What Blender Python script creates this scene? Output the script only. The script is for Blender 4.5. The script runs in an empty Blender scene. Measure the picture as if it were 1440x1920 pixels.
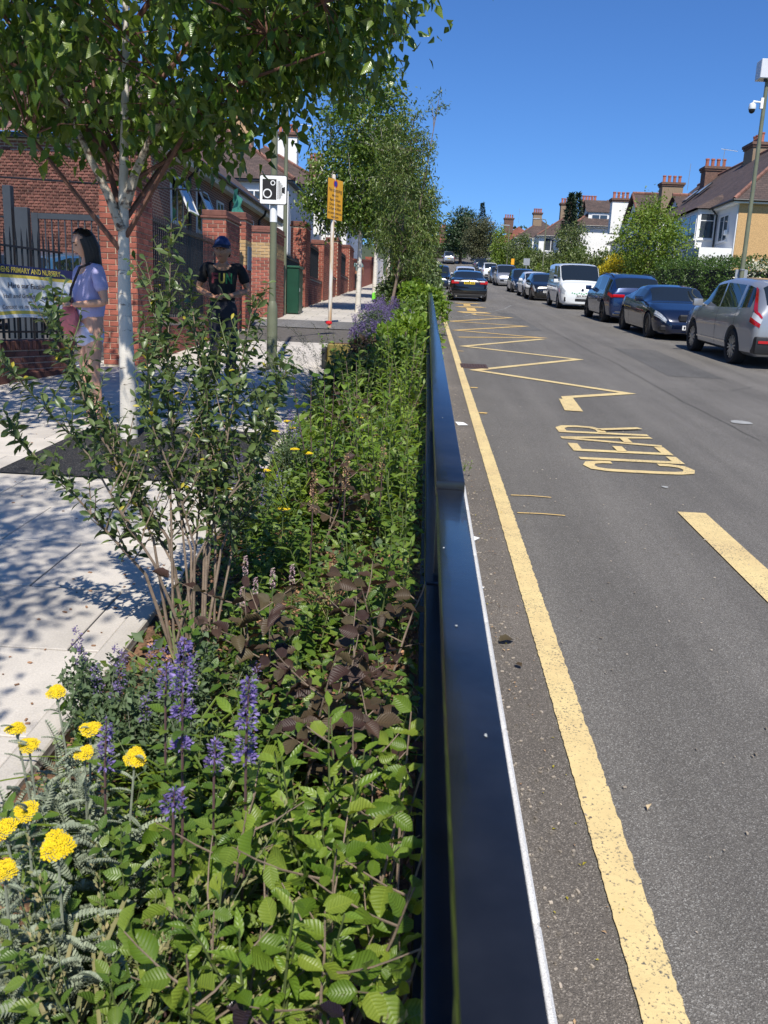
import bpy, bmesh, math, random
import numpy as np
from mathutils import Vector, Matrix, Quaternion

RAD = math.radians
rnd = random.Random(11)
nrg = np.random.default_rng(5)
S = bpy.context.scene
COL = S.collection

# ------------------------------------------------------------------ camera
CAM = Vector((0, 0, 1.65))
def cam_basis(pitch, yaw, roll):
    cp, sp, cy, sy = math.cos(pitch), math.sin(pitch), math.cos(yaw), math.sin(yaw)
    f = Vector((-sy * cp, cy * cp, -sp)); r = Vector((cy, sy, 0)); u = r.cross(f)
    cr, sr = math.cos(roll), math.sin(roll)
    return cr * r + sr * u, -sr * r + cr * u, f
r_, u_, f_ = cam_basis(RAD(12.833), RAD(2.098), RAD(2.5))
cd = bpy.data.cameras.new('camera')
cd.sensor_fit = 'VERTICAL'; cd.sensor_height = 36; cd.lens = 36 * 1580 / 1920
cd.clip_start = .05; cd.clip_end = 3000
cd.dof.use_dof = True; cd.dof.focus_distance = 7; cd.dof.aperture_fstop = 10
cam = bpy.data.objects.new('camera', cd); COL.objects.link(cam)
cam.matrix_world = Matrix(((r_.x, u_.x, -f_.x, CAM.x), (r_.y, u_.y, -f_.y, CAM.y), (r_.z, u_.z, -f_.z, CAM.z), (0, 0, 0, 1)))
S.camera = cam

# ------------------------------------------------------------------ sky and sun
SUN_EL, SUN_AZ = RAD(52), RAD(6)      # behind the camera, a little to the right
sd = Vector((math.sin(SUN_AZ) * math.cos(SUN_EL), -math.cos(SUN_AZ) * math.cos(SUN_EL), math.sin(SUN_EL)))
W = bpy.data.worlds.new('World'); S.world = W; W.use_nodes = True
wn = W.node_tree.nodes; wl = W.node_tree.links
sky = wn.new('ShaderNodeTexSky'); sky.sky_type = 'NISHITA'; sky.sun_disc = False
sky.sun_elevation = SUN_EL; sky.sun_rotation = math.atan2(sd.x, sd.y)
sky.air_density = 1.0; sky.dust_density = 0; sky.ozone_density = 10
wn['Background'].inputs['Strength'].default_value = .092
sm_ = wn.new('ShaderNodeMix'); sm_.data_type = 'RGBA'; sm_.blend_type = 'MULTIPLY'; sm_.inputs[0].default_value = 1; sm_.inputs[7].default_value = (.69, .91, 1.16, 1)
wl.new(sky.outputs[0], sm_.inputs[6]); wl.new(sm_.outputs[2], wn['Background'].inputs['Color'])
ld = bpy.data.lights.new('sun', 'SUN'); ld.energy = 4.7; ld.angle = RAD(.53); ld.color = (1, .95, .86)
lo = bpy.data.objects.new('sun', ld); COL.objects.link(lo)
lo.rotation_euler = sd.to_track_quat('Z', 'Y').to_euler()
S.view_settings.view_transform = 'Standard'; S.view_settings.look = 'None'
S.view_settings.exposure = 0.32; S.view_settings.gamma = 1; S.view_settings.use_curve_mapping = False
S.cycles.max_bounces = 6; S.cycles.transparent_max_bounces = 6

# ------------------------------------------------------------------ ground shape
def gz(y):
    z = .064 * y
    if y > 70:
        d = min(y, 160) - 70
        z += .0005 * d * d
        if y > 160: z += .02 * (y - 160)
    return z
SLOPE = math.atan(.064)

# ------------------------------------------------------------------ mesh builder
class MB:
    def __init__(s): s.v = []; s.f = []; s.m = []; s.uv = {}
    def add(s, vs, fs, m=0):
        n = len(s.v); s.v += [tuple(v) for v in vs]
        s.f += [tuple(i + n for i in f) for f in fs]; s.m += [m] * len(fs); return s
    def box(s, c, d, m=0, rot=None):
        x, y, z = d[0] / 2, d[1] / 2, d[2] / 2
        vs = [Vector((i * x, j * y, k * z)) for i in (-1, 1) for j in (-1, 1) for k in (-1, 1)]
        if rot is not None: vs = [rot @ v for v in vs]
        c = Vector(c)
        return s.add([v + c for v in vs], [(0, 1, 3, 2), (4, 6, 7, 5), (0, 4, 5, 1), (2, 3, 7, 6), (0, 2, 6, 4), (1, 5, 7, 3)], m)
    def bx(s, x0, x1, y0, y1, z0, z1, m=0):
        return s.box(((x0 + x1) / 2, (y0 + y1) / 2, (z0 + z1) / 2), (x1 - x0, y1 - y0, z1 - z0), m)
    def tube(s, pts, rad, n=6, m=0, cap=True):
        pts = [Vector(p) for p in pts]
        if not isinstance(rad, (list, tuple)): rad = [rad] * len(pts)
        base = len(s.v); ref = None
        for i, p in enumerate(pts):
            t = (pts[min(i + 1, len(pts) - 1)] - pts[max(i - 1, 0)])
            t = t.normalized() if t.length > 1e-9 else Vector((0, 0, 1))
            if ref is None: ref = t.orthogonal().normalized()
            a = (ref - t * ref.dot(t))
            a = a.normalized() if a.length > 1e-6 else t.orthogonal().normalized()
            ref = a; b = t.cross(a)
            for k in range(n):
                an = 2 * math.pi * k / n
                s.v.append(tuple(p + rad[i] * (math.cos(an) * a + math.sin(an) * b)))
        for i in range(len(pts) - 1):
            for k in range(n):
                k2 = (k + 1) % n
                s.f.append((base + i * n + k, base + i * n + k2, base + (i + 1) * n + k2, base + (i + 1) * n + k)); s.m.append(m)
        if cap:
            s.f.append(tuple(base + k for k in reversed(range(n)))); s.m.append(m)
            e = base + (len(pts) - 1) * n
            s.f.append(tuple(e + k for k in range(n))); s.m.append(m)
        return s
    def lathe(s, prof, n=12, m=0, c=(0, 0, 0), axis='z', cap=True):
        base = len(s.v); c = Vector(c)
        for (r, h) in prof:
            for k in range(n):
                a = 2 * math.pi * k / n
                p = (r * math.cos(a), r * math.sin(a), h)
                if axis == 'x': p = (h, r * math.cos(a), r * math.sin(a))
                if axis == 'y': p = (r * math.sin(a), h, r * math.cos(a))
                s.v.append(tuple(c + Vector(p)))
        for i in range(len(prof) - 1):
            for k in range(n):
                k2 = (k + 1) % n
                s.f.append((base + i * n + k, base + i * n + k2, base + (i + 1) * n + k2, base + (i + 1) * n + k)); s.m.append(m)
        if not cap: return s
        s.f.append(tuple(base + k for k in reversed(range(n)))); s.m.append(m)
        e = base + (len(prof) - 1) * n
        s.f.append(tuple(e + k for k in range(n))); s.m.append(m)
        return s
    def poly(s, pts, up, th, m=0):
        """flat polygon given in order, thickened along vector up by th"""
        u = Vector(up) * th; n = len(pts)
        vs = [Vector(p) for p in pts] + [Vector(p) + u for p in pts]
        fs = [tuple(reversed(range(n))), tuple(range(n, 2 * n))]
        fs += [(i, (i + 1) % n, n + (i + 1) % n, n + i) for i in range(n)]
        return s.add(vs, fs, m)
    def mesh(s, name, mats, smooth=False, bevel=0, seg=1):
        me = bpy.data.meshes.new(name); me.from_pydata(s.v, [], s.f)
        for q in (mats if isinstance(mats, (list, tuple)) else [mats]): me.materials.append(q)
        me.polygons.foreach_set('material_index', s.m)
        if bevel:
            bm = bmesh.new(); bm.from_mesh(me); bmesh.ops.remove_doubles(bm, verts=bm.verts, dist=1e-5)
            bmesh.ops.recalc_face_normals(bm, faces=bm.faces)
            ed = [e for e in bm.edges if e.is_manifold and e.calc_face_angle(0) > .5]
            bmesh.ops.bevel(bm, geom=ed, offset=bevel, segments=seg, affect='EDGES', profile=.6, clamp_overlap=True)
            bm.to_mesh(me); bm.free()
        if smooth: smooth_mesh(me)
        me.update(); return me
    def build(s, name, mats, parent=None, smooth=False, bevel=0, seg=1, loc=None):
        return link(name, s.mesh(name, mats, smooth, bevel, seg), parent, loc)

def smooth_mesh(me, ang=40):
    me.polygons.foreach_set('use_smooth', [True] * len(me.polygons))
    try: me.set_sharp_from_angle(angle=RAD(ang))
    except Exception: pass

def link(name, me, parent=None, loc=None):
    o = bpy.data.objects.new(name, me); COL.objects.link(o)
    if parent is not None: o.parent = parent
    if loc is not None: o.location = loc
    return o

def thing(name, label, cat, loc=(0, 0, 0), rz=0, group=None, rot=None):
    o = bpy.data.objects.new(name, None); COL.objects.link(o); o.empty_display_size = .2
    o.location = loc; o.rotation_euler = (0, 0, rz) if rot is None else rot
    return tag(o, label, cat, group)
def tag(o, label, cat, group=None):
    o['label'] = label; o['category'] = cat
    if group: o['group'] = group
    return o
def struct(o): o['kind'] = 'structure'; return o
def stuff(o): o['kind'] = 'stuff'; return o
def dup(root, loc, rz=None, label=None, group=None):
    r = root.copy(); COL.objects.link(r); r.location = loc
    if rz is not None: r.rotation_euler.z = rz
    if label: r['label'] = label
    if group: r['group'] = group
    for ch in KIDS(root):
        c = ch.copy(); COL.objects.link(c); c.parent = r
        for g in KIDS(ch):
            d = g.copy(); COL.objects.link(d); d.parent = c
    return r
def KIDS(o): return list(o.children)

# ------------------------------------------------------------------ materials
def nt(name):
    m = bpy.data.materials.new(name); m.use_nodes = True
    return m, m.node_tree.nodes, m.node_tree.links, m.node_tree.nodes['Principled BSDF']
def ramp(n, stops, interp='LINEAR'):
    r = n.new('ShaderNodeValToRGB'); e = r.color_ramp.elements; r.color_ramp.interpolation = interp
    while len(e) < len(stops): e.new(.5)
    for q, (p, c) in zip(e, stops): q.position = p; q.color = (*c, 1) if len(c) == 3 else c
    return r
def noise(n, l, co, scale, detail=4, rough=.55):
    t = n.new('ShaderNodeTexNoise'); t.inputs['Scale'].default_value = scale
    t.inputs['Detail'].default_value = detail; t.inputs['Roughness'].default_value = rough
    l.new(co, t.inputs['Vector']); return t
def mixc(n, l, fac, a, b, mode='MIX'):
    x = n.new('ShaderNodeMix'); x.data_type = 'RGBA'; x.blend_type = mode
    for sock, v in ((x.inputs[0], fac), (x.inputs[6], a), (x.inputs[7], b)):
        if isinstance(v, (int, float)): sock.default_value = v
        elif isinstance(v, tuple): sock.default_value = (*v, 1)
        else: l.new(v, sock)
    return x.outputs[2]
def math_(n, l, op, a, b=None):
    x = n.new('ShaderNodeMath'); x.operation = op
    for i, v in enumerate((a, b)):
        if v is None: continue
        if isinstance(v, (int, float)): x.inputs[i].default_value = v
        else: l.new(v, x.inputs[i])
    return x.outputs[0]
def bump(n, l, h, strength, dist=.01):
    b = n.new('ShaderNodeBump'); b.inputs['Strength'].default_value = strength; b.inputs['Distance'].default_value = dist
    l.new(h, b.inputs['Height']); return b.outputs[0]
def rand_island(n, l):
    oi = n.new('ShaderNodeObjectInfo'); g = n.new('ShaderNodeNewGeometry')
    return math_(n, l, 'FRACT', math_(n, l, 'ADD', oi.outputs['Random'], g.outputs['Random Per Island']))

def mat(name, col, rough=.55, var=.12, vs=6, bmp=0, bs=60, metal=0, coat=0, rnd_=0, spec=.5, fine=0, fs=200):
    m, n, l, b = nt(name)
    co = n.new('ShaderNodeTexCoord').outputs['Object']
    c = None
    if var:
        t = noise(n, l, co, vs)
        d = tuple(x * (1 - var) for x in col); e = tuple(min(1, x * (1 + var)) for x in col)
        c = ramp(n, [(.3, d), (.7, e)]); l.new(t.outputs[0], c.inputs[0]); c = c.outputs[0]
    else:
        r = n.new('ShaderNodeRGB'); r.outputs[0].default_value = (*col, 1); c = r.outputs[0]
    if fine:
        t2 = noise(n, l, co, fs, 2)
        r2 = ramp(n, [(.35, (1 - fine,) * 3), (.65, (1 + fine,) * 3)]); l.new(t2.outputs[0], r2.inputs[0])
        c = mixc(n, l, 1.0, c, r2.outputs[0], 'MULTIPLY')
    if rnd_:
        r2 = ramp(n, [(0, (1 - rnd_,) * 3), (1, (1 + rnd_,) * 3)]); l.new(rand_island(n, l), r2.inputs[0])
        c = mixc(n, l, 1.0, c, r2.outputs[0], 'MULTIPLY')
    l.new(c, b.inputs['Base Color'])
    b.inputs['Roughness'].default_value = rough; b.inputs['Metallic'].default_value = metal
    b.inputs['Specular IOR Level'].default_value = spec
    if coat: b.inputs['Coat Weight'].default_value = coat; b.inputs['Coat Roughness'].default_value = .04
    if bmp:
        t3 = noise(n, l, co, bs, 3); l.new(bump(n, l, t3.outputs[0], bmp), b.inputs['Normal'])
    return m

def leafmat(name, cols, rough=.42, trans=.3, veins=0, under=1.35, tint=(1.25, 1.2, .45), spec=.45):
    m, n, l, b = nt(name)
    r = ramp(n, [(i / (len(cols) - 1), c) for i, c in enumerate(cols)]); l.new(rand_island(n, l), r.inputs[0])
    c = r.outputs[0]
    g = n.new('ShaderNodeNewGeometry')
    if veins:
        uv = n.new('ShaderNodeUVMap'); sx = n.new('ShaderNodeSeparateXYZ'); l.new(uv.outputs[0], sx.inputs[0])
        a = math_(n, l, 'ABSOLUTE', math_(n, l, 'SUBTRACT', math_(n, l, 'MULTIPLY', sx.outputs[0], 2), 1))
        w = math_(n, l, 'SUBTRACT', math_(n, l, 'MULTIPLY', sx.outputs[1], veins), math_(n, l, 'MULTIPLY', a, veins * .2))
        tri = math_(n, l, 'ABSOLUTE', math_(n, l, 'SUBTRACT', math_(n, l, 'MULTIPLY', math_(n, l, 'FRACT', w), 2), 1))
        ln = ramp(n, [(.78, (0, 0, 0)), (.95, (1, 1, 1))]); l.new(tri, ln.inputs[0])
        mid = ramp(n, [(.02, (1, 1, 1)), (.09, (0, 0, 0))]); l.new(a, mid.inputs[0])
        vv = math_(n, l, 'MAXIMUM', ln.outputs[0], mid.outputs[0])
        light = mixc(n, l, 1.0, c, (1.7, 1.55, 1.5), 'MULTIPLY')
        c = mixc(n, l, math_(n, l, 'MULTIPLY', vv, .32), c, light)
        l.new(bump(n, l, tri, .35, .003), b.inputs['Normal'])
    un = mixc(n, l, 1.0, c, (under, under * .97, under), 'MULTIPLY')
    c = mixc(n, l, g.outputs['Backfacing'], c, un)
    l.new(c, b.inputs['Base Color']); b.inputs['Roughness'].default_value = rough
    b.inputs['Specular IOR Level'].default_value = spec
    if trans:
        t = n.new('ShaderNodeBsdfTranslucent'); l.new(mixc(n, l, 1.0, c, tint, 'MULTIPLY'), t.inputs[0])
        x = n.new('ShaderNodeMixShader'); x.inputs[0].default_value = trans
        l.new(b.outputs[0], x.inputs[1]); l.new(t.outputs[0], x.inputs[2])
        l.new(x.outputs[0], n['Material Output'].inputs[0])
    return m

def asphalt(name, base, speck, patch, vsc=170):
    m, n, l, b = nt(name); co = n.new('ShaderNodeTexCoord').outputs['Object']
    v = n.new('ShaderNodeTexVoronoi'); v.inputs['Scale'].default_value = vsc; l.new(co, v.inputs['Vector'])
    sep = n.new('ShaderNodeSeparateColor'); l.new(v.outputs['Color'], sep.inputs[0])
    lo_, hi = tuple(x * .62 for x in base), tuple(x * 1.3 for x in base)
    r = ramp(n, [(0, lo_), (.55, base), (.85, hi), (1, speck)]); l.new(sep.outputs[0], r.inputs[0])
    t = noise(n, l, co, .7, 5, .6)
    r2 = ramp(n, [(.3, (1 - patch,) * 3), (.7, (1 + patch,) * 3)]); l.new(t.outputs[0], r2.inputs[0])
    c = mixc(n, l, 1.0, r.outputs[0], r2.outputs[0], 'MULTIPLY')
    mp = n.new('ShaderNodeMapping'); mp.inputs['Scale'].default_value = (2.2, .1, 1); l.new(co, mp.inputs['Vector'])
    t3 = noise(n, l, mp.outputs[0], 1, 4, .6)
    r3 = ramp(n, [(.35, (.84,) * 3), (.65, (1.12,) * 3)]); l.new(t3.outputs[0], r3.inputs[0])
    c = mixc(n, l, 1.0, c, r3.outputs[0], 'MULTIPLY')
    l.new(c, b.inputs['Base Color']); b.inputs['Roughness'].default_value = .8; b.inputs['Specular IOR Level'].default_value = .35
    l.new(bump(n, l, v.outputs['Distance'], .55, .006), b.inputs['Normal'])
    return m

def paintmat(name, col, wear=.5):
    """worn thermoplastic road paint: tarmac shows through in specks"""
    m, n, l, b = nt(name); co = n.new('ShaderNodeTexCoord').outputs['Object']
    t = noise(n, l, co, 95, 3, .7); t2 = noise(n, l, co, 3.0, 4, .6); t3 = noise(n, l, co, 14, 4, .6)
    r = ramp(n, [(.3, tuple(x * .84 for x in col)), (.72, col)]); l.new(t3.outputs[0], r.inputs[0])
    thr = math_(n, l, 'ADD', t.outputs[0], math_(n, l, 'MULTIPLY', t2.outputs[0], .25))
    t4 = noise(n, l, co, 1.7, 3, .6); r4 = ramp(n, [(.35, (.92, .89, .9)), (.62, (1.0, 1.0, 1.0))]); l.new(t4.outputs[0], r4.inputs[0])
    k = ramp(n, [(.69 + .1 * (1 - wear), (0, 0, 0)), (.78 + .1 * (1 - wear), (1, 1, 1))]); l.new(thr, k.inputs[0])
    c = mixc(n, l, k.outputs[0], mixc(n, l, 1.0, r.outputs[0], r4.outputs[0], 'MULTIPLY'), (.12, .11, .09))
    l.new(c, b.inputs['Base Color']); b.inputs['Roughness'].default_value = .7
    l.new(bump(n, l, t.outputs[0], .3, .004), b.inputs['Normal'])
    return m

def tilemat(name, c1, c2, rows=9, bw=.17, bump_s=.6):
    m, n, l, b = nt(name); uv = n.new('ShaderNodeUVMap')
    t = n.new('ShaderNodeTexBrick'); l.new(uv.outputs[0], t.inputs['Vector'])
    t.inputs['Scale'].default_value = 1; t.inputs['Brick Width'].default_value = bw; t.inputs['Row Height'].default_value = 1 / rows
    t.inputs['Mortar Size'].default_value = .012; t.inputs['Bias'].default_value = 0
    t.inputs['Color1'].default_value = (*c1, 1); t.inputs['Color2'].default_value = (*c2, 1)
    t.inputs['Mortar'].default_value = (*[x * .45 for x in c1], 1)
    no = noise(n, l, uv.outputs[0], .8, 5, .65); r = ramp(n, [(.3, (.7,) * 3), (.7, (1.25, 1.2, 1.15))]); l.new(no.outputs[0], r.inputs[0])
    c = mixc(n, l, 1.0, t.outputs[0], r.outputs[0], 'MULTIPLY')
    l.new(c, b.inputs['Base Color']); b.inputs['Roughness'].default_value = .8
    sx = n.new('ShaderNodeSeparateXYZ'); l.new(uv.outputs[0], sx.inputs[0])
    saw = math_(n, l, 'FRACT', math_(n, l, 'MULTIPLY', sx.outputs[1], rows))
    l.new(bump(n, l, math_(n, l, 'ADD', math_(n, l, 'MULTIPLY', saw, -1), math_(n, l, 'MULTIPLY', t.outputs['Fac'], -.6)), bump_s, .02), b.inputs['Normal'])
    return m

def glassmat(name, tint=(.02, .028, .03), rough=.03):
    m, n, l, b = nt(name)
    b.inputs['Base Color'].default_value = (*tint, 1); b.inputs['Roughness'].default_value = rough
    b.inputs['Specular IOR Level'].default_value = .9; b.inputs['IOR'].default_value = 1.55
    return m
# ================================================================== SETTING
M_ROAD = asphalt('road_tarmac', (.138, .127, .112), (.33, .32, .29), .10, 300)
M_GUT = asphalt('gutter_tarmac', (.14, .122, .102), (.36, .32, .27), .2, 300)
M_FOOT = asphalt('footway_tarmac', (.15, .145, .14), (.3, .29, .28), .08)
M_PIT = asphalt('pit_resin', (.022, .022, .023), (.16, .15, .14), .12)
M_YEL = paintmat('yellow_paint', (.74, .575, .27), 1.0)
M_YELF = paintmat('yellow_paint_far', (.74, .50, .17), .8)
M_SLAB = mat('paving_slab', (.52, .475, .415), .8, .12, 3.2, .15, 120, rnd_=.1, fine=.08, fs=160)
M_JOINT = mat('paving_joint', (.10, .09, .08), .95, .3, 12)
M_KERB = mat('kerb_granite', (.58, .57, .55), .75, .1, 5, .2, 140, rnd_=.06, fine=.28, fs=300)
M_SOIL = mat('mulch_soil', (.125, .068, .038), .95, .45, 14, .9, 40, fine=.35, fs=90)
M_CHIP = mat('bark_chip', (.28, .15, .08), .9, .2, 20, rnd_=.55)
M_GRASSL = mat('garden_ground', (.05, .065, .025), .95, .4, 3)
M_IRON = mat('cast_iron', (.09, .055, .045), .7, .3, 30, .4, 80, metal=.3)
M_RAILP = mat('navy_rail_paint', (.011, .012, .015), .24, .5, 5, .06, 30, coat=.25, spec=.5)
M_WHITE = mat('white_paper', (.8, .8, .78), .8, .05)
M_CHALK = mat('chalk_mark', (.30, .30, .29), .9, .3, 9)

def ylist(y0, y1, st=4):
    n = max(1, int(round((y1 - y0) / st))); return [y0 + (y1 - y0) * i / n for i in range(n + 1)]
def sheet(x0, x1, ys, zo, mb=None, m=0):
    mb = mb or MB()
    fx = lambda v, y: v(y) if callable(v) else v
    vs = [p for y in ys for p in ((fx(x0, y), y, gz(y) + zo), (fx(x1, y), y, gz(y) + zo))]
    return mb.add(vs, [(2 * i, 2 * i + 1, 2 * i + 3, 2 * i + 2) for i in range(len(ys) - 1)], m)
def sbox(mb, x0, x1, y0, y1, z0, z1, m=0, seg=99):
    """box that follows the slope of the street"""
    ys = ylist(y0, y1, seg); n = len(ys); vs = []
    for y in ys:
        g = gz(y); vs += [(x0, y, g + z0), (x1, y, g + z0), (x1, y, g + z1), (x0, y, g + z1)]
    fs = [(0, 1, 2, 3), tuple(4 * (n - 1) + k for k in (3, 2, 1, 0))]
    for i in range(n - 1):
        a = 4 * i
        for k in range(4):
            k2 = (k + 1) % 4; fs.append((a + k, a + 4 + k, a + 4 + k2, a + k2))
    return mb.add(vs, fs, m)

# terrain to the horizon
YS = ylist(-60, 160, 5) + [200, 260, 340, 450, 600]
vs = []; fs = []
for y in YS: vs += [(-400, y, gz(y) - .06), (400, y, gz(y) - .06)]
fs = [(2 * i, 2 * i + 1, 2 * i + 3, 2 * i + 2) for i in range(len(YS) - 1)]
struct(MB().add(vs, fs).build('ground', M_GRASSL))

KX = .365                      # kerb face
road = struct(sheet(KX - .01, 8.12, ylist(-12, 160, 4) + [190, 230, 300], 0).build('road', M_ROAD))
struct(sheet(KX, .575, ylist(-6, 60, 2), .004).build('gutter', M_GUT))
# painted markings, children of the road
def ribbon(pts, w, zo=.008, closed=False):
    pts = [Vector(p) for p in pts]; n = len(pts); L = []; Rr = []
    for i, p in enumerate(pts):
        a = pts[i - 1] if (i > 0 or closed) else None; b = pts[(i + 1) % n] if (i < n - 1 or closed) else None
        d1 = (p - a).normalized() if a is not None else (b - p).normalized()
        d2 = (b - p).normalized() if b is not None else d1
        n1 = Vector((-d1.y, d1.x)); n2 = Vector((-d2.y, d2.x)); mi = n1 + n2
        mi = mi.normalized() if mi.length > 1e-4 else n1
        k = min(3.2, 1 / max(.28, mi.dot(n1))); o = mi * (w / 2 * k)
        L.append(p + o); Rr.append(p - o)
    vs = [(q.x, q.y, gz(q.y) + zo) for q in L + Rr]
    fs = [(i, n + i, n + (i + 1) % n, (i + 1) % n) for i in range(n if closed else n - 1)]
    return vs, fs
def mark(name, pts, w, mt=None, zo=.008):
    mb = MB(); mb.add(*ribbon(pts, w, zo)); return mb.build(name, mt or M_YEL, road)
# edge line, with a slightly ragged outline
mb = MB(); ys = [i * .022 - .5 for i in range(int(12.5 / .022))] + ylist(12, 48, .6)[1:]
ragL, ragR = [], []
for y in ys:
    a = rnd.uniform(-.002, .002) if y < 12 else 0
    ragL.append((.583 + a, y)); ragR.append((.69 + (rnd.uniform(-.0045, .0035) if y < 12 else 0), y))
n = len(ys)
mb.add([(x, y, gz(y) + .008) for x, y in ragL + ragR], [(i, n + i, n + i + 1, i + 1) for i in range(n - 1)])
mb.build('yellow_edge_line', M_YEL, road)
zz = [(1.91, 10.35), (1.97, 11.5), (2.93, 12.15), (.88, 14.1), (3.0, 16.6), (.87, 18.3), (2.9, 21.1)]
mb = MB()
for i, (a, b) in enumerate(zip(zz[:-1], zz[1:])):
    pass
mb.add(*ribbon(zz, .15))
mb.add(*ribbon([(1.86, 10.36), (1.93, 11.3)], .19, .0095))
mb.build('zigzag_line', M_YEL, road)
mark('zigzag_line', [(.84, 20.6), (2.95, 21.5), (.85, 22.8), (2.99, 25.6), (.81, 26.4), (2.96, 29.7), (1.77, 30.6), (1.75, 31.2)], .15, M_YELF)
mb = MB(); mb.add(*ribbon([(1.995, 6.02), (1.985, 3.2), (1.97, 1.0)], .2)); mb.build('zigzag_line', M_YEL, road)
# CLEAR lettering: tops towards the left kerb, read along the street
def gl(ch):
    if ch == 'C':
        return [[(1.0 - .06, .72), (.94, .82), (.8, .93), (.5, .965), (.2, .93), (.07, .82), (.04, .66), (.04, .34), (.07, .18), (.2, .07), (.5, .035), (.8, .07), (.94, .18), (.94, .28)]]
    if ch == 'L': return [[(.08, 1), (.08, .05), (1, .05)]]
    if ch == 'E': return [[(1, .95), (.08, .95), (.08, .05), (1, .05)], [(.1, .5), (.8, .5)]]
    if ch == 'A': return [[(0, 0), (.46, .98), (.54, .98), (1, 0)], [(.2, .33), (.8, .33)]]
    if ch == 'R': return [[(.08, 0), (.08, .95), (.6, .95), (.88, .88), (.95, .73), (.88, .58), (.6, .5), (.1, .5)], [(.5, .5), (.98, 0)]]
    if ch == 'O': return [[(.5, .96), (.15, .88), (.05, .65), (.05, .35), (.15, .12), (.5, .04), (.85, .12), (.95, .35), (.95, .65), (.85, .88), (.5, .96)]]
    if ch == 'H': return [[(.08, 0), (.08, 1)], [(.92, 0), (.92, 1)], [(.08, .5), (.92, .5)]]
    return []
for ch, y0, y1 in (('C', 7.23, 7.58), ('L', 7.66, 7.93), ('E', 8.02, 8.36), ('A', 8.42, 8.84), ('R', 8.94, 9.33)):
    mb = MB()
    for st in gl(ch):
        mb.add(*ribbon([(2.42 - .94 * q, y0 + (y1 - y0) * p) for p, q in st], .094 if ch != 'A' else .084, .008 + .0015 * len(mb.f)))
    mb.build('letter', M_YEL, road)
# far blocks of the same legend, mostly under the black saloon
mb = MB()
for pts, w in (([(1.3, 31.9), (2.35, 32.2)], .8), ([(1.8, 33.0), (1.85, 35.3)], .35), ([(1.35, 35.9), (2.45, 36.4)], .6), ([(1.8, 37.0), (1.85, 38.6)], .3), ([(1.4, 39.2), (2.45, 39.6)], .5)):
    mb.add(*ribbon(pts, w, .008 + .002 * len(mb.f)))
mb.build('far_letter', M_YELF, road)
mb = MB()
for pts, w in (([(.7, 44.5), (1.25, 44.7)], .5), ([(.75, 48.0), (1.25, 48.2)], .6)): mb.add(*ribbon(pts, w))
mb.build('far_letter', M_YELF, road)
# thin paint dribbles beside the edge line
for (x0, x1, y) in ((.72, 1.02, 6.25), (.72, 1.05, 5.78), (.7, .8, 12.0), (.7, .79, 9.9), (.7, .78, 14.9), (.7, .82, 17.2)):
    mb = MB(); mb.add(*ribbon([(x0, y), ((x0 + x1) / 2, y + .01), (x1, y - .01)], .018 if y < 7 else .07)); mb.build('paint_dribble', M_YELF, road)
mb = MB(); mb.add(*ribbon([(.75, 28.0), (1.4, 29.5), (1.9, 31.8), (2.7, 33.6), (3.3, 36.0), (3.9, 39.5), (4.9, 42.0), (5.4, 40.5)], .035, .0085)); mb.build('chalk_line', M_CHALK, road)
for (x, y, r) in ((3.8, 10.1, .13), (4.2, 7.8, .08), (2.0, 6.75, .03), (3.1, 7.2, .03)):
    mb = MB(); k = 11
    mb.add([(x + r * (.7 + .5 * rnd.random()) * math.cos(6.283 * i / k), y + 1.1 * r * (.7 + .5 * rnd.random()) * math.sin(6.283 * i / k), gz(y) + .0075) for i in range(k)], [tuple(range(k))])
    for v in range(len(mb.v)): mb.v[v] = (mb.v[v][0], mb.v[v][1], gz(mb.v[v][1]) + .0075)
    mb.build('chalk_stain', M_CHALK, road)
# drain grating
dr = struct(MB().build('drain_surround', M_IRON)) if False else None
mb = MB(); sbox(mb, .66, 1.12, 14.35, 14.98, -.02, .009)
drain = tag(mb.build('drain_cover', M_IRON), 'rusty iron drain grating set in the road by the yellow edge line', 'drain cover')
for i in range(9):
    mb = MB(); sbox(mb, .69 + i * .0475, .69 + i * .0475 + .024, 14.4, 14.93, .009, .016); mb.build('bar', M_IRON, drain)

# kerb stones
kst = []
kerb = struct(sheet(.155, KX, ylist(-6, 150, 3), .05).build('kerb', M_JOINT))
mb = MB(); sbox(mb, .16, KX, 0, .908, -.05, .1); 
for i, v in enumerate(mb.v): mb.v[i] = (v[0], v[1], v[2])
km = mb.mesh('kerb_stone', M_KERB, bevel=.008)
for i in range(-3, 62):
    link('kerb_stone', km, kerb, (0, i * .914, .064 * i * .914))
mb = MB(); sbox(mb, .16, KX, 62 * .914, 150, -.05, .1, seg=4); mb.build('far_kerb_run', M_KERB, kerb)
mb = MB(); sbox(mb, 8.1, 8.24, -6, 150, -.05, .11, seg=4); rk = struct(mb.build('right_kerb', M_KERB))
struct(sheet(8.24, 10.45, ylist(-6, 150, 4), .105).build('right_pavement', M_FOOT))

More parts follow.
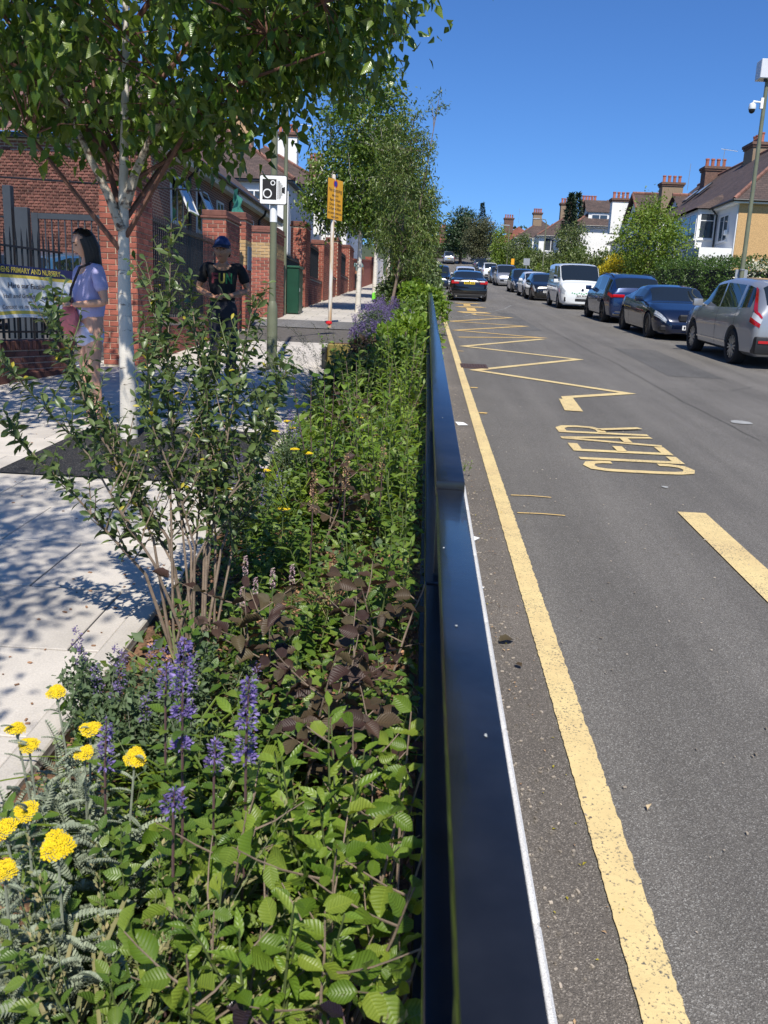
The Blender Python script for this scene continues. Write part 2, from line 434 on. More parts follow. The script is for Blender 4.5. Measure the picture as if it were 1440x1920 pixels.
# left pavement: joint bed, then slabs
BX = -1.15                     # bed edge
pav = struct(sheet(-9.5, BX, ylist(-5, 20.3, 1.5), .082).build('pavement', M_JOINT))
def brickjoint(name, c1, c2, mo, bw, rh, ms):
    m, n, l, b = nt(name); co = n.new('ShaderNodeTexCoord').outputs['Object']
    t = n.new('ShaderNodeTexBrick'); l.new(co, t.inputs['Vector']); t.inputs['Scale'].default_value = 1
    t.inputs['Brick Width'].default_value = bw; t.inputs['Row Height'].default_value = rh; t.inputs['Mortar Size'].default_value = ms
    t.inputs['Color1'].default_value = (*c1, 1); t.inputs['Color2'].default_value = (*c2, 1); t.inputs['Mortar'].default_value = (*mo, 1)
    no = noise(n, l, co, 1.5); r = ramp(n, [(.3, (.9,) * 3), (.7, (1.08,) * 3)]); l.new(no.outputs[0], r.inputs[0])
    l.new(mixc(n, l, 1.0, t.outputs[0], r.outputs[0], 'MULTIPLY'), b.inputs['Base Color']); b.inputs['Roughness'].default_value = .8
    return m
M_SLABF = brickjoint('far_paving', (.51, .47, .415), (.46, .425, .38), (.2, .19, .17), .9, .6, .012)
struct(sheet(-9.5, BX, ylist(20.2, 22.7, 1.2), .1).build('footway_strip', M_FOOT))
struct(sheet(-4.6, lambda y: BX if y < 61.9 else .16, ylist(22.7, 61.9, 4) + ylist(62, 120, 4), .1).build('far_pavement', M_SLABF))
slabs = {}
PITCH = .64
for i in range(-3, 26):
    y0 = 3.775 + (i - 6) * PITCH
    if y0 > 20.0: break
    off = (.0, .45)[i % 2] + .17
    x1 = BX - .09
    xs = [x1]; x = -1.82 - off + .17 if True else 0
    while x > x1 - .1: x -= .9
    if x1 - x > .95: xs.append(x + .9) if x + .9 < x1 - .1 else None
    xmin = -5.6 if y0 < 12 else -4.5
    while x > xmin: xs.append(x); x -= .9
    xs.append(xmin - .2)
    for a, b in zip(xs[:-1], xs[1:]):
        w = round(a - b - .009, 3)
        if w not in slabs:
            q = MB(); sbox(q, -w, 0, 0, PITCH - .013, -.03, 0); slabs[w] = q.mesh('slab', M_SLAB, bevel=.003)
        o = link('slab', slabs[w], pav, (a, y0, gz(y0) + .1 + rnd.uniform(-.0015, .0015)))
edg = struct(sheet(BX - .09, BX + .02, ylist(-5, 20.2, 1.5), .083).build('bed_edging', M_JOINT))
q = MB(); sbox(q, BX - .083, BX + .012, 0, .905, -.1, .012); em = q.mesh('edging_stone', M_SLAB, bevel=.006)
for i in range(-3, 22): link('edging_stone', em, edg, (0, i * .914, gz(i * .914) + .1))
struct(sheet(lambda y: -3.0 + .02 * (y - 5.77), BX - .06, ylist(5.77, 7.62, .6), .112).build('tree_pit_surface', M_PIT))

# planting bed with lumpy mulch
vs = []; xs = np.linspace(BX + .01, .16, 22); yy = np.concatenate([np.arange(-1.5, 6, .06), np.arange(6, 20, .35), np.arange(20, 62, 2.)])
for y in yy:
    for x in xs:
        vs.append((x, y, gz(y) + .055 + (.025 * math.sin(7 * x + 3 * math.sin(5 * y)) + rnd.uniform(-.012, .012)) * (1 if y < 8 else .6)))
nx = len(xs); fs = [(j * nx + i, j * nx + i + 1, (j + 1) * nx + i + 1, (j + 1) * nx + i) for j in range(len(yy) - 1) for i in range(nx - 1)]
struct(MB().add(vs, fs).build('planting_bed', M_SOIL, smooth=False))
mb = MB()
for _ in range(5200):
    y = rnd.uniform(.5, 6) if rnd.random() < .85 else rnd.uniform(6, 12); x = rnd.uniform(BX + .03, .14)
    l_ = rnd.uniform(.008, .032); q = Quaternion((rnd.gauss(0, 1), rnd.gauss(0, 1), rnd.gauss(0, 1), rnd.gauss(0, 1))); q.normalize()
    q = Quaternion((0, 0, 1), rnd.uniform(0, 6.28)) @ Quaternion((1, 0, 0), rnd.gauss(0, .5)) @ Quaternion((0, 1, 0), rnd.gauss(0, .5))
    mb.box((x, y, gz(y) + .075 + rnd.uniform(0, .02)), (l_, l_ * rnd.uniform(.25, .6), rnd.uniform(.003, .008)), 0, q.to_matrix())
stuff(mb.build('bark_chips', M_CHIP))
# grit and litter crumbs lying in the gutter
mb = MB()
for _ in range(1500):
    y = rnd.uniform(.9, 12) ** 1.0; x = min(.6, .33 + abs(rnd.gauss(0, .12))) if rnd.random() < .8 else rnd.uniform(.7, 2.2)
    d = rnd.uniform(.002, .007); mb.box((x, y, gz(y) + .006 + d / 3), (d * rnd.uniform(1, 2.5), d, d * .7), 0, Matrix.Rotation(rnd.uniform(0, 6), 3, 'Z'))
stuff(mb.build('gutter_grit', mat('grit', (.33, .28, .22), .9, 0, rnd_=.6)))

# ------------------------------------------------------------------ black handrail fence along the kerb
def fence(name, label, y0, y1, top, w0, w1, step, barseg):
    t = thing(name, label, 'fence', (0.1, y0, gz(y0)))
    L = lambda mb: [setattr(mb, 'v', [(v[0] - .1, v[1] - y0, v[2] - gz(y0)) for v in mb.v]), mb][1]
    mb = MB(); sbox(mb, w0, w1, y0, y1, top - .052, top, seg=3); L(mb).build('handrail', M_RAILP, t, bevel=.006, seg=2, smooth=True)
    for z in (.70, .16):
        mb = MB(); sbox(mb, .045, .095, y0 + .01, y1 - .01, z - .04, z, seg=3); L(mb).build('rail', M_RAILP, t, bevel=.004, smooth=True)
    y = y0 + step[0]
    while y < y1:
        mb = MB(); sbox(mb, .07, .138, y - .03, y + .03, .0, top - .05); L(mb).build('post', M_RAILP, t, bevel=.004)
        y += step[1]
    mb = MB(); sbox(mb, -.005, .005, 0, .04, .16, .66); bm_ = mb.mesh('bar', M_RAILP)
    y = y0 + .1
    while y < y1 - .05:
        link('bar', bm_, t, (.07 - .1, y - y0, gz(y) - gz(y0) - 0)); y += barseg
    return t
t1 = fence('handrail_fence', 'glossy navy black handrail fence nearest the camera, set slightly lower than the next length', -1.4, 2.5, 1.0, .064, .146, (.35, 1.8), .11)
t2 = fence('handrail_fence', 'long navy black handrail fence running up the kerb beyond the stepped joint', 2.506, 22.3, 1.024, .061, .149, (.1, 2.4), .14)

# bird splashes and chips on the rail, dark cracks and stains on the road
M_SPL = mat('pale_splash', (.42, .44, .42), .8, .2, 60)
for t_, y0_, top, lst in ((t1, -1.4, 1.0, ((.075, 1.95), (.12, 1.12), (.09, 1.5))), (t2, 2.506, 1.024, ((.1, 3.6), (.12, 5.6)))):
    for x, y in lst:
        q = MB(); k = 9; r = rnd.uniform(.0018, .0032); a0 = rnd.uniform(0, 6)
        q.add([(x - .1 + r * rnd.uniform(.5, 1.2) * math.cos(6.283 * i / k), y - y0_ + 1.8 * r * rnd.uniform(.5, 1.2) * math.sin(6.283 * i / k), gz(y) - gz(y0_) + top + .0012) for i in range(k)], [tuple(range(k))])
        for i in range(k): v = q.v[i]; q.v[i] = (v[0], v[1], gz(v[1] + y0_) - gz(y0_) + top + .0012)
        q.build('splash', M_SPL, t_)
M_CRACK = mat('road_crack', (.035, .033, .03), .95, .2)
for pts in ([(3.3, 12.5), (3.9, 13.0), (4.6, 12.9), (5.4, 13.8)], [(3.6, 9.0), (3.55, 12.0), (3.62, 16), (3.55, 22), (3.6, 30)]):
    f = []
    for a, b in zip(pts[:-1], pts[1:]):
        for i in range(7): t_ = i / 7; f.append((a[0] + (b[0] - a[0]) * t_ + rnd.uniform(-.02, .02), a[1] + (b[1] - a[1]) * t_ + rnd.uniform(-.02, .02)))
    mark('crack', f, .007, M_CRACK, .005)
M_PATCH = asphalt('patch_tarmac', (.105, .10, .092), (.3, .29, .27), .12, 200)
mark('tarmac_patch', [(4.6, 14.5), (4.75, 19.5)], .9, M_PATCH, .004); mark('tarmac_patch', [(3.0, 24), (3.0, 33)], .55, M_PATCH, .004)

mb = MB()
for _ in range(260):
    y = rnd.uniform(1.5, 9); x = BX - .06 - abs(rnd.gauss(0, .25)) if rnd.random() < .6 else rnd.uniform(-4.2, -1.3)
    d = rnd.uniform(.004, .011); mb.box((x, y, gz(y) + .104), (d * rnd.uniform(1, 2.4), d, .003), 0, Matrix.Rotation(rnd.uniform(0, 6), 3, 'Z'))
stuff(mb.build('paving_crumbs', M_CHIP))
# ================================================================== LEFT SIDE
M_BRICKR = mat('red_brick', (.285, .085, .055), .85, .2, 9, .35, 70, rnd_=.3, fine=.15, fs=120)
M_BRICKB = mat('buff_brick', (.40, .26, .12), .85, .15, 9, .35, 70, rnd_=.2)
M_BRICKD = mat('dark_red_brick', (.145, .058, .042), .88, .25, 9, .3, 70, rnd_=.45, fine=.15, fs=90)
M_MORT = mat('mortar', (.50, .42, .31), .95, .12, 20)
M_MORTD = mat('old_mortar', (.62, .47, .36), .95, .15, 20)
M_BLACK = mat('black_railing_paint', (.010, .011, .014), .4, .2, 10, spec=.5)
M_GATE = mat('grey_gate_paint', (.045, .052, .062), .45, .1, 8)
M_OLIVE = mat('olive_pole_paint', (.155, .165, .105), .4, .12, 5, spec=.4)
M_GALV = mat('galvanised_steel', (.42, .43, .43), .45, .15, 14, metal=.6)
M_RUST = mat('rusty_post', (.40, .33, .26), .75, .3, 9, .2, 60)
M_SIGNW = mat('sign_white', (.82, .83, .83), .4, .03)
M_SIGNK = mat('sign_black', (.012, .012, .013), .5, 0)
M_SIGNY = mat('sign_yellow', (.80, .38, .015), .45, .04)
M_WRENDER = mat('white_render', (.78, .77, .74), .85, .06, 1.2, .2, 60)
M_FRAME = mat('window_frame_white', (.80, .80, .79), .4, .02)
M_PANE = glassmat('window_pane', (.035, .045, .055))
M_GUTTER = mat('black_gutter', (.014, .014, .015), .4, 0)
M_TILE = tilemat('brown_roof_tiles', (.105, .072, .062), (.065, .047, .043), 7, .25)
M_TILER = tilemat('red_roof_tiles', (.26, .085, .055), (.20, .07, .05))
M_TILEP = tilemat('plum_roof_tiles', (.22, .12, .105), (.17, .095, .085))
M_RIDGE = mat('ridge_tile', (.20, .095, .07), .85, .2, 6, rnd_=.25)
M_POT = mat('terracotta_pot', (.33, .11, .07), .8, .2, 8, rnd_=.2)
M_CHB = mat('chimney_brick', (.14, .08, .06), .9, .3, 9, .4, 30)
M_PEB = mat('pebbledash', (.52, .33, .15), .95, .3, 40, .9, 50, fine=.3, fs=60)
M_CAB = mat('green_cabinet_paint', (.010, .055, .03), .4, .1, 6)
M_RED = mat('post_box_red', (.62, .012, .012), .35, .05)
M_PLASTIC = mat('black_plastic', (.02, .02, .021), .5, .1)
M_NAVY = mat('banner_navy', (.02, .03, .12), .6, .05)
M_GOLD = mat('banner_gold', (.75, .60, .10), .6, .03)

def boxmesh(name, l, d, h, m):
    q = MB(); q.bx(-l / 2, l / 2, -d / 2, d / 2, -h / 2, h / 2); return q.mesh(name, m, bevel=.003)
BRK = {}
def brick_mesh(l, m, h=.065):
    k = (round(l, 3), m.name, h)
    if k not in BRK: BRK[k] = boxmesh('brick', l, .1, h, m)
    return BRK[k]
def brick_face(parent, o, u, L, H, nrm, m=None, objs=0, batch=None, buff=None, shift=0, stretch=.2125, gap=.011):
    """one face of brickwork: o lower corner, u unit vector along, nrm outward; single objects up to objs, rest into batch"""
    m = m or M_BRICKR; o = Vector(o); u = Vector(u); nv = Vector(nrm); cnt = 0
    rot = Matrix((u, -nv, Vector((0, 0, 1)))).transposed()
    rows = int(H / .075)
    for r in range(rows):
        x = 0; first = (r + shift) % 2
        while x < L - .03:
            l = stretch
            if x == 0 and first: l = .1
            l = min(l, L - x - .0)
            if l < .035: break
            mm = m
            if buff and buff[0] <= r <= buff[1]: mm = M_BRICKB
            p = o + u * (x + l / 2) + Vector((0, 0, r * .075 + .0375)) + nv * (-.05 + rnd.uniform(.003, .006))
            if cnt < objs:
                ob = link('brick', brick_mesh(l - gap, mm, .075 - gap), parent); ob.matrix_basis = Matrix.Translation(p) @ rot.to_4x4(); cnt += 1
            elif batch is not None:
                batch.box(p, (l - gap, .1, .075 - gap), 1 if mm is M_BRICKB else 0, rot)
            x += l
    return cnt

def pillar(label, x0, x1, y0, y1, h, objs=True, buff=None, zo=.1):
    b = gz((y0 + y1) / 2) + zo; cx, cy = (x0 + x1) / 2, (y0 + y1) / 2
    t = thing('brick_pillar', label, 'brick pillar', (cx, cy, b), 0, 'brick pillars of the school wall')
    hx, hy = (x1 - x0) / 2, (y1 - y0) / 2
    q = MB(); q.bx(-hx + .005, hx - .005, -hy + .005, hy - .005, -.3, h); q.build('mortar_core', M_MORT, t)
    bt = MB()
    rows = int(h / .075)
    brick_face(t, (-hx, -hy, 0), (1, 0, 0), 2 * hx, h, (0, -1, 0), objs=160 if objs else 0, batch=bt, buff=buff)
    brick_face(t, (hx, -hy, 0), (0, 1, 0), 2 * hy, h, (1, 0, 0), objs=138 if objs else 0, batch=bt, buff=buff, shift=1)
    if bt.f: stuff(bt.build('brickwork', [M_BRICKR, M_BRICKB], t))
    c = MB(); c.bx(-hx - .035, hx + .035, -hy - .035, hy + .035, h, h + .05); c.bx(-hx - .005, hx + .005, -hy - .005, hy + .005, h + .05, h + .16)
    c.build('cap', M_BRICKD, t, bevel=.012)
    return t

def spear_bar(h, r=.011, tip=.09, w=.018):
    q = MB(); q.tube([(0, 0, 0), (0, 0, h - tip)], r, 6)
    q.add([(-w, 0, h - tip), (0, -w * .4, h - tip), (w, 0, h - tip), (0, w * .4, h - tip), (0, 0, h)], [(0, 1, 4), (1, 2, 4), (2, 3, 4), (3, 0, 4), (3, 2, 1, 0)])
    return q.mesh('bar', M_BLACK)
def railing(label, p0, p1, z0, h, sp=.105, tip=.11, r=.011, level=True, group='black railings of the school wall', midz=None):
    a, b = Vector((*p0, 0)), Vector((*p1, 0)); L = (b - a).length; d = (b - a) / L
    t = thing('railing', label, 'railing', (a.x, a.y, z0), math.atan2(d.y, d.x), group)
    bm_ = spear_bar(h, r, tip); n = int(L / sp)
    for i in range(n): link('bar', bm_, t, ((i + .5) * L / n, 0, .02))
    for z in (h - tip - .06, .1) if midz is None else (h - tip - .06, midz, .1):
        q = MB(); q.bx(0, L, -.02, .02, z - .012, z + .012); q.build('rail', M_BLACK, t)
    return t
def dwarf(label, x0, x1, y0, y1, h, zo=.1, group='dwarf brick walls under the railings'):
    """low wall along the street, base follows the slope, top level"""
    b = gz(y0) + zo; t = thing('dwarf_wall', label, 'low wall', (x1, y0, b), 0, group)
    L = y1 - y0; q = MB(); q.bx(x0 - x1 + .005, -.006, 0, L, -.3, h); q.build('mortar_core', M_MORT, t)
    bt = MB(); brick_face(t, (0, 0, 0), (0, 1, 0), L, h, (1, 0, 0), batch=bt); brick_face(t, (x0 - x1, 0, 0), (1, 0, 0), x1 - x0, h, (0, -1, 0), batch=bt)
    stuff(bt.build('brickwork', [M_BRICKR, M_BRICKB], t))
    c = MB(); c.bx(x0 - x1 - .02, .02, 0, L, h, h + .06); c.build('coping', M_BRICKD, t, bevel=.01)
    return t

XF = -3.95
pillar('tall red brick pillar directly behind the white birch trunk', -4.45, XF, 11.78, 12.5, 2.42)
pillar('brick pillar behind the man in the blue cap, with a stepped cap', -4.42, XF, 17.1, 18.35, 2.2)
pillar('narrow brick pillar with a buff patch and a small blue plaque', -4.35, XF + .02, 18.85, 19.5, 2.28, buff=(18, 24))
pillar('broad pale weathered brick pillar just left of the camera sign pole', -4.62, -3.9, 22.5, 23.8, 2.12, buff=(20, 24))
pillar('brick pillar rising behind the green street cabinet', -4.45, XF, 28.4, 29.5, 2.52, objs=False)
pillar('brick pillar left of the yellow sign post', -4.45, XF, 33.4, 35.4, 2.05, objs=False)
pillar('brick pillar just right of the rusty yellow sign post', -4.5, XF, 38.6, 40.3, 2.3, objs=False)
pillar('farthest brick pillar of the wall, beside the teal shirted pedestrian', -4.5, XF, 44.6, 47.0, 2.1, objs=False)
# blue plaque on the narrow pillar
q = MB(); q.bx(0, .012, -.2, .2, -.25, .25); pq = q.build('wall_plaque', mat('plaque_blue', (.10, .16, .24), .4), None, loc=(XF + .035, 19.2, gz(19) + 1.62))
tag(pq, 'small blue-grey plaque on the narrow brick pillar', 'plaque')

railing('tall black spear top railing between the birch pillar and the man in the blue cap', (XF - .2, 12.5), (XF - .2, 17.08), gz(12.5) + .55, 1.78, .1, .13)
dwarf('low brick wall under the tall railing beside the birch pillar', -4.35, XF - .05, 12.52, 17.08, .58)
railing('black railing and gate panel behind the green cabinet', (XF - .2, 23.85), (XF - .2, 28.38), gz(24) + .2, 1.75, .11, .12)
dwarf('low brick wall behind the green cabinet', -4.35, XF - .05, 23.85, 28.38, .3)
railing('black railing panel right of the cabinet pillar', (XF - .2, 29.55), (XF - .2, 33.38), gz(29.6) + .95, 1.4, .11, .12)
dwarf('sloping brick wall under the railing right of the cabinet pillar', -4.35, XF - .05, 29.55, 33.38, .95)
railing('black railing panel behind the yellow sign post', (XF - .2, 35.45), (XF - .2, 38.58), gz(35.5) + .9, 1.3, .11, .12)
dwarf('brick wall under the railing behind the yellow sign post', -4.35, XF - .05, 35.45, 38.58, .95)
railing('black railing panel left of the teal shirted pedestrian', (XF - .2, 40.35), (XF - .2, 44.58), gz(40.4) + .9, 1.3, .11, .12)
dwarf('brick wall under the railing left of the teal shirted pedestrian', -4.35, XF - .05, 40.35, 44.58, .95)
for (a, b, zf) in ((47.1, 62, 1.7), (62.1, 78, 1.9)):
    q = MB(); q.bx(-.2, .2, 0, b - a, -.5, zf); q.bx(-.24, .24, 0, b - a, zf, zf + .08)
    w_ = q.build('garden_wall', M_BRICKR, None, loc=(XF - .2, a, gz(a))); w_.rotation_euler.x = SLOPE
    tag(w_, 'red brick garden wall %s' % ('beyond the last school pillar' if a < 50 else 'far up the left pavement by the post box'), 'wall')
q = MB()
for i in range(26): q.bx(-.03, .03, i * .3, i * .3 + .26, 0, 1.9)
wf = q.build('picket_fence', M_WRENDER, None, loc=(-3.5, 62, gz(62))); wf.rotation_euler.x = SLOPE
tag(wf, 'tall white picket fence up the left pavement before the post box', 'fence')

# splayed entrance: low plinth, spear railing with banner
P0, P1 = Vector((-5.25, 8.55, 0)), Vector((-4.62, 11.2, 0))
dd = (P1 - P0).normalized(); LL = (P1 - P0).length; an = math.atan2(dd.y, dd.x)
zb = gz(9.4) + .1
t = thing('dwarf_wall', 'low dark red brick plinth under the banner railing at the left edge', 'low wall', (P0.x, P0.y, gz(8.55) + .1), an, 'dwarf brick walls under the railings')
q = MB(); q.bx(0, LL, 0.006, .3, -.3, .46); q.build('mortar_core', M_MORTD, t)
bt = MB(); n_ = brick_face(t, (0, 0, 0), (1, 0, 0), LL, .46, (0, -1, 0), m=M_BRICKD, objs=120, batch=bt)
q = MB(); x = 0
cm = MB().bx(0, .068, -.03, .31, .46, .57).mesh('brick', M_BRICKD, bevel=.006)
while x < LL - .07: link('brick', cm, t, (x, 0, rnd.uniform(-.002, .002))); x += .078
q = MB(); q.bx(0, LL, -.09, .0, -.3, .2); q.build('footing', M_BRICKD, t, bevel=.01)
zt = gz(8.55) + .1 + .57
rz_ = railing('black spear top railing carrying the banner, on a low plinth', (P0.x - dd.y * .14, P0.y + dd.x * .14), (P1.x - dd.y * .14, P1.y + dd.x * .14), zt, 2.55 - zt, .098, .17, .014)
# banner tied to the railing: a sagging sheet with print
bw, bh = 1.93, .58
bn = thing('school_banner', 'white and navy school banner sagging on the railing left of the woman', 'banner', (P0.x + dd.x * .72 - -dd.y * .06, P0.y + dd.y * .72 - dd.x * .06, 1.5), an)
NX, NZ = 48, 16
def bpos(u, v, off=0):
    # slack cloth: top edge tied straight, folds hang between the ties
    sag = .03 * math.sin(math.pi * u) * (1 - v) + .018 * math.sin(u * 9)
    fold = .014 * math.sin(26 * u + 5 * v) * (1 - v) + .012 * math.sin(13 * u - 9 * v) * (1 - abs(2 * v - 1))
    return (u * bw, -.02 - fold - off, .01 + v * bh - sag * (1 - v))
q = MB(); vs = [bpos(i / NX, j / NZ) for j in range(NZ + 1) for i in range(NX + 1)]
fs = []; ms = []
for j in range(NZ):
    for i in range(NX):
        fs.append((j * (NX + 1) + i, j * (NX + 1) + i + 1, (j + 1) * (NX + 1) + i + 1, (j + 1) * (NX + 1) + i))
        v = (j + .5) / NZ; ms.append(1 if v > .8 else (2 if v > .74 or (.06 < v < .1) else 0))
q.add(vs, fs); q.m = ms; q.build('cloth', [M_SIGNW, M_NAVY, M_GOLD], bn, smooth=True)
def textmesh(s, size, mt, fit=None, bold=0):
    c = bpy.data.curves.new('lettering', 'FONT'); c.body = s; c.size = size; c.align_x = 'CENTER'; c.align_y = 'CENTER'; c.resolution_u = 3; c.offset = bold
    o = bpy.data.objects.new('lettering', c); COL.objects.link(o)
    dg = bpy.context.evaluated_depsgraph_get(); me = bpy.data.meshes.new_from_object(o.evaluated_get(dg))
    bpy.data.objects.remove(o); bpy.data.curves.remove(c)
    if fit:
        xs = [v.co.x for v in me.vertices]; k = fit / (max(xs) - min(xs))
        for v in me.vertices: v.co.x *= k
    me.materials.clear(); me.materials.append(mt); return me
def print_on(parent, s, u, v, size, mt, fit=None, bold=0):
    me = textmesh(s, size, mt, fit, bold)
    for w in me.vertices:
        x, y, z = bpos(u + w.co.x / bw, v + w.co.y / bh, .006); w.co = (x, y, z)
    return link('lettering', me, bn)
print_on(bn, 'WESSEX GARDENS PRIMARY AND NURSERY', .44, .9, .085, M_GOLD, 1.62, .002)
M_INK = mat('banner_ink', (.03, .03, .06), .6, 0)
print_on(bn, 'Hire our Facilities', .55, .6, .085, M_INK, .72, .001)
print_on(bn, 'Hall and Grounds available', .55, .4, .066, M_INK, .9)
print_on(bn, 'Contact us on 020 8455 9572', .55, .2, .066, M_INK, .98)
q = MB(); k = 18
q.add([bpos(.13 + .06 * math.cos(6.283 * i / k), .36 + .26 * math.sin(6.283 * i / k), .004) for i in range(k)], [tuple(range(k))])
q.build('emblem', mat('emblem_blue', (.30, .42, .55), .5, .3, 20), bn)
q = MB(); q.add([bpos(.085 + .05 * math.cos(6.283 * i / k) * (.6 + .4 * math.sin(i * 2.1)), .34 + .2 * math.sin(6.283 * i / k), .007) for i in range(k)], [tuple(range(k))])
q.build('emblem', mat('emblem_green', (.03, .10, .03), .5, .2, 20), bn)
q = MB()
for i in range(3):
    u0 = .085 + i * .035
    q.add([bpos(u0 - .008, .62, .008), bpos(u0 + .008, .62, .008), bpos(u0 + .012, .7, .008), bpos(u0 - .012, .7, .008)], [(0, 1, 2, 3)])
q.build('emblem', M_INK, bn)

# tall fence and grey gates standing square to the street behind
GY = 12.95; gzb = gz(GY) + .1
t = thing('school_gate', 'grey steel double gate with latch box in front of the brick gable', 'gate', (-6.75, GY, gzb))
q = MB(); q.bx(.44, .56, -.06, .06, 0, 2.42); q.build('post', M_GATE, t, bevel=.005)
q = MB(); q.bx(.6, .8, -.05, .05, 0, 2.12); q.build('post', M_GATE, t, bevel=.005)
for x0, x1 in ((.84, 2.02), (2.1, 2.75)):
    for a, b in ((x0, x0 + .1), (x1 - .1, x1)):
        if x1 < 2.5 or a == x0: q = MB(); q.bx(a, b, -.03, .03, .05, 2.05); q.build('stile', M_GATE, t, bevel=.004)
    for za, zb_ in ((1.97, 2.05), (.05, .13), (1.0, 1.08)): MB().bx(x0 + .1, x1 - .1, -.025, .025, za, zb_).build('frame_rail', M_GATE, t)
    bm_ = MB().bx(-.008, .008, -.008, .008, .13, 1.97).mesh('bar', M_GATE)
    x = x0 + .2
    while x < x1 - .12: link('bar', bm_, t, (x, 0, 0)); x += .1
q = MB(); q.bx(2.12, 2.5, -.06, .06, 1.55, 1.62); q.bx(2.44, 2.5, -.06, .06, 1.3, 1.55); q.bx(2.12, 2.5, -.06, .06, 1.3, 1.36); q.bx(2.5, 2.57, -.05, .05, 1.38, 1.5); q.build('latch_box', M_GATE, t, bevel=.006)
railing('tall thin black railing behind the banner railing, left of the grey gates', (-9.2, GY + .1), (-6.35, GY + .1), gzb, 2.35, .22, .3, .012)
q = MB(); q.tube([(-9.2, 15.2, gzb + 2.9), (-3.9, 15.2, gzb + 2.75)], .015, 6); cb = q.build('security_wire', M_BLACK); tag(cb, 'thin dark bar running across the brick gable above the gates', 'bar')
# car park surface and blue car roof glimpsed behind the railing come later

# school gable: brick wall with a tiled roof strip above
def roofquad(mb, pts, uvs=None):
    """tile-mapped quad: pts bottom-left, bottom-right, top-right, top-left; UV in metres"""
    p = [Vector(v) for v in pts]; n = len(mb.f); mb.add(p, [tuple(range(len(p)))])
    ex = (p[1] - p[0]).normalized(); nn = None
    nn = (p[1] - p[0]).cross(p[-1] - p[0]); nn = nn.normalized(); ey = nn.cross(ex)
    mb.uv[n] = [((v - p[0]).dot(ex) + p[0].x + p[0].y, (v - p[0]).dot(ey)) for v in p]
def build_uv(mb, name, mats, parent, loc=None):
    me = mb.mesh(name, mats); ul = me.uv_layers.new(name='UVMap')
    for i, pl in enumerate(me.polygons):
        if i in mb.uv:
            for k, li in enumerate(pl.loop_indices): ul.data[li].uv = mb.uv[i][k]
    return link(name, me, parent, loc)
GYW = 22.6; TX = -7.15
sg = thing('school_building', 'dark red brick school gable with a plum tiled roof behind the gates', 'building', (-12, GYW, gz(GYW)))
gb = gz(GYW); Hg = 5.78 - gb
q = MB(); q.bx(-6, 12 + TX - .04, .02, 8, -.5, Hg - .01); q.build('wall', M_MORTD, sg)
bt = MB(); brick_face(sg, (0.2, 0, .6), (1, 0, 0), 12 + TX - .2, Hg - .6, (0, -1, 0), m=M_BRICKD, objs=0, batch=None)
# brick objects for the part seen nearest, the rest joined
cnt = brick_face(sg, (.6, 0, Hg - 1.28), (1, 0, 0), 3.7, 1.27, (0, -1, 0), m=M_BRICKD, gap=.019, stretch=.168, objs=296)
brick_face(sg, (.6, 0, Hg - 3.68), (1, 0, 0), 3.7, 2.4, (0, -1, 0), m=M_BRICKD, gap=.019, stretch=.168, batch=bt)
brick_face(sg, (-4, 0, Hg - 3.68), (1, 0, 0), 4.59, 3.67, (0, -1, 0), m=M_BRICKD, gap=.019, stretch=.168, batch=bt)
brick_face(sg, (4.3, 0, Hg - 3.68), (1, 0, 0), .55, 3.67, (0, -1, 0), m=M_BRICKD, gap=.019, stretch=.168, batch=bt)
stuff(bt.build('brickwork', [M_BRICKD, M_BRICKB], sg))
q = MB(); q.bx(-6, 12 + TX + .1, -.22, -.02, Hg - .02, Hg + .1); q.build('fascia', M_GUTTER, sg)
q = MB(); roofquad(q, [(-6, -.3, Hg + .1), (12 + TX + .15, -.3, Hg + .1), (12 + TX - 2.2, 2.8, Hg + 3.2), (-6, 2.8, Hg + 3.2)])
roofquad(q, [(12 + TX + .15, -.3, Hg + .1), (12 + TX + .15, 8, Hg + .1), (12 + TX - 2.2, 8, Hg + 3.2), (12 + TX - 2.2, 2.8, Hg + 3.2)])
build_uv(q, 'roof', M_TILEP, sg)

def window(parent, o, u, nrm, w, h, panes=2, sill=True, fr=.06, top=False, openp=None):
    """window frame part with panes as sub-parts; o lower-left corner on the wall face"""
    o, u, nv = Vector(o), Vector(u), Vector(nrm); z = Vector((0, 0, 1))
    rot = Matrix((u, -nv, z)).transposed()
    q = MB()
    def bb(x0, x1, z0, z1, d0=-.03, d1=.035): q.box(o + u * ((x0 + x1) / 2) + z * ((z0 + z1) / 2) + nv * ((d0 + d1) / 2), (x1 - x0, d1 - d0, z1 - z0), 0, rot)
    bb(0, w, 0, fr); bb(0, w, h - fr, h); bb(0, fr, fr, h - fr); bb(w - fr, w, fr, h - fr)
    for i in range(1, panes): bb(w * i / panes - fr / 2, w * i / panes + fr / 2, fr, h - fr)
    if top: bb(fr, w - fr, h * .7 - .02, h * .7 + .02, -.02, .03)
    if sill: bb(-.05, w + .05, -.06, 0, 0, .09)
    f = q.build('window', M_FRAME, parent)
    for i in range(panes):
        q = MB(); a = w * i / panes + .02; b = w * (i + 1) / panes - .02
        q.box(o + u * ((a + b) / 2) + z * (h / 2) + nv * .012, (b - a, .01, h - .04), 0, rot); q.build('pane', M_PANE, f)
    return f

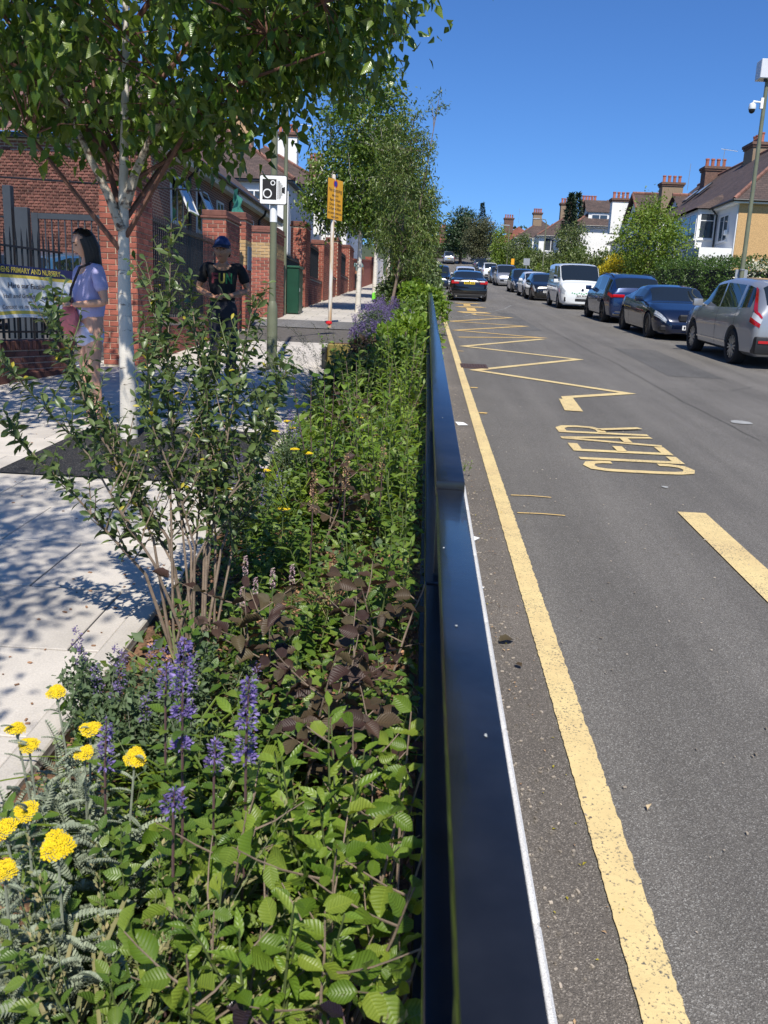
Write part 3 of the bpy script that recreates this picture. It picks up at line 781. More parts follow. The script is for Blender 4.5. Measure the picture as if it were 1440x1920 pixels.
# long two-storey school terrace running up the street
M_BRICKT = brickjoint('terrace_brick', (.25, .085, .05), (.18, .06, .045), (.42, .34, .26), .225, .075, .01)
tb = M_BRICKT.node_tree
for l in list(tb.links):
    pass
tc = [n for n in tb.nodes if n.type == 'TEX_COORD'][0]; br = [n for n in tb.nodes if n.type == 'TEX_BRICK'][0]
sx = tb.nodes.new('ShaderNodeSeparateXYZ'); cxy = tb.nodes.new('ShaderNodeCombineXYZ'); ad = tb.nodes.new('ShaderNodeMath'); ad.operation = 'ADD'
tb.links.new(tc.outputs['Object'], sx.inputs[0]); tb.links.new(sx.outputs[0], ad.inputs[0]); tb.links.new(sx.outputs[1], ad.inputs[1])
tb.links.new(ad.outputs[0], cxy.inputs[0]); tb.links.new(sx.outputs[2], cxy.inputs[1]); tb.links.new(cxy.outputs[0], br.inputs['Vector'])
te = thing('school_terrace', 'long red brick school range with white windows and black gutters', 'building', (TX, 22.65, gz(22.65)))
TL = 18.5; He = 5.72 - gz(22.65)
q = MB(); q.bx(-7, -.005, -.03, TL, -.5, He); q.build('wall', M_BRICKT, te)
for y0, y1, dz in ((0, 8.6, .0), (8.7, TL + .2, -.0)):
    q = MB(); q.bx(.0, .28, y0, y1, He - .02 + dz, He + .02 + dz); q.bx(.26, .3, y0, y1, He + .02 + dz, He + .2 + dz); q.build('fascia', M_FRAME, te)
    q = MB(); q.tube([(.37, y0, He + .2 + dz), (.37, y1, He + .2 + dz)], .07, 8); q.build('gutter', M_GUTTER, te)
q = MB(); roofquad(q, [(.36, 0, He + .2), (.36, TL + .3, He + .2), (-3.6, TL + .3, He + 3.3), (-3.6, 4.4, He + 3.3)]); build_uv(q, 'roof', M_TILE, te)
for y in (3.3, 8.6, 14.0):
    q = MB(); q.tube([(.37, y, He + .18), (.3, y, He - .05), (.08, y, He - .25), (.08, y, 0)], .05, 8); q.build('downpipe', M_GUTTER, te)
for y, w in ((1.6, 1.2), (4.3, 1.15), (6.9, .95), (9.9, .95), (12.2, .9), (15.3, .9), (16.9, .8)):
    f = window(te, (0, y, He - 1.65), (0, 1, 0), (1, 0, 0), w, 1.25, 2)
# two top-hung casements standing open
for y in (1.7, 4.35):
    q = MB(); u = Vector((0, 1, 0)); rot = Matrix.Rotation(RAD(-24), 3, 'Y')
    f = MB()
    for (a, b, c, d) in ((0, 1.0, -.06, 0), (0, 1.0, -1.05, -.99), (0, .06, -.99, -.06), (.94, 1.0, -.99, -.06)):
        f.box(rot @ Vector((.02, (a + b) / 2, (c + d) / 2)), (.045, b - a, d - c), 0, rot)
    o = f.build('open_casement', M_FRAME, te, loc=(.05, y, He - .42))
    g = MB(); g.box(rot @ Vector((.02, .5, -.52)), (.012, .9, .95), 0, rot); g.build('pane', M_PANE, o)

# ------------------------------------------------------------------ generic house
def chimney(parent, x, y, z0, w, d, h, pots, mt, along='x', name='chimney'):
    q = MB(); q.bx(x - w / 2, x + w / 2, y - d / 2, y + d / 2, z0, z0 + h - .3)
    c = q.build(name, mt, parent)
    q = MB(); q.bx(x - w / 2 - .07, x + w / 2 + .07, y - d / 2 - .07, y + d / 2 + .07, z0 + h - .3, z0 + h - .18); q.bx(x - w / 2 - .13, x + w / 2 + .13, y - d / 2 - .13, y + d / 2 + .13, z0 + h - .18, z0 + h - .02); q.build('chimney_cap', M_CHB, c)
    pm = MB().lathe([(.15, 0), (.12, .1), (.115, .45), (.145, .48), (.14, .56), (.09, .56)], 10).mesh('chimney_pot', M_POT, smooth=True)
    for i in range(pots):
        k = (i + .5) / pots - .5
        link('chimney_pot', pm, c, (x + k * w, y, z0 + h - .02) if along == 'x' else (x, y + k * d, z0 + h - .02))
    return c
def aerial(parent, x, y, z, h=1.0, yagi=True):
    q = MB(); q.tube([(x, y, z), (x + .05, y, z + h)], .02, 5)
    if yagi:
        q.tube([(x - .2, y, z + h), (x + .9, y, z + h - .12)], .015, 5)
        for i in range(6): q.tube([(x + i * .17, y - .25, z + h - i * .02), (x + i * .17, y + .25, z + h - i * .02)], .01, 4)
    q.build('aerial', M_GALV, parent)
def hiproof(mb, x0, x1, y0, y1, ze, zr, hip0=True, hip1=True, ov=.35):
    """ridge along y"""
    x0 -= ov; x1 += ov; y0 -= ov; y1 += ov; xm = (x0 + x1) / 2; r = (x1 - x0) / 2 * .85
    a = y0 + (r if hip0 else 0); b = y1 - (r if hip1 else 0)
    roofquad(mb, [(x0, y1, ze), (x0, y0, ze), (xm, a, zr), (xm, b, zr)])
    roofquad(mb, [(x1, y0, ze), (x1, y1, ze), (xm, b, zr), (xm, a, zr)])
    if hip0: roofquad(mb, [(x0, y0, ze), (x1, y0, ze), (xm, a, zr)])
    if hip1: roofquad(mb, [(x1, y1, ze), (x0, y1, ze), (xm, b, zr)])
    return xm, a, b
def gable_x(mb, x0, x1, y0, y1, ze, zr, ov=.3):
    """wing with its ridge along x, gable end at x0"""
    x0 -= ov; y0 -= ov; y1 += ov; ym = (y0 + y1) / 2
    roofquad(mb, [(x0, y0, ze), (x1, y0, ze), (x1, ym, zr), (x0, ym, zr)])
    roofquad(mb, [(x1, y1, ze), (x0, y1, ze), (x0, ym, zr), (x1, ym, zr)])
def ridge(parent, a, b, r=.12):
    a, b = Vector(a), Vector(b); n = max(1, int((b - a).length / .45))
    q = MB()
    for i in range(n):
        p0 = a.lerp(b, i / n); p1 = a.lerp(b, (i + .97) / n); q.tube([p0, p1], r, 6)
    q.build('ridge_tiles', M_RIDGE, parent)

# left houses beyond the school
def left_house(label, y0, y1, ze, zr, x0, x1, tile, gable):
    t = thing('house', label, 'house', (x0, y0, gz(y0)), 0, 'houses on the left side')
    b = gz(y0); L = y1 - y0; w = x1 - x0
    q = MB(); q.bx(0, w, 0, L, -1, ze - b); q.build('wall', M_WRENDER, t)
    q = MB(); xm, a, c = hiproof(q, 0, w, 0, L, ze - b, zr - b); build_uv(q, 'roof', tile, t)
    q = MB(); q.bx(-.3, w + .3, -.3, L + .3, ze - b - .12, ze - b - .01); q.build('soffit', M_GUTTER, t)
    ridge(t, (xm, a, zr - b), (xm, c, zr - b)); ridge(t, (w + .35, -.35, ze - b + .05), (xm, a, zr - b), .1)
    return t, b, L, w
t, b, L, w = left_house('large house with a steep brown hipped roof and tall brick chimney above the school range', 45, 55, 8.3, 11.6, -16, -7.2, M_TILE, False)
chimney(t, 5.6, 4.2, 10.3 - b, 1.0, .8, 2.7, 3, mat('buff_chimney', (.42, .27, .15), .9, .25, 6, .3, 20))
window(t, (w - 2.6, 0, 8.3 - b - 2.0), (1, 0, 0), (0, -1, 0), 1.7, 1.5, 2, top=True)
t, b, L, w = left_house('white rendered house with a bay window and red chimney pots behind the camera sign', 56.5, 70, 9.8, 12.6, -15.5, -7.0, M_TILE, True)
chimney(t, 5.9, 3.0, 11.4 - b, 1.3, .8, 2.0, 5, M_WRENDER)
aerial(t, 6.6, 3.0, 13.0 - b)
q = MB(); q.bx(w, w + .9, 1.2, 4.2, 1.5, 9.2 - b); q.build('bay', M_WRENDER, t)
window(t, (w + .9, 1.4, 9.2 - b - 2.1), (0, 1, 0), (1, 0, 0), 2.6, 1.5, 3, top=True)
window(t, (w - .0 + .1, 1.2, 9.2 - b - 2.1), (1, 0, 0), (0, -1, 0), .75, 1.5, 1, top=True)
window(t, (w - 2.4, 0, 9.8 - b - 2.4), (1, 0, 0), (0, -1, 0), 1.6, 1.5, 2, top=True)
t, b, L, w = left_house('farther white house half hidden by the second birch', 73, 86, 10.6, 13.4, -15, -6.8, M_TILE, True)
chimney(t, 5.2, 3.0, 12.4 - b, 1.2, .8, 2.2, 4, M_CHB)
window(t, (w - 2.4, 0, 10.6 - b - 2.2), (1, 0, 0), (0, -1, 0), 1.6, 1.5, 2, top=True)
# teal debris net over scaffold, behind the pillar gap
q = MB(); vs = []; 
for j in range(9):
    for i in range(15):
        u, v = i / 14, j / 8; hgt = 1.0 + .9 * (1 - abs(u - .15)) * 1.0
        vs.append((-6.0 + .14 * math.sin(i * 1.9 + j), 27 + 3.4 * u, gz(27) + 1.4 + v * hgt * (1.25 - .75 * u) + .04 * math.sin(5 * u + j)))
q.add(vs, [(j * 15 + i, j * 15 + i + 1, (j + 1) * 15 + i + 1, (j + 1) * 15 + i) for j in range(8) for i in range(14)])
for v in list(vs): q.v.append((v[0] - .05, v[1], v[2]))
tag(q.build('tarpaulin', mat('teal_net', (.10, .42, .33), .6, .2, 9), smooth=True), 'pale teal tarpaulin heaped behind the wall between the broad and cabinet pillars', 'tarpaulin')

# ------------------------------------------------------------------ poles, signs, cabinet, post box
pz = gz(12.4) + .1
t = thing('lamp_post', 'olive green lamp post with a thick base carrying the white camera sign', 'lamp post', (-2.19, 12.4, pz))
q = MB(); q.lathe([(.077, -.05), (.077, .8), (.072, .88), (.05, .95)], 16); q.build('base_sleeve', M_OLIVE, t, smooth=True)
q = MB(); q.lathe([(.05, .9), (.046, 3.2), (.04, 7.2)], 14); q.build('pole', M_OLIVE, t, smooth=True)
q = MB(); q.tube([(0, 0, 7.15), (.02, .05, 7.35), (.25, .5, 7.42), (.45, .9, 7.42)], .03, 8); a_ = q.build('bracket_arm', M_OLIVE, t, smooth=True)
q = MB(); q.box((.6, 1.2, 7.42), (.2, .6, .1), 0, Matrix.Rotation(-.46, 3, 'Z')); q.build('lantern', M_GALV, t, bevel=.03)
q = MB(); q.lathe([(.052, 2.03), (.052, 2.3)], 14); q.build('label_band', M_SIGNW, t)
# camera sign plate: white with a black border and pictogram, built as raised pieces
sp = thing('camera_sign', 'white square sign with a black traffic camera symbol on the olive lamp post', 'sign', (-2.185, 12.33, gz(12.4) + .1 + 2.45))
def rrect(x0, x1, z0, z1, r, n=4):
    out = []
    for cx, cz, a0 in ((x1 - r, z1 - r, 0), (x0 + r, z1 - r, 90), (x0 + r, z0 + r, 180), (x1 - r, z0 + r, 270)):
        for i in range(n + 1): a = RAD(a0 + 90 * i / n); out.append((cx + r * math.cos(a), cz + r * math.sin(a)))
    return out
def plate(name, pts, y, th, mt, parent): return MB().poly([(x, y, z) for x, z in pts], (0, -1, 0), th).build(name, mt, parent)
plate('sign_plate', rrect(-.195, .195, -.195, .195, .03), 0, .012, M_SIGNK, sp)
plate('sign_face', rrect(-.185, .185, -.185, .185, .024), -.012, .002, M_SIGNW, sp)
plate('symbol', [(-.15, -.13), (.045, -.13), (.045, .14), (-.15, .14)], -.014, .0015, M_SIGNK, sp)
def ring(cx, cz, r0, r1, y, th, mt, n=20):
    q = MB(); vs = [(cx + r * math.cos(6.283 * i / n), y - d, cz + r * math.sin(6.283 * i / n)) for d in (0, th) for r in (r0, r1) for i in range(n)]
    fs = []
    for i in range(n):
        k = (i + 1) % n; fs += [(2 * n + i, 2 * n + k, 3 * n + k, 3 * n + i), (n + i, n + k, 3 * n + k, 3 * n + i), (i, k, 2 * n + k, 2 * n + i)]
    return q.add(vs, fs).build('symbol', mt, sp)
ring(-.08, -.05, .047, .063, -.0155, .0015, M_SIGNW); ring(-.005, .09, .022, .034, -.0155, .0015, M_SIGNW)
for i, (x, h0, h1) in enumerate(((.063, -.12, .12), (.082, -.12, .12), (.101, -.11, .095), (.118, -.075, .07))):
    plate('symbol', [(x, h0), (x + .009, h0), (x + .009, h1), (x, h1)], -.014, .0015, M_SIGNK, sp)
plate('symbol', [(.127, -.035), (.165, -.05), (.165, .045), (.127, .03)], -.014, .0015, M_SIGNK, sp)
q = MB(); q.bx(-.06, .06, .0, .03, -.1, -.07); q.bx(-.06, .06, .0, .03, .07, .1); q.build('clamp', M_GALV, sp)

t = thing('lamp_post', 'thin olive lamp post standing behind the camera sign post by the cabinet', 'lamp post', (-4.0, 24.5, gz(24.5) + .1))
q = MB(); q.lathe([(.06, 0), (.055, 3), (.04, 9.5)], 12); q.build('pole', M_OLIVE, t, smooth=True)
q = MB(); q.tube([(0, 0, 9.4), (.2, .1, 9.7), (.9, .5, 9.8)], .03, 8); q.build('bracket_arm', M_OLIVE, t)
q = MB(); q.box((1.15, .63, 9.8), (.55, .22, .1), 0, Matrix.Rotation(.5, 3, 'Z')); q.build('lantern', M_GALV, t, bevel=.03)

t = thing('sign_post', 'rust streaked post holding the yellow no stopping sign', 'sign post', (-2.25, 20.6, gz(20.6) + .1))
m, n, l, b_ = nt('rust_streaks'); co = n.new('ShaderNodeTexCoord').outputs['Object']
mp = n.new('ShaderNodeMapping'); mp.inputs['Scale'].default_value = (12, 12, 1.2); l.new(co, mp.inputs['Vector']); no = noise(n, l, mp.outputs[0], 1, 5, .65)
rr = ramp(n, [(.4, (.62, .6, .55)), (.55, (.50, .36, .22)), (.68, (.36, .13, .04))]); l.new(no.outputs[0], rr.inputs[0]); l.new(rr.outputs[0], b_.inputs['Base Color']); b_.inputs['Roughness'].default_value = .75
q = MB(); q.lathe([(.045, -.05), (.045, 3.42), (.03, 3.45)], 12); q.build('post', m, t, smooth=True)
ys_ = thing('no_stopping_sign', 'tall yellow no stopping plate on the rusty post, turned towards the road', 'sign', (-2.2, 20.6, gz(20.6) + .1 + 2.9), RAD(62))
plate('sign_plate', rrect(-.31, .31, -.45, .45, .02), .02, .014, M_SIGNK, ys_)
plate('sign_face', rrect(-.305, .305, -.443, .443, .02), .006, .003, M_SIGNY, ys_)
def put(parent, s, x, z, size, fit=None, mt=None):
    me = textmesh(s, size, mt or M_SIGNK, fit, .0015)
    o = link('lettering', me, parent, (x, .0015, z)); o.rotation_euler = (RAD(90), 0, 0); return o
q = MB(); k = 20; q.add([(.085 * math.cos(6.283 * i / k), .001, .345 + .085 * math.sin(6.283 * i / k)) for i in range(k)], [tuple(range(k))]); q.build('symbol', mat('sign_red', (.55, .02, .03), .5, 0), ys_)
q = MB(); q.add([(.062 * math.cos(6.283 * i / k), -.001, .345 + .062 * math.sin(6.283 * i / k)) for i in range(k)], [tuple(range(k))]); q.build('symbol', mat('sign_blue', (.03, .05, .30), .5, 0), ys_)
put(ys_, 'No stopping', 0, .20, .12, .52); put(ys_, 'Mon-Fri', 0, .08, .085, .25); put(ys_, '8am-9.30am', 0, -.015, .085, .42)
put(ys_, '12noon-1.30pm', 0, -.11, .085, .48); put(ys_, '2.45pm-4.30pm', 0, -.205, .085, .5); put(ys_, 'on school entrance', 0, -.3, .08, .56); put(ys_, 'markings', 0, -.385, .08, .3)

t = thing('utility_cabinet', 'tall dark green street cabinet standing against the brick wall', 'cabinet', (-3.82, 25.3, gz(25.3) + .1))
q = MB(); q.bx(-.17, .17, -.4, .4, 0, 1.27); q.build('body', M_CAB, t, bevel=.012)
q = MB(); q.bx(-.2, .2, -.43, .43, 1.27, 1.33); q.build('lid', mat('cabinet_lid', (.03, .10, .06), .35, .1), t, bevel=.012)
q = MB(); q.bx(.171, .185, -.36, .36, .08, 1.2); d_ = q.build('door', M_CAB, t, bevel=.004)
q = MB(); q.bx(.185, .2, -.3, -.26, .62, .72); q.build('handle', M_GALV, d_)

t = thing('post_box', 'red pillar post box far up the left pavement', 'post box', (-2.42, 68, gz(68) + .1))
q = MB(); q.lathe([(.25, 0), (.25, .12), (.225, .16), (.225, 1.2), (.25, 1.22), (.25, 1.27)], 16); q.build('body', M_RED, t, smooth=True)
q = MB(); q.lathe([(.27, 1.27), (.28, 1.3), (.25, 1.38), (.12, 1.45), (.02, 1.47)], 16); q.build('cap', M_RED, t, smooth=True)
q = MB(); q.bx(-.1, .1, -.235, -.2, 1.08, 1.12); q.build('slot', M_SIGNK, t)
q = MB(); q.bx(-.08, .08, -.235, -.2, .82, 1.0); q.build('notice', M_SIGNW, t)
# ================================================================== FOLIAGE TOOLS
def leaf_tmpl(w, rows=4, fold=.25, droop=.12, kind='ovate', wave=0):
    V, F, UV = [], [], []
    for i in range(rows + 1):
        v = i / rows
        if kind == 'ovate': s = math.sin(math.pi * max(.0, v) ** .8) ** .85 if 0 < v < 1 else 0
        elif kind == 'beech': s = (math.sin(math.pi * v ** .88) ** .62) if 0 < v < 1 else 0
        elif kind == 'lance': s = math.sin(math.pi * v ** .8) if 0 < v < 1 else 0
        elif kind == 'birch': s = min(1, v / .16) ** .6 * (1 - v) ** .8 * 1.18
        elif kind == 'strap': s = min(1, v / .1) * (1 - v) ** .45 if v < 1 else 0
        else: s = math.sin(math.pi * v ** 1.25) ** .8 if 0 < v < 1 else 0
        hw = max(.012, w / 2 * s); z = -droop * v * v; e = z + fold * hw * 2 + wave * math.sin(i * 2.4) * hw
        V += [(-hw, v, e), (0, v, z), (hw, v, z + fold * hw * 2 - wave * math.sin(i * 2.4 + 1) * hw)]
        UV += [(.5 - .5 * hw / (w / 2), v), (.5, v), (.5 + .5 * hw / (w / 2), v)]
    for i in range(rows):
        a = 3 * i; F += [(a, a + 1, a + 4, a + 3), (a + 1, a + 2, a + 5, a + 4)]
    return np.array(V), F, UV
def leaf_mesh(tm, m, name='leaf', sm=True):
    me = bpy.data.meshes.new(name); me.from_pydata([tuple(v) for v in tm[0]], [], tm[1]); me.materials.append(m)
    ul = me.uv_layers.new(name='UVMap'); li = np.zeros(len(me.loops), dtype=np.int32); me.loops.foreach_get('vertex_index', li)
    ul.data.foreach_set('uv', np.array(tm[2])[li].ravel())
    if sm: me.polygons.foreach_set('use_smooth', [True] * len(me.polygons))
    return me
def norm(a): return a / np.maximum(1e-9, np.linalg.norm(a, axis=1, keepdims=True))
def cloud(name, P, D, N, Sz, tm, mats, parent, midx=None):
    """many leaves as one mesh: P base points, D axis, N face normal hint, Sz length"""
    P = np.asarray(P, float); D = norm(np.asarray(D, float)); N = np.asarray(N, float); Sz = np.asarray(Sz, float)
    X = norm(np.cross(D, N)); Z = np.cross(X, D)
    T, F, UV = tm; k = len(T); n = len(P)
    V = P[:, None, :] + Sz[:, None, None] * (T[None, :, 0, None] * X[:, None, :] + T[None, :, 1, None] * D[:, None, :] + T[None, :, 2, None] * Z[:, None, :])
    fl = np.array([len(f) for f in F]); fi = np.concatenate([np.array(f) for f in F])
    me = bpy.data.meshes.new(name); me.vertices.add(n * k); me.vertices.foreach_set('co', V.astype(np.float32).ravel())
    L = (np.arange(n)[:, None] * k + fi[None, :]).ravel(); me.loops.add(len(L)); me.loops.foreach_set('vertex_index', L.astype(np.int32))
    tot = np.tile(fl, n); st = np.concatenate([[0], np.cumsum(tot)[:-1]]); me.polygons.add(len(tot)); me.polygons.foreach_set('loop_start', st.astype(np.int32))
    ul = me.uv_layers.new(name='UVMap'); ul.data.foreach_set('uv', np.tile(np.array(UV)[fi].ravel(), n).astype(np.float32))
    ml = mats if isinstance(mats, (list, tuple)) else [mats]
    for q in ml: me.materials.append(q)
    if midx is not None: me.polygons.foreach_set('material_index', np.repeat(midx, len(F)).astype(np.int32))
    me.polygons.foreach_set('use_smooth', np.ones(len(tot), dtype=bool))
    me.update(calc_edges=True); return stuff(link(name, me, parent))
def basis(p, d, nrm, s):
    d = Vector(d).normalized(); x = d.cross(Vector(nrm))
    x = x.normalized() if x.length > 1e-5 else d.orthogonal().normalized()
    z = x.cross(d); p = Vector(p)
    return Matrix(((x.x * s, d.x * s, z.x * s, p.x), (x.y * s, d.y * s, z.y * s, p.y), (x.z * s, d.z * s, z.z * s, p.z), (0, 0, 0, 1)))
def name_clip(b): return b.x < .2 and b.y < 22      # nothing grows through the handrail
def place_leaves(root, leaves, meshes, tm, m, limit, base, cname='foliage'):
    """leaves: list of (p, d, n, s) in world space; the nearest `limit` become single leaf objects, the rest one part"""
    base = Vector(base)
    if name_clip(base): leaves = [q for q in leaves if q[0][0] < .05]
    leaves = sorted(leaves, key=lambda q: (Vector(q[0]) - CAM).length / q[3])
    for p, d, nn, s in leaves[:limit]:
        o = bpy.data.objects.new('leaf', rnd.choice(meshes)); COL.objects.link(o); o.parent = root
        o.matrix_basis = basis(Vector(p) - base, d, nn, s)
    rest = leaves[limit:]
    if rest:
        cloud(cname, [tuple(Vector(q[0]) - base) for q in rest], [tuple(q[1]) for q in rest], [tuple(q[2]) for q in rest], [q[3] for q in rest], tm, m, root)
def rvec(z=0): 
    v = Vector((rnd.gauss(0, 1), rnd.gauss(0, 1), rnd.gauss(0, 1) + z)); return v.normalized()

LM_BIRCH = leafmat('birch_leaf', [(.04, .085, .010), (.085, .155, .017), (.16, .22, .036), (.055, .11, .014)], .3, .32, veins=8, spec=.55)
LM_TREE = leafmat('street_tree_leaf', [(.05, .09, .016), (.09, .135, .026), (.15, .19, .045)], .4, .25)
LM_BRIGHT = leafmat('bright_leaf', [(.09, .165, .016), (.15, .225, .026), (.21, .27, .045)], .45, .3)
LM_DARK = leafmat('dark_leaf', [(.02, .042, .016), (.032, .06, .022), (.045, .08, .028)], .45, .15)
LM_OLIVE = leafmat('olive_leaf', [(.05, .06, .025), (.075, .085, .035), (.10, .10, .045)], .6, .15)
LM_HEDGE = leafmat('hedge_leaf', [(.03, .07, .012), (.055, .105, .018), (.09, .15, .028)], .4, .2)
LM_SHRUB = leafmat('shrub_mix_leaf', [(.045, .075, .018), (.085, .12, .03), (.14, .17, .05)], .5, .2)
LM_YELB = leafmat('yellow_bush_leaf', [(.42, .36, .02), (.55, .44, .02), (.3, .3, .03)], .5, .25)
LM_WFLOW = leafmat('white_blossom', [(.62, .60, .42), (.75, .74, .6), (.55, .52, .34)], .7, .2, tint=(1, 1, .8))
LM_CON = leafmat('conifer_needle', [(.012, .028, .014), (.02, .04, .02), (.03, .05, .025)], .6, .08)
M_BARKW = None
def barkmat(name, base, dark, sc=(14, 14, 5), thr=(.62, .7)):
    m, n, l, b = nt(name); co = n.new('ShaderNodeTexCoord').outputs['Object']
    mp = n.new('ShaderNodeMapping'); mp.inputs['Scale'].default_value = sc; l.new(co, mp.inputs['Vector'])
    t = noise(n, l, mp.outputs[0], 1, 5, .7); r = ramp(n, [(0, base), (thr[0], base), (thr[1], dark)]); l.new(t.outputs[0], r.inputs[0])
    t2 = noise(n, l, co, 3); r2 = ramp(n, [(.3, (.82, .8, .76)), (.7, (1.08,) * 3)]); l.new(t2.outputs[0], r2.inputs[0])
    l.new(mixc(n, l, 1.0, r.outputs[0], r2.outputs[0], 'MULTIPLY'), b.inputs['Base Color']); b.inputs['Roughness'].default_value = .8
    l.new(bump(n, l, t.outputs[0], .5, .01), b.inputs['Normal']); return m
M_BARKW = barkmat('white_birch_bark', (.66, .62, .55), (.10, .075, .06), (7, 7, 26), (.60, .68))
M_BARKT = mat('birch_limb_bark', (.16, .075, .05), .7, .35, 20, .3, 60)
M_BARK = mat('tree_bark', (.11, .085, .065), .9, .3, 10, .6, 30)
M_TWIG = mat('twig_bark', (.10, .065, .045), .8, .25, 30)
M_STEMG = mat('green_stem', (.20, .21, .08), .6, .25, 30)
M_STEMB = mat('grey_brown_stem', (.19, .14, .10), .75, .25, 25, .3, 60)
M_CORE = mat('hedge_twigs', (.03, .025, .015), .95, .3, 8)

T2 = leaf_tmpl(.62, 2, .2, .1, 'ovate'); T2N = leaf_tmpl(.4, 2, .2, .15, 'lance')
T3B = leaf_tmpl(.68, 4, .16, .18, 'birch')

def crown_tree(name, label, base, trunk_h, crown, lm, nclus, per, crad, lsize, tr=.12, group='trees', tm=None, bark=None, droop=.2, limbs=7, hollow=.55, lean=(0, 0), holes=0, seed=None, cat='tree', parts=0, meshes=None, clusters=None, trunk_pts=None, normal_up=.4, twigs=True, spread=1.0):
    """crown: list of ellipsoids (dx, dy, dz above base, rx, ry, rz)"""
    g = np.random.default_rng(seed if seed is not None else int(abs(base[0] * 37 + base[1] * 91)) + 3)
    t = thing(name, label, cat, base, 0, group); bark = bark or M_BARK; tm = tm or T2
    top = max(c[2] + c[5] * .55 for c in crown)
    tp = trunk_pts or [(0, 0, -.15), (lean[0] * .2, lean[1] * .2, trunk_h * .4), (lean[0] * .5, lean[1] * .5, trunk_h), (lean[0], lean[1], top)]
    rr = [tr * 1.12, tr * .92, tr * .75, tr * .18] if trunk_pts is None else [tr * (1.08 - .9 * i / (len(tp) - 1)) for i in range(len(tp))]
    MB().tube(tp, rr, 10).build('trunk', bark, t, smooth=True)
    C = []
    if clusters is None:
        vol = np.array([c[3] * c[4] * c[5] for c in crown]); vol = vol / vol.sum()
        for _ in range(nclus):
            c = crown[g.choice(len(crown), p=vol)]; d = g.normal(size=3); d /= np.linalg.norm(d)
            r = (hollow + (1 - hollow) * g.random()) if g.random() < .8 else g.random()
            C.append(np.array(c[:3]) + d * r * np.array(c[3:]))
    else: C = [np.array(c) for c in clusters]
    C = np.array(C)
    # limbs reach a spread of clusters, twigs join the rest
    mb = MB(); tpv = [Vector(p) for p in tp]
    def on_trunk(z):
        for a, b in zip(tpv[:-1], tpv[1:]):
            if a.z <= z <= b.z: return a.lerp(b, (z - a.z) / max(1e-6, b.z - a.z))
        return tpv[-1]
    idx = [int(i) for i in g.choice(len(C), min(limbs, len(C)), replace=False)]; pts = []
    for i in idx:
        e = Vector(C[i]); s0 = on_trunk(max(trunk_h * .75, min(top * .9, e.z - (.5 + .4 * g.random()) * max(.3, Vector((e.x, e.y, 0)).length))))
        m1 = s0.lerp(e, .4) + Vector((0, 0, .12 * (e - s0).length)); m2 = s0.lerp(e, .75) + Vector((0, 0, .1 * (e - s0).length))
        q = MB(); q.tube([s0, m1, m2, e], [tr * .32, tr * .22, tr * .13, tr * .05], 6); q.build('branch', bark, t, smooth=True)
        pts += [s0, m1, m2, e]
    pts += [p for p in tpv[1:]]
    if twigs:
        pa = np.array([tuple(p) for p in pts])
        for c in C:
            d = np.linalg.norm(pa - c, axis=1) + .6 * np.maximum(0, pa[:, 2] - c[2]); k = int(d.argmin()); a = Vector(pa[k]); e = Vector(c)
            mb.tube([a, a.lerp(e, .55) + Vector((0, 0, .06 * (e - a).length)), e], [tr * .11, tr * .07, tr * .03], 4, cap=False)
        stuff(mb.build('twigs', bark, t))
    n = len(C) * per
    cc = np.repeat(C, per, axis=0); off = g.normal(size=(n, 3)) * crad * np.array([1, 1, .8]) * spread * .55
    P = cc + off; ctr = np.mean([c[:3] for c in crown], axis=0)
    out = norm(P - ctr); D = norm(g.normal(size=(n, 3)) * .9 + out * .5 + np.array([0, 0, -droop * 3]))
    N = norm(g.normal(size=(n, 3)) * .8 + out * .5 + np.array([0, 0, normal_up])); Sz = lsize * g.uniform(.65, 1.2, n)
    if parts:
        wb = np.array(base); dist = np.linalg.norm(P + wb - np.array(CAM), axis=1) / Sz
        # only leaves inside the view
        v = P + wb - np.array(CAM); zc = v @ np.array(f_); px = (v @ np.array(r_)) / zc * 1580; py = (v @ np.array(u_)) / zc * 1580
        dist = np.where((zc > .2) & (abs(px) < 730) & (abs(py) < 970), dist, 1e9)
        o_ = np.argsort(dist); near = o_[:parts]; far = o_[parts:]
        for i in near:
            ob = bpy.data.objects.new('leaf', meshes[int(i) % len(meshes)]); COL.objects.link(ob); ob.parent = t
            ob.matrix_basis = basis(P[i], D[i], N[i], Sz[i])
        P, D, N, Sz = P[far], D[far], N[far], Sz[far]
    cloud('crown', P, D, N, Sz, tm, lm, t)
    return t

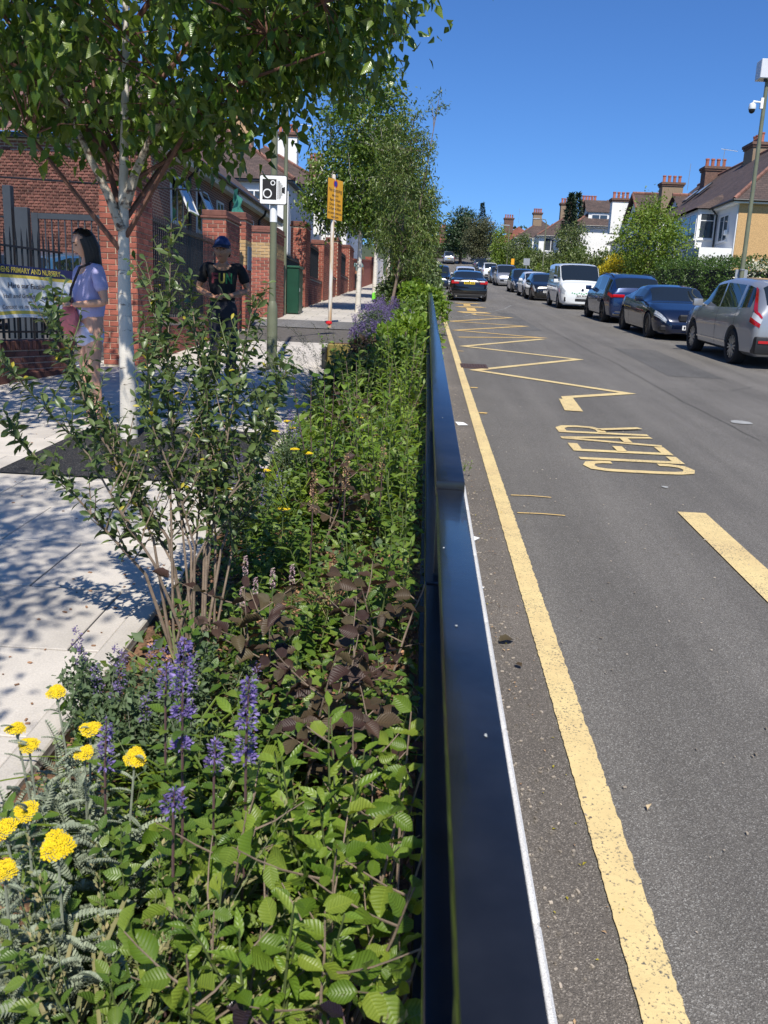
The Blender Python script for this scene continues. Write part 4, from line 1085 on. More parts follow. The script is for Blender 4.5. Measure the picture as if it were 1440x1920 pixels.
def hedge(label, x0, x1, y0, y1, h, lm, n, ls, zo=.1, name='hedge', cat='hedge', group=None, round_=.35, lump=.12, tm=None, flowers=None, seed=1, core=True):
    g = np.random.default_rng(seed + int(y0 * 7)); b = gz(y0) + zo
    t = thing(name, label, cat, ((x0 + x1) / 2, y0, b), 0, group)
    hx, L = (x1 - x0) / 2, y1 - y0
    P, Nn = [], []
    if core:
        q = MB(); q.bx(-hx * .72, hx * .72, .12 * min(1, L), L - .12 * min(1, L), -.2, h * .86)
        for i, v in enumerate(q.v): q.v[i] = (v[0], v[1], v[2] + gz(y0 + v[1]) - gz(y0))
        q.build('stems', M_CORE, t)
    A = np.array([h * L, h * L, 2 * hx * L, 2 * hx * h, 2 * hx * h]); A = A / A.sum()
    f = g.choice(5, n, p=A); u, v = g.random(n), g.random(n)
    X = np.where(f == 0, -hx, np.where(f == 1, hx, (u * 2 - 1) * hx)); Y = np.where(f < 2, u * L, np.where(f == 2, v * L, np.where(f == 3, 0, L)))
    Z = np.where(f < 2, v * h, np.where(f == 2, h, v * h))
    nx = np.where(f == 0, -1., np.where(f == 1, 1., 0)); ny = np.where(f == 3, -1., np.where(f == 4, 1., 0)); nz = np.where(f == 2, 1., 0)
    # round the edges over and make the surface lumpy
    cz = np.clip((Z - h * (1 - round_)) / (h * round_), 0, 1); X = X * (1 - .35 * cz ** 2 * (np.abs(nx) + .3)); 
    P = np.stack([X, Y, Z], 1); N = norm(np.stack([nx, ny, nz + .35], 1))
    lp = lump * (np.sin(P[:, 1] * 2.7 + 2 * np.sin(P[:, 2] * 3 + P[:, 0])) + np.sin(P[:, 1] * 6.1 + P[:, 2] * 5) * .5) + g.normal(size=n) * lump * .6
    P = P + N * lp[:, None]; P[:, 2] = np.maximum(P[:, 2], .03) + np.array([gz(y0 + y) - gz(y0) for y in P[:, 1]])
    D = norm(N * .5 + g.normal(size=(n, 3)) * .8 + np.array([0, 0, .15])); NN = norm(N + g.normal(size=(n, 3)) * .7)
    mi = None; mats = lm
    if flowers is not None: mats = [lm, flowers]; mi = (g.random(n) < .5 + .3 * np.sin(P[:, 1] * 3)) .astype(int)
    cloud('foliage', P, D, NN, ls * g.uniform(.6, 1.25, n), tm or T2, mats, t, mi)
    return t

def bush(name, label, x, y, r, h, lm, n, ls, zo=.1, cat='bush', group='garden bushes across the road', tm=None, seed=0, flowers=None):
    g = np.random.default_rng(seed + int(x * 13 + y * 7)); b = gz(y) + zo; t = thing(name, label, cat, (x, y, b), 0, group)
    q = MB()
    for k in range(7):
        a = 6.283 * k / 7; q.tube([(0, 0, -.1), (.3 * r * math.cos(a), .3 * r * math.sin(a), .4 * h), (.6 * r * math.cos(a), .6 * r * math.sin(a), .75 * h)], [.04, .03, .01], 5)
    stuff(q.build('stems', M_BARK, t))
    nb = max(9, int(n / 220)); d = norm(g.normal(size=(nb, 3))); d[:, 2] = abs(d[:, 2]) * 1.1 - .25
    C = d * np.array([r, r, h * .55]) * (.55 + .35 * g.random((nb, 1))) + np.array([0, 0, h * .45])
    i = g.integers(0, nb, n); off = norm(g.normal(size=(n, 3))) * (g.random((n, 1)) ** .4) * r * .48
    P = C[i] + off; P[:, 2] = np.maximum(.02, P[:, 2]); out = norm(P - np.array([0, 0, h * .3]))
    D = norm(out * .6 + g.normal(size=(n, 3)) * .8); N = norm(out + g.normal(size=(n, 3)) * .7 + np.array([0, 0, .3]))
    mi = None; mats = lm
    if flowers is not None: mats = [lm, flowers]; mi = (g.random(n) < .55).astype(int)
    cloud('foliage', P, D, N, ls * g.uniform(.6, 1.25, n), tm or T2, mats, t, mi)
    return t

def conifer(label, x, y, h, r, n, zo=.1, group='dark conifers', seed=0):
    g = np.random.default_rng(seed + int(x * 17 + y)); t = thing('conifer', label, 'conifer', (x, y, gz(y) + zo), 0, group)
    MB().tube([(0, 0, 0), (0, 0, h)], [.16, .02], 7).build('trunk', M_BARK, t)
    z = g.random(n) ** 1.15; rr = r * (1 - z) ** .8 * (.6 + .4 * np.abs(np.sin(z * 26))) * np.sqrt(g.random(n)); a = g.random(n) * 6.283
    P = np.stack([rr * np.cos(a), rr * np.sin(a), z * h * .97 + .3], 1)
    D = norm(np.stack([np.cos(a), np.sin(a), g.normal(size=n) * .5 + .1], 1)); N = norm(g.normal(size=(n, 3)) + np.array([0, 0, .6]))
    cloud('crown', P, D, N, .38 * g.uniform(.6, 1.2, n), T2N, LM_CON, t); return t

# ================================================================== RIGHT SIDE
M_PEBC = mat('dull_pebbledash', (.25, .18, .12), .95, .3, 20, .9, 40)
M_WRB = mat('blue_white_render', (.70, .72, .74), .85, .05, 1.5)
def rhouse(label, x0, x1, y0, y1, ze, zr, tile, wall, hip0=True, hip1=True, side=None):
    b = gz(y0) + .2; t = thing('house', label, 'house', (x0, y0, b), 0, 'houses along the right side')
    w, L = x1 - x0, y1 - y0
    q = MB(); q.bx(0, w, .01, L, -1, ze - b); q.build('wall', wall, t)
    if side: q = MB(); q.bx(.05, w, -.03, .0, -1, ze - b - .14); q.build('side_wall', side, t)
    q = MB(); xm, a, c = hiproof(q, 0, w, 0, L, ze - b, zr - b, hip0, hip1)
    r_o = build_uv(q, 'roof', tile, t)
    q = MB(); q.bx(-.32, w + .32, -.32, L + .32, ze - b - .12, ze - b - .012); q.build('soffit', M_FRAME, t)
    q = MB(); q.tube([(-.4, -.35, ze - b), (-.4, L + .3, ze - b)], .06, 8); q.tube([(-.4, -.38, ze - b), (w + .35, -.38, ze - b)], .06, 8); stuff(q.build('gutter', M_GUTTER, t))
    ridge(t, (xm, a, zr - b), (xm, c, zr - b))
    if hip0: ridge(t, (-.35, -.35, ze - b + .05), (xm, a, zr - b), .1)
    return t, b, w, L, xm
def bay(t, y0, y1, z0, z1, d=.9, panes=3, roof=None, top=True):
    q = MB(); q.bx(-d, -.002, y0, y1, z0, z1); q.build('bay', M_WRENDER, t)
    h = z1 - z0
    window(t, (-d, y1 - .12, z0 + h * .3), (0, -1, 0), (-1, 0, 0), y1 - y0 - .24, h * .62, panes, top=top)
    window(t, (-d + .1, y0, z0 + h * .3), (1, 0, 0), (0, -1, 0), d - .15, h * .62, 1, top=top)
    if roof:
        q = MB(); q2 = z1 + .02; ov = .25; rz = z1 + .9
        roofquad(q, [(-d - ov, y1 + ov, q2), (-d - ov, y0 - ov, q2), (.4, y0 + .7, rz), (.4, y1 - .7, rz)])
        roofquad(q, [(-d - ov, y0 - ov, q2), (.4, y0 - ov, q2), (.4, y0 + .7, rz)]); roofquad(q, [(.4, y1 + ov, q2), (-d - ov, y1 + ov, q2), (.4, y1 - .7, rz)])
        build_uv(q, 'bay_roof', roof, t)
# nearest semi: pebbledashed end wall, pale front
t, b, w, L, xm = rhouse('nearest house on the right with a tan pebbledash end wall and brown hipped roof', 15, 24, 44.1, 66, 8.02, 12.2, M_TILE, M_WRB, True, False, M_PEB)
ze = 8.02 - b
window(t, (0, 2.4, ze - 1.75), (0, -1, 0), (-1, 0, 0), 1.3, 1.3, 2)
bay(t, 3.1, 8.3, ze - 2.15, ze - .02, .95, 4, M_TILE)
bay(t, 10.6, 13.6, ze - 2.1, ze + .12, .95, 3)
q = MB(); q.bx(-1.6, -.0, .1, 2.9, ze - 3.1, ze - 2.2); q.build('porch', M_WRENDER, t)
q = MB(); q.tube([(-.36, 2.75, ze - .05), (-.1, 2.75, ze - .35), (-.1, 2.75, ze - 3)], .05, 7); q.build('downpipe', M_GUTTER, t)
MB().bx(-.2, -.05, .9, 1.1, ze - 1.5, ze - 1.25).build('alarm_box', M_SIGNW, t, bevel=.02)
chimney(t, xm, 11.2, 11.4 - b, 1.0, 1.5, 1.5, 4, M_PEBC, 'y'); chimney(t, xm - .2, 18.2, 11.2 - b, 1.5, 1.0, 1.55, 4, M_CHB)
aerial(t, xm + .2, 18, 12.8 - b, 1.1)
# roof windows on the slope facing the road
for y, k in ((14.4, .62), (16.4, .58)):
    zz_ = ze + k * (12.2 - b - ze); xx = -.35 + k * (xm + .35); an_ = math.atan2(12.2 - 8.02, xm + .35)
    q = MB(); q.box((xx - .1, y, zz_ + .12), (1.1, .8, .08), 0, Matrix.Rotation(-an_, 3, 'Y')); f = q.build('roof_window', M_GUTTER, t)
    q = MB(); q.box((xx - .12, y, zz_ + .175), (.95, .62, .02), 0, Matrix.Rotation(-an_, 3, 'Y')); q.build('pane', glassmat('roof_pane', (.25, .3, .36), .1), f)
q = MB(); gable_x(q, 2.3, xm + .5, 15.6, 23.5, 8.6 - b, 11.05 - b); build_uv(q, 'wing_roof', M_TILE, t)
MB().add([(2.3, 15.6, -1), (2.3, 23.5, -1), (2.3, 23.5, 8.6 - b), (2.3, 19.55, 11.0 - b), (2.3, 15.6, 8.6 - b)], [(4, 3, 2, 1, 0)]).build('gable_wall', M_WRENDER, t)
MB().bx(2.32, 4, 15.62, 23.4, -1, 8.6 - b).build('wing_wall', M_WRENDER, t)
ridge(t, (2.0, 19.55, 11.1 - b), (xm + .2, 19.55, 11.1 - b))
# second pair
t, b, w, L, xm = rhouse('second house on the right with a red edged gable, above the bright tree', 17.6, 25.6, 71, 86, 9.7, 12.6, M_TILE, M_WRENDER)
chimney(t, 1.3, .4, 10.6 - b, 1.6, 1.0, 2.5, 4, M_PEBC); aerial(t, 2.6, .5, 12.6 - b, 2.0, False)
q = MB(); gable_x(q, -.6, xm, 1.0, 6.5, 10.2 - b, 12.7 - b); build_uv(q, 'wing_roof', M_TILE, t); ridge(t, (-.9, 3.75, 12.75 - b), (xm, 3.75, 12.75 - b))
ridge(t, (-.9, .7, 10.3 - b), (-.9, 3.75, 12.7 - b), .09); ridge(t, (-.9, 6.8, 10.3 - b), (-.9, 3.75, 12.7 - b), .09)
MB().add([(-.6, 1, -1), (-.6, 6.5, -1), (-.6, 6.5, 10.2 - b), (-.6, 3.75, 12.6 - b), (-.6, 1, 10.2 - b)], [(4, 3, 2, 1, 0)]).build('gable_wall', M_WRENDER, t)
chimney(t, -1.2, 6.8, 9.8 - b, 1.5, .9, 2.9, 4, M_WRENDER); aerial(t, -1.4, 6.8, 12.1 - b, .9)
window(t, (-.6, 5.2, 8.0 - b), (0, -1, 0), (-1, 0, 0), 2.6, 1.4, 3)
# third: white dormer gable
t, b, w, L, xm = rhouse('third house on the right with a small white dormer gable and brown roof', 14.4, 21.4, 88, 101, 11.5, 14.3, M_TILE, M_WRENDER)
q = MB(); q.bx(1.3, 3.6, .6, 3.2, 11.3 - b, 12.9 - b); d_ = q.build('dormer', M_WRENDER, t)
q = MB(); roofquad(q, [(1.0, .4, 12.9 - b), (4.2, .4, 12.9 - b), (4.2, 1.9, 14.2 - b), (1.0, 1.9, 14.2 - b)]); roofquad(q, [(4.2, 3.4, 12.9 - b), (1.0, 3.4, 12.9 - b), (1.0, 1.9, 14.2 - b), (4.2, 1.9, 14.2 - b)]); build_uv(q, 'dormer_roof', M_TILE, t)
MB().add([(1.28, .6, 12.9 - b), (1.28, 3.2, 12.9 - b), (1.28, 1.9, 14.1 - b)], [(0, 2, 1)]).build('dormer_gable', M_WRENDER, t)
window(t, (1.3, 2.7, 11.9 - b), (0, -1, 0), (-1, 0, 0), 1.6, .8, 2); window(t, (1.6, .6, 11.9 - b), (1, 0, 0), (0, -1, 0), 1.6, .8, 2)
chimney(t, 2.0, 5.0, 12.6 - b, 1.5, .9, 1.9, 5, M_CHB)
q = MB(); q.bx(-1.4, 0, .5, 4.2, -1, 10.4 - b); q.build('front_wing', M_WRENDER, t); window(t, (-1.2, .5, 8.6 - b), (1, 0, 0), (0, -1, 0), .9, 1.4, 1)
# fourth and fifth, far up the hill
t, b, w, L, xm = rhouse('fourth house on the right, white walled with a steep brown roof', 13.2, 21, 106, 120, 12.2, 15.2, M_TILE, M_WRENDER)
chimney(t, 3.3, 3.0, 14.4 - b, 1.3, .9, 2.0, 4, M_PEBC); window(t, (0, 3.6, 10.5 - b), (0, -1, 0), (-1, 0, 0), 2.6, 1.5, 3); window(t, (.7, 0, 10.5 - b), (1, 0, 0), (0, -1, 0), 2.2, 1.5, 3)
MB().bx(-.7, 0, .8, 3.9, -1, 12.0 - b).build('bay', M_WRENDER, t)
t, b, w, L, xm = rhouse('fifth house on the right with a weathered brown roof and one chimney', 12.5, 20, 126, 140, 13.8, 16.6, M_TILE, M_WRENDER)
chimney(t, 3.0, 2.5, 15.6 - b, 1.2, .9, 2.0, 4, M_PEBC)
t, b, w, L, xm = rhouse('far house on the right with bright orange red roof tiles', 11.2, 19, 146, 160, 14.8, 17.8, M_TILER, M_WRENDER)
chimney(t, 2.0, 2.0, 16.6 - b, 1.5, 1.0, 2.4, 4, M_CHB); aerial(t, 3.6, 2, 18.2 - b, 2.4, False)
t, b, w, L, xm = rhouse('far cream house with a red roof, left of the big dark tree', -5, 4.0, 168, 180, 15.6, 18.4, M_TILER, mat('cream_render', (.62, .56, .42), .85, .05))
chimney(t, 7.6, 2.0, 17.0 - b, 1.2, .9, 2.4, 3, M_CHB)
t, b, w, L, xm = rhouse('low far house with a tiled roof at the top of the road', -1, 5, 150, 158, 14.6, 16.2, M_TILER, M_WRENDER)

# garden edge: hedges, bushes, trees
hedge('tall clipped dark green hedge behind the navy coupe', 10.55, 12.2, 30.5, 41, 2.05, LM_HEDGE, 15000, .085, group='hedges across the road')
hedge('hedge section bulging beside the bright green tree', 10.6, 12.4, 41.2, 49.5, 1.95, LM_HEDGE, 8000, .095, group='hedges across the road')
hedge('white flowering hedge behind the silver car at the right edge', 10.3, 12.0, 22.0, 29.6, 1.95, LM_HEDGE, 8000, .085, group='hedges across the road', flowers=LM_WFLOW)
bush('yellow_bush', 'bright yellow bush behind the white van', 10.0, 46.2, 1.0, 2.75, LM_YELB, 3600, .12)
crown_tree('garden_tree', 'bright lime green round tree in front of the houses across the road', (10.75, 43.5, gz(43.5) + .1), 1.5, [(.15, 0, 3.1, 1.7, 1.7, 1.55), (.5, 0, 1.9, 1.3, 1.4, .9), (.25, .2, 4.4, .85, .85, .75)], LM_BRIGHT, 170, 60, .55, .14, .09, droop=.05, limbs=8, group='garden trees across the road')
for i, (x, y, r, h, lm, lab) in enumerate((
        (10.9, 56.5, 1.7, 2.5, LM_SHRUB, 'rounded mid green bush left of the yellow bush'),
        (11.5, 60.5, 2.0, 3.6, LM_SHRUB, 'tall grey green bush above the white van'),
        (11.2, 66, 2.1, 4.0, LM_TREE, 'large loose green bush above the dark blue parked car'),
        (10.8, 72, 1.8, 3.0, LM_SHRUB, 'wide green bush right of the far lamp post'),
        (10.9, 79, 1.5, 2.3, LM_BRIGHT, 'low pale green bush left of the far lamp post'),
        (11.0, 86, 2.0, 3.6, LM_SHRUB, 'feathery bush below the white house gable'),
        (11.2, 94, 1.8, 4.2, LM_TREE, 'upright green bush in front of the fourth house'),
        (10.6, 120, 2.0, 2.6, LM_HEDGE, 'dark bush behind the farthest parked cars'),
        (12.4, 57, 1.6, 3.1, LM_TREE, 'dark green shrub against the second house'))):
    bush('garden_bush', lab, x, y, r * .92, h * .82, lm, 2600, .15 + .001 * y)
conifer('tall dark conifer standing between the third and fourth houses', 13.2, 84, 8.2, 1.5, 2600)
conifer('second dark conifer beside the tall one', 14.6, 89, 8.6, 1.5, 2000)
conifer('thin far conifer rising over the red roof', 8.2, 139, 8.6, 1.5, 1500)
crown_tree('dark_tree', 'big dark copper green tree at the top of the road', (4.9, 131, gz(131)), 2.0, [(0, 0, 4.8, 2.5, 2.5, 2.9), (1.0, 0, 3.8, 2.1, 2, 2.0), (-.6, 0, 2.8, 1.8, 2, 1.4)], LM_DARK, 190, 55, .75, .34, .25, group='trees at the top of the road')
crown_tree('olive_tree', 'broad olive brown tree beside the big dark tree', (7.0, 118, gz(118)), 1.8, [(0, 0, 4.4, 2.5, 2.3, 2.4), (-.7, 0, 2.9, 2.2, 2, 1.4)], LM_OLIVE, 140, 45, .7, .26, .18, group='trees at the top of the road')
crown_tree('street_tree', 'bright green tree right of the olive tree', (8.9, 108, gz(108)), 1.2, [(0, 0, 3.6, 1.2, 1.2, 2.0), (.3, 0, 2.0, 1.5, 1.2, 1.2)], LM_BRIGHT, 90, 40, .55, .22, .1, group='trees at the top of the road')
crown_tree('street_tree', 'pale willowy tree above the silver van', (10.6, 101, gz(101)), 1.4, [(0, 0, 3.0, 1.5, 1.4, 1.9)], LM_SHRUB, 80, 40, .55, .22, .1, group='trees at the top of the road', droop=.5)
crown_tree('garden_tree', 'feathery green tree beside the far lamp post', (12.2, 76, gz(76)), 1.4, [(0, 0, 3.6, 1.5, 1.6, 2.2)], LM_SHRUB, 90, 40, .5, .18, .09, group='garden trees across the road', droop=.4)
hedge('low dark hedge closing the top of the road', -6, 6.0, 142, 144, 1.9, LM_HEDGE, 3500, .3, group='hedges across the road')
hedge('far hedge along the right pavement beyond the parked cars', 10.3, 11.8, 99, 140, 1.7, LM_HEDGE, 5000, .26, group='hedges across the road')
# wooded skyline far behind
g = np.random.default_rng(4); P = []
for i in range(5000):
    x = g.uniform(-90, 90); y = g.uniform(205, 235); P.append((x, y, gz(y) + g.random() ** .7 * (4.5 + 1.5 * math.sin(x * .3) + math.sin(x * .9))))
P = np.array(P); cloud('distant_woodland', P, g.normal(size=(5000, 3)), g.normal(size=(5000, 3)) + np.array([0, -.5, .8]), g.uniform(.8, 1.7, 5000), T2, LM_DARK, None)

# lamp post with camera equipment
t = thing('camera_pole', 'tall olive lamp post on the right with a white camera box and dome camera', 'lamp post', (9.9, 28, gz(28) + .1))
q = MB(); q.lathe([(.09, 0), (.09, 1.1), (.07, 1.2), (.062, 4.5), (.055, 8.4)], 14); q.build('pole', M_OLIVE, t, smooth=True)
q = MB(); q.bx(-.3, .35, -.22, .22, 7.25, 7.78); q.build('camera_box', mat('box_grey_white', (.62, .63, .66), .4, .05), t, bevel=.015)
q = MB(); q.lathe([(.05, -.06), (.05, 0)], 10, c=(-.1, -.1, 7.24)); q.build('sensor', M_PLASTIC, t)
q = MB(); q.tube([(-.05, 0, 6.62), (-.35, -.05, 6.64), (-.36, -.05, 6.55)], .03, 8); q.bx(-.12, -.04, -.05, .05, 6.45, 6.75); q.build('camera_arm', M_SIGNW, t, smooth=True)
q = MB(); q.lathe([(.05, .14), (.1, .1), (.11, -.02), (.1, -.04)], 14, c=(-.36, -.05, 6.45)); d_ = q.build('dome_camera', M_SIGNW, t, smooth=True)
q = MB(); q.lathe([(.095, 0), (.085, -.06), (.05, -.1), (.01, -.115)], 14, c=(-.36, -.05, 6.41)); q.build('lens_dome', M_SIGNK, d_, smooth=True)
q = MB(); q.box((.02, .1, 1.55), (.36, .02, .46), 0, Matrix.Rotation(RAD(-12), 3, 'Z')); q.build('sign_back', M_GALV, t, bevel=.004)
q = MB(); q.lathe([(.085, 1.75), (.085, 1.79)], 12); q.lathe([(.085, 1.32), (.085, 1.36)], 12); stuff(q.build('bands', M_GALV, t))
# brown bin store
t = thing('bin_store', 'dark brown timber bin store with a low pitched lid behind the navy coupe', 'bin store', (10.95, 27.3, gz(27.3) + .1))
for i in range(7): MB().bx(-.55 , -.52, -1.1 + i * .31, -.8 + i * .31, 0, 1.15).build('board', mat('brown_stain', (.035, .022, .02), .6, .2, 6) if i == 0 else bpy.data.materials['brown_stain'], t, bevel=.004)
MB().bx(-.519, .5, -1.1, 1.07, 0, 1.14).build('body', bpy.data.materials['brown_stain'], t)
q = MB(); q.box((0, 0, 1.22), (1.25, 2.35, .06), 0, Matrix.Rotation(RAD(-8), 3, 'Y')); q.build('lid', bpy.data.materials['brown_stain'], t, bevel=.01)
# far lamp, posts
t = thing('lamp_post', 'far grey lamp post with a curved arm over the road', 'lamp post', (9.7, 74, gz(74) + .1))
q = MB(); q.lathe([(.09, 0), (.08, 1.2), (.06, 1.3), (.05, 5.3)], 10); q.build('pole', M_OLIVE, t, smooth=True)
q = MB(); q.tube([(0, 0, 5.25), (-.08, 0, 5.45), (-.35, 0, 5.5), (-.6, 0, 5.48)], .035, 7); q.build('bracket_arm', M_OLIVE, t, smooth=True)
q = MB(); q.box((-.85, 0, 5.5), (.6, .22, .1), 0); q.build('lantern', M_GALV, t, bevel=.03)
for (x, y, h, lab, m2) in ((9.4, 104, 5.8, 'distant thin lamp post between the bright tree and the willowy tree', M_OLIVE), (8.6, 118, 6.2, 'farthest thin lamp post by the olive tree', M_OLIVE)):
    t = thing('lamp_post', lab, 'lamp post', (x, y, gz(y))); q = MB(); q.lathe([(.08, 0), (.05, h)], 8); q.build('pole', m2, t); q = MB(); q.box((-.5, 0, h), (1.0, .15, .1), 0); q.build('lantern', M_GALV, t)
t = thing('sign_post', 'small grey plate sign on a post beyond the white van', 'sign post', (9.0, 80, gz(80) + .1)); q = MB(); q.lathe([(.05, 0), (.05, 2.3)], 8); q.build('post', M_GALV, t)
MB().bx(-.28, .28, -.07, -.05, 1.75, 2.35).build('sign_plate', M_GALV, t)
t = thing('sign_post', 'yellow topped short post beyond the white van', 'sign post', (8.9, 92, gz(92) + .1)); q = MB(); q.lathe([(.07, 0), (.07, 2.2)], 8); q.build('post', M_SIGNY, t)
MB().bx(-.16, .16, -.1, -.07, 1.6, 2.2).build('sign_plate', M_SIGNY, t)
q = MB(); q.bx(-.3, .3, -.3, .3, 0, 1.2); q.bx(-.36, .36, -.36, .36, 1.2, 1.3); tag(q.build('gate_pier', M_BRICKR, None, loc=(10.3, 78, gz(78) + .1)), 'short red brick gate pier beside the far lamp post', 'gate pier')
for (y0, y1, lab) in ((42, 60, 'low brick garden wall behind the blue suv and the white van'), (60.2, 76.5, 'low brick garden wall behind the black parked car')):
    q = MB(); q.bx(-.12, .12, 0, y1 - y0, -.3, .6); q.bx(-.15, .15, 0, y1 - y0, .6, .68); w_ = q.build('garden_wall', M_BRICKR, None, loc=(10.35, y0, gz(y0) + .1)); w_.rotation_euler.x = SLOPE; tag(w_, lab, 'wall', 'garden walls across the road')
# ================================================================== CARS
M_GLASSC = glassmat('car_glass', (.012, .016, .018), .02)
M_TYRE = mat('tyre_rubber', (.018, .018, .019), .85, .15, 20)
M_RIM = mat('alloy_rim', (.42, .43, .44), .3, .05, metal=.8)
M_RIMD = mat('dark_rim', (.03, .03, .033), .35, .05, metal=.5)
M_WELL = mat('wheel_well', (.006, .006, .006), .9, 0)
M_TRIM = mat('car_black_trim', (.014, .014, .015), .5, .1)
M_CHROME = mat('chrome', (.65, .65, .66), .12, 0, metal=1)
M_LAMPR = mat('tail_lamp_red', (.45, .008, .012), .12, 0, coat=.6)
M_LAMPW = mat('lamp_clear', (.62, .64, .66), .08, 0, coat=.8)
M_HEAD = mat('headlamp', (.42, .45, .48), .08, .5, 25, coat=1)
M_PLW = mat('plate_white', (.75, .75, .72), .5, 0); M_PLY = mat('plate_yellow', (.75, .55, .02), .5, 0); M_PLG = mat('plate_green', (.02, .35, .08), .5, 0)
def carpaint(name, col, metal=.35, rough=.28):
    m, n, l, b = nt(name); b.inputs['Base Color'].default_value = (*col, 1); b.inputs['Metallic'].default_value = metal
    b.inputs['Roughness'].default_value = rough; b.inputs['Coat Weight'].default_value = 1; b.inputs['Coat Roughness'].default_value = .02
    co = n.new('ShaderNodeTexCoord').outputs['Object']; t = noise(n, l, co, 900, 1); l.new(bump(n, l, t.outputs[0], .02 * (metal > .2), .001), b.inputs['Normal'])
    return m
WHEELS = {}
def wheel_meshes(r, w, rim, spokes):
    k = (r, rim.name, spokes)
    if k in WHEELS: return WHEELS[k]
    q = MB(); R2 = r * .68
    q.lathe([(R2, -w / 2 + .01), (r * .9, -w / 2), (r * .985, -w * .36), (r, -w * .2), (r, w * .2), (r * .985, w * .36), (r * .9, w / 2), (R2, w / 2 - .01)], 28, axis='x', cap=False)
    ty = q.mesh('tyre', M_TYRE, smooth=True)
    q = MB(); q.lathe([(R2 * 1.01, w / 2 - .012), (R2 * .93, w / 2 - .02), (R2 * .9, w / 2 - .09), (R2 * .02, w / 2 - .1)], 28, 1, axis='x', cap=False)
    for i in range(spokes):
        a = 6.283 * i / spokes
        for s in (-.12, .12):
            c = Vector((w / 2 - .035, 0, 0)); p0 = Matrix.Rotation(a + s * .4, 3, 'X') @ Vector((0, 0, R2 * .12)); p1 = Matrix.Rotation(a + s * 1.4, 3, 'X') @ Vector((0, 0, R2 * .95))
            q.tube([c + p0, c + p1], [.026 * r / .34, .02 * r / .34], 4, 0)
    q.lathe([(R2 * .2, w / 2 - .06), (R2 * .2, w / 2 - .012), (R2 * .12, w / 2 - .005)], 14, 0, axis='x')
    rm = q.mesh('rim', [rim, M_WELL])
    WHEELS[k] = (ty, rm); return WHEELS[k]

class Car:
    def __init__(s, L, W, zt, zb, ws, zbot=.2, roofw=.76, wb=(.8, -1.8), wr=.33, glass_k=.3, n=64, side_pillars=(), sidewin=None, screens=(), mirror_y=None, endr=.14, bulge=1.0):
        s.L, s.W = L, W; s.zt, s.zb_, s.ws = zt, zb, ws; s.zbot = zbot; s.roofw = roofw; s.wb = wb; s.wr = wr
        ys = np.concatenate([np.linspace(-L / 2, -L / 2 + .3, 9), np.linspace(-L / 2 + .3, L / 2 - .3, n)[1:-1], np.linspace(L / 2 - .3, L / 2, 9)])
        for e in list(side_pillars) + list(sidewin or []) + [v for q in screens for v in q]: ys[np.abs(ys - e).argmin()] = e
        s.ys = np.sort(ys)
        f = np.linspace(-L / 2, L / 2, 401)
        def sm(tab, k):
            v = np.interp(f, [a for a, _ in tab], [b for _, b in tab]); ker = np.hanning(k + 2)[1:-1]; ker /= ker.sum()
            return np.convolve(np.pad(v, k, mode='edge'), ker, mode='same')[k:-k]
        s.f = f; s.ZT, s.ZB, s.WS = sm(zt, 11), sm(zb, 25), sm(ws, 31); s.endr = endr
    def row(s, y):
        i = lambda a: float(np.interp(y, s.f, a))
        zt, zb, w = i(s.ZT), i(s.ZB), i(s.WS); z0 = s.zbot
        d = s.L / 2 - abs(y); r = s.endr
        if d < r:
            k = 1 - math.sqrt(max(0, 1 - ((r - d) / r) ** 2)); w -= k * r * .55; zt -= k * r * .35; zb -= k * r * .45; z0 += k * .06
        zb = min(zb, zt - .005); wr = w * s.roofw
        k = min(1, max(0, (zt - zb - .06) / .3)); k = k * k * (3 - 2 * k)
        h = zb - z0
        base = [(0, z0), (w * .84, z0), (w * .95, z0 + .07), (w * .985, z0 + .3 * h), (w, z0 + .58 * h), (w * .99, z0 + .84 * h), (w * .955, zb)]
        cab = [(w * .945, zb + .035), (w * .945 * .5 + wr * .53, (zb + zt - .1) / 2), (wr * 1.06, zt - .12), (wr * 1.02, zt - .075), (wr * .9, zt - .03), (wr * .5, zt - .006), (0, zt)]
        dz = zt - zb; hood = [(w * .93, zb + dz * .3), (w * .9, zb + dz * .5), (w * .86, zb + dz * .65), (w * .8, zb + dz * .78), (w * .68, zb + dz * .9), (w * .36, zb + dz * .98), (0, zt)]
        return base + [(a[0] * k + b[0] * (1 - k), a[1] * k + b[1] * (1 - k)) for a, b in zip(cab, hood)], k
    def P(s, y, r, side=1):
        rw, _ = s.row(y); i = min(int(r), len(rw) - 2); t = r - i
        return Vector((side * (rw[i][0] * (1 - t) + rw[i + 1][0] * t), y, rw[i][1] * (1 - t) + rw[i + 1][1] * t))
    def patch(s, mb, y0, y1, r0, r1, off, side=1, nx=6, nr=4, m=0, th=.0):
        """skin piece lifted off the body by off"""
        V = []
        for j in range(nr + 1):
            for i in range(nx + 1):
                y = y0 + (y1 - y0) * i / nx; r = r0 + (r1 - r0) * j / nr; e = .01
                p = s.P(y, r, side); a = s.P(min(s.L / 2, y + e), r, side) - s.P(max(-s.L / 2, y - e), r, side); b = s.P(y, min(12.99, r + .05), side) - s.P(y, max(.01, r - .05), side)
                nn = a.cross(b) * side; nn = nn.normalized() if nn.length > 1e-9 else Vector((side, 0, 0)); V.append(p + nn * off)
        F = [(j * (nx + 1) + i, j * (nx + 1) + i + 1, (j + 1) * (nx + 1) + i + 1, (j + 1) * (nx + 1) + i) for j in range(nr) for i in range(nx)]
        if side < 0: F = [tuple(reversed(q)) for q in F]
        mb.add(V, F, m)
CUT = None
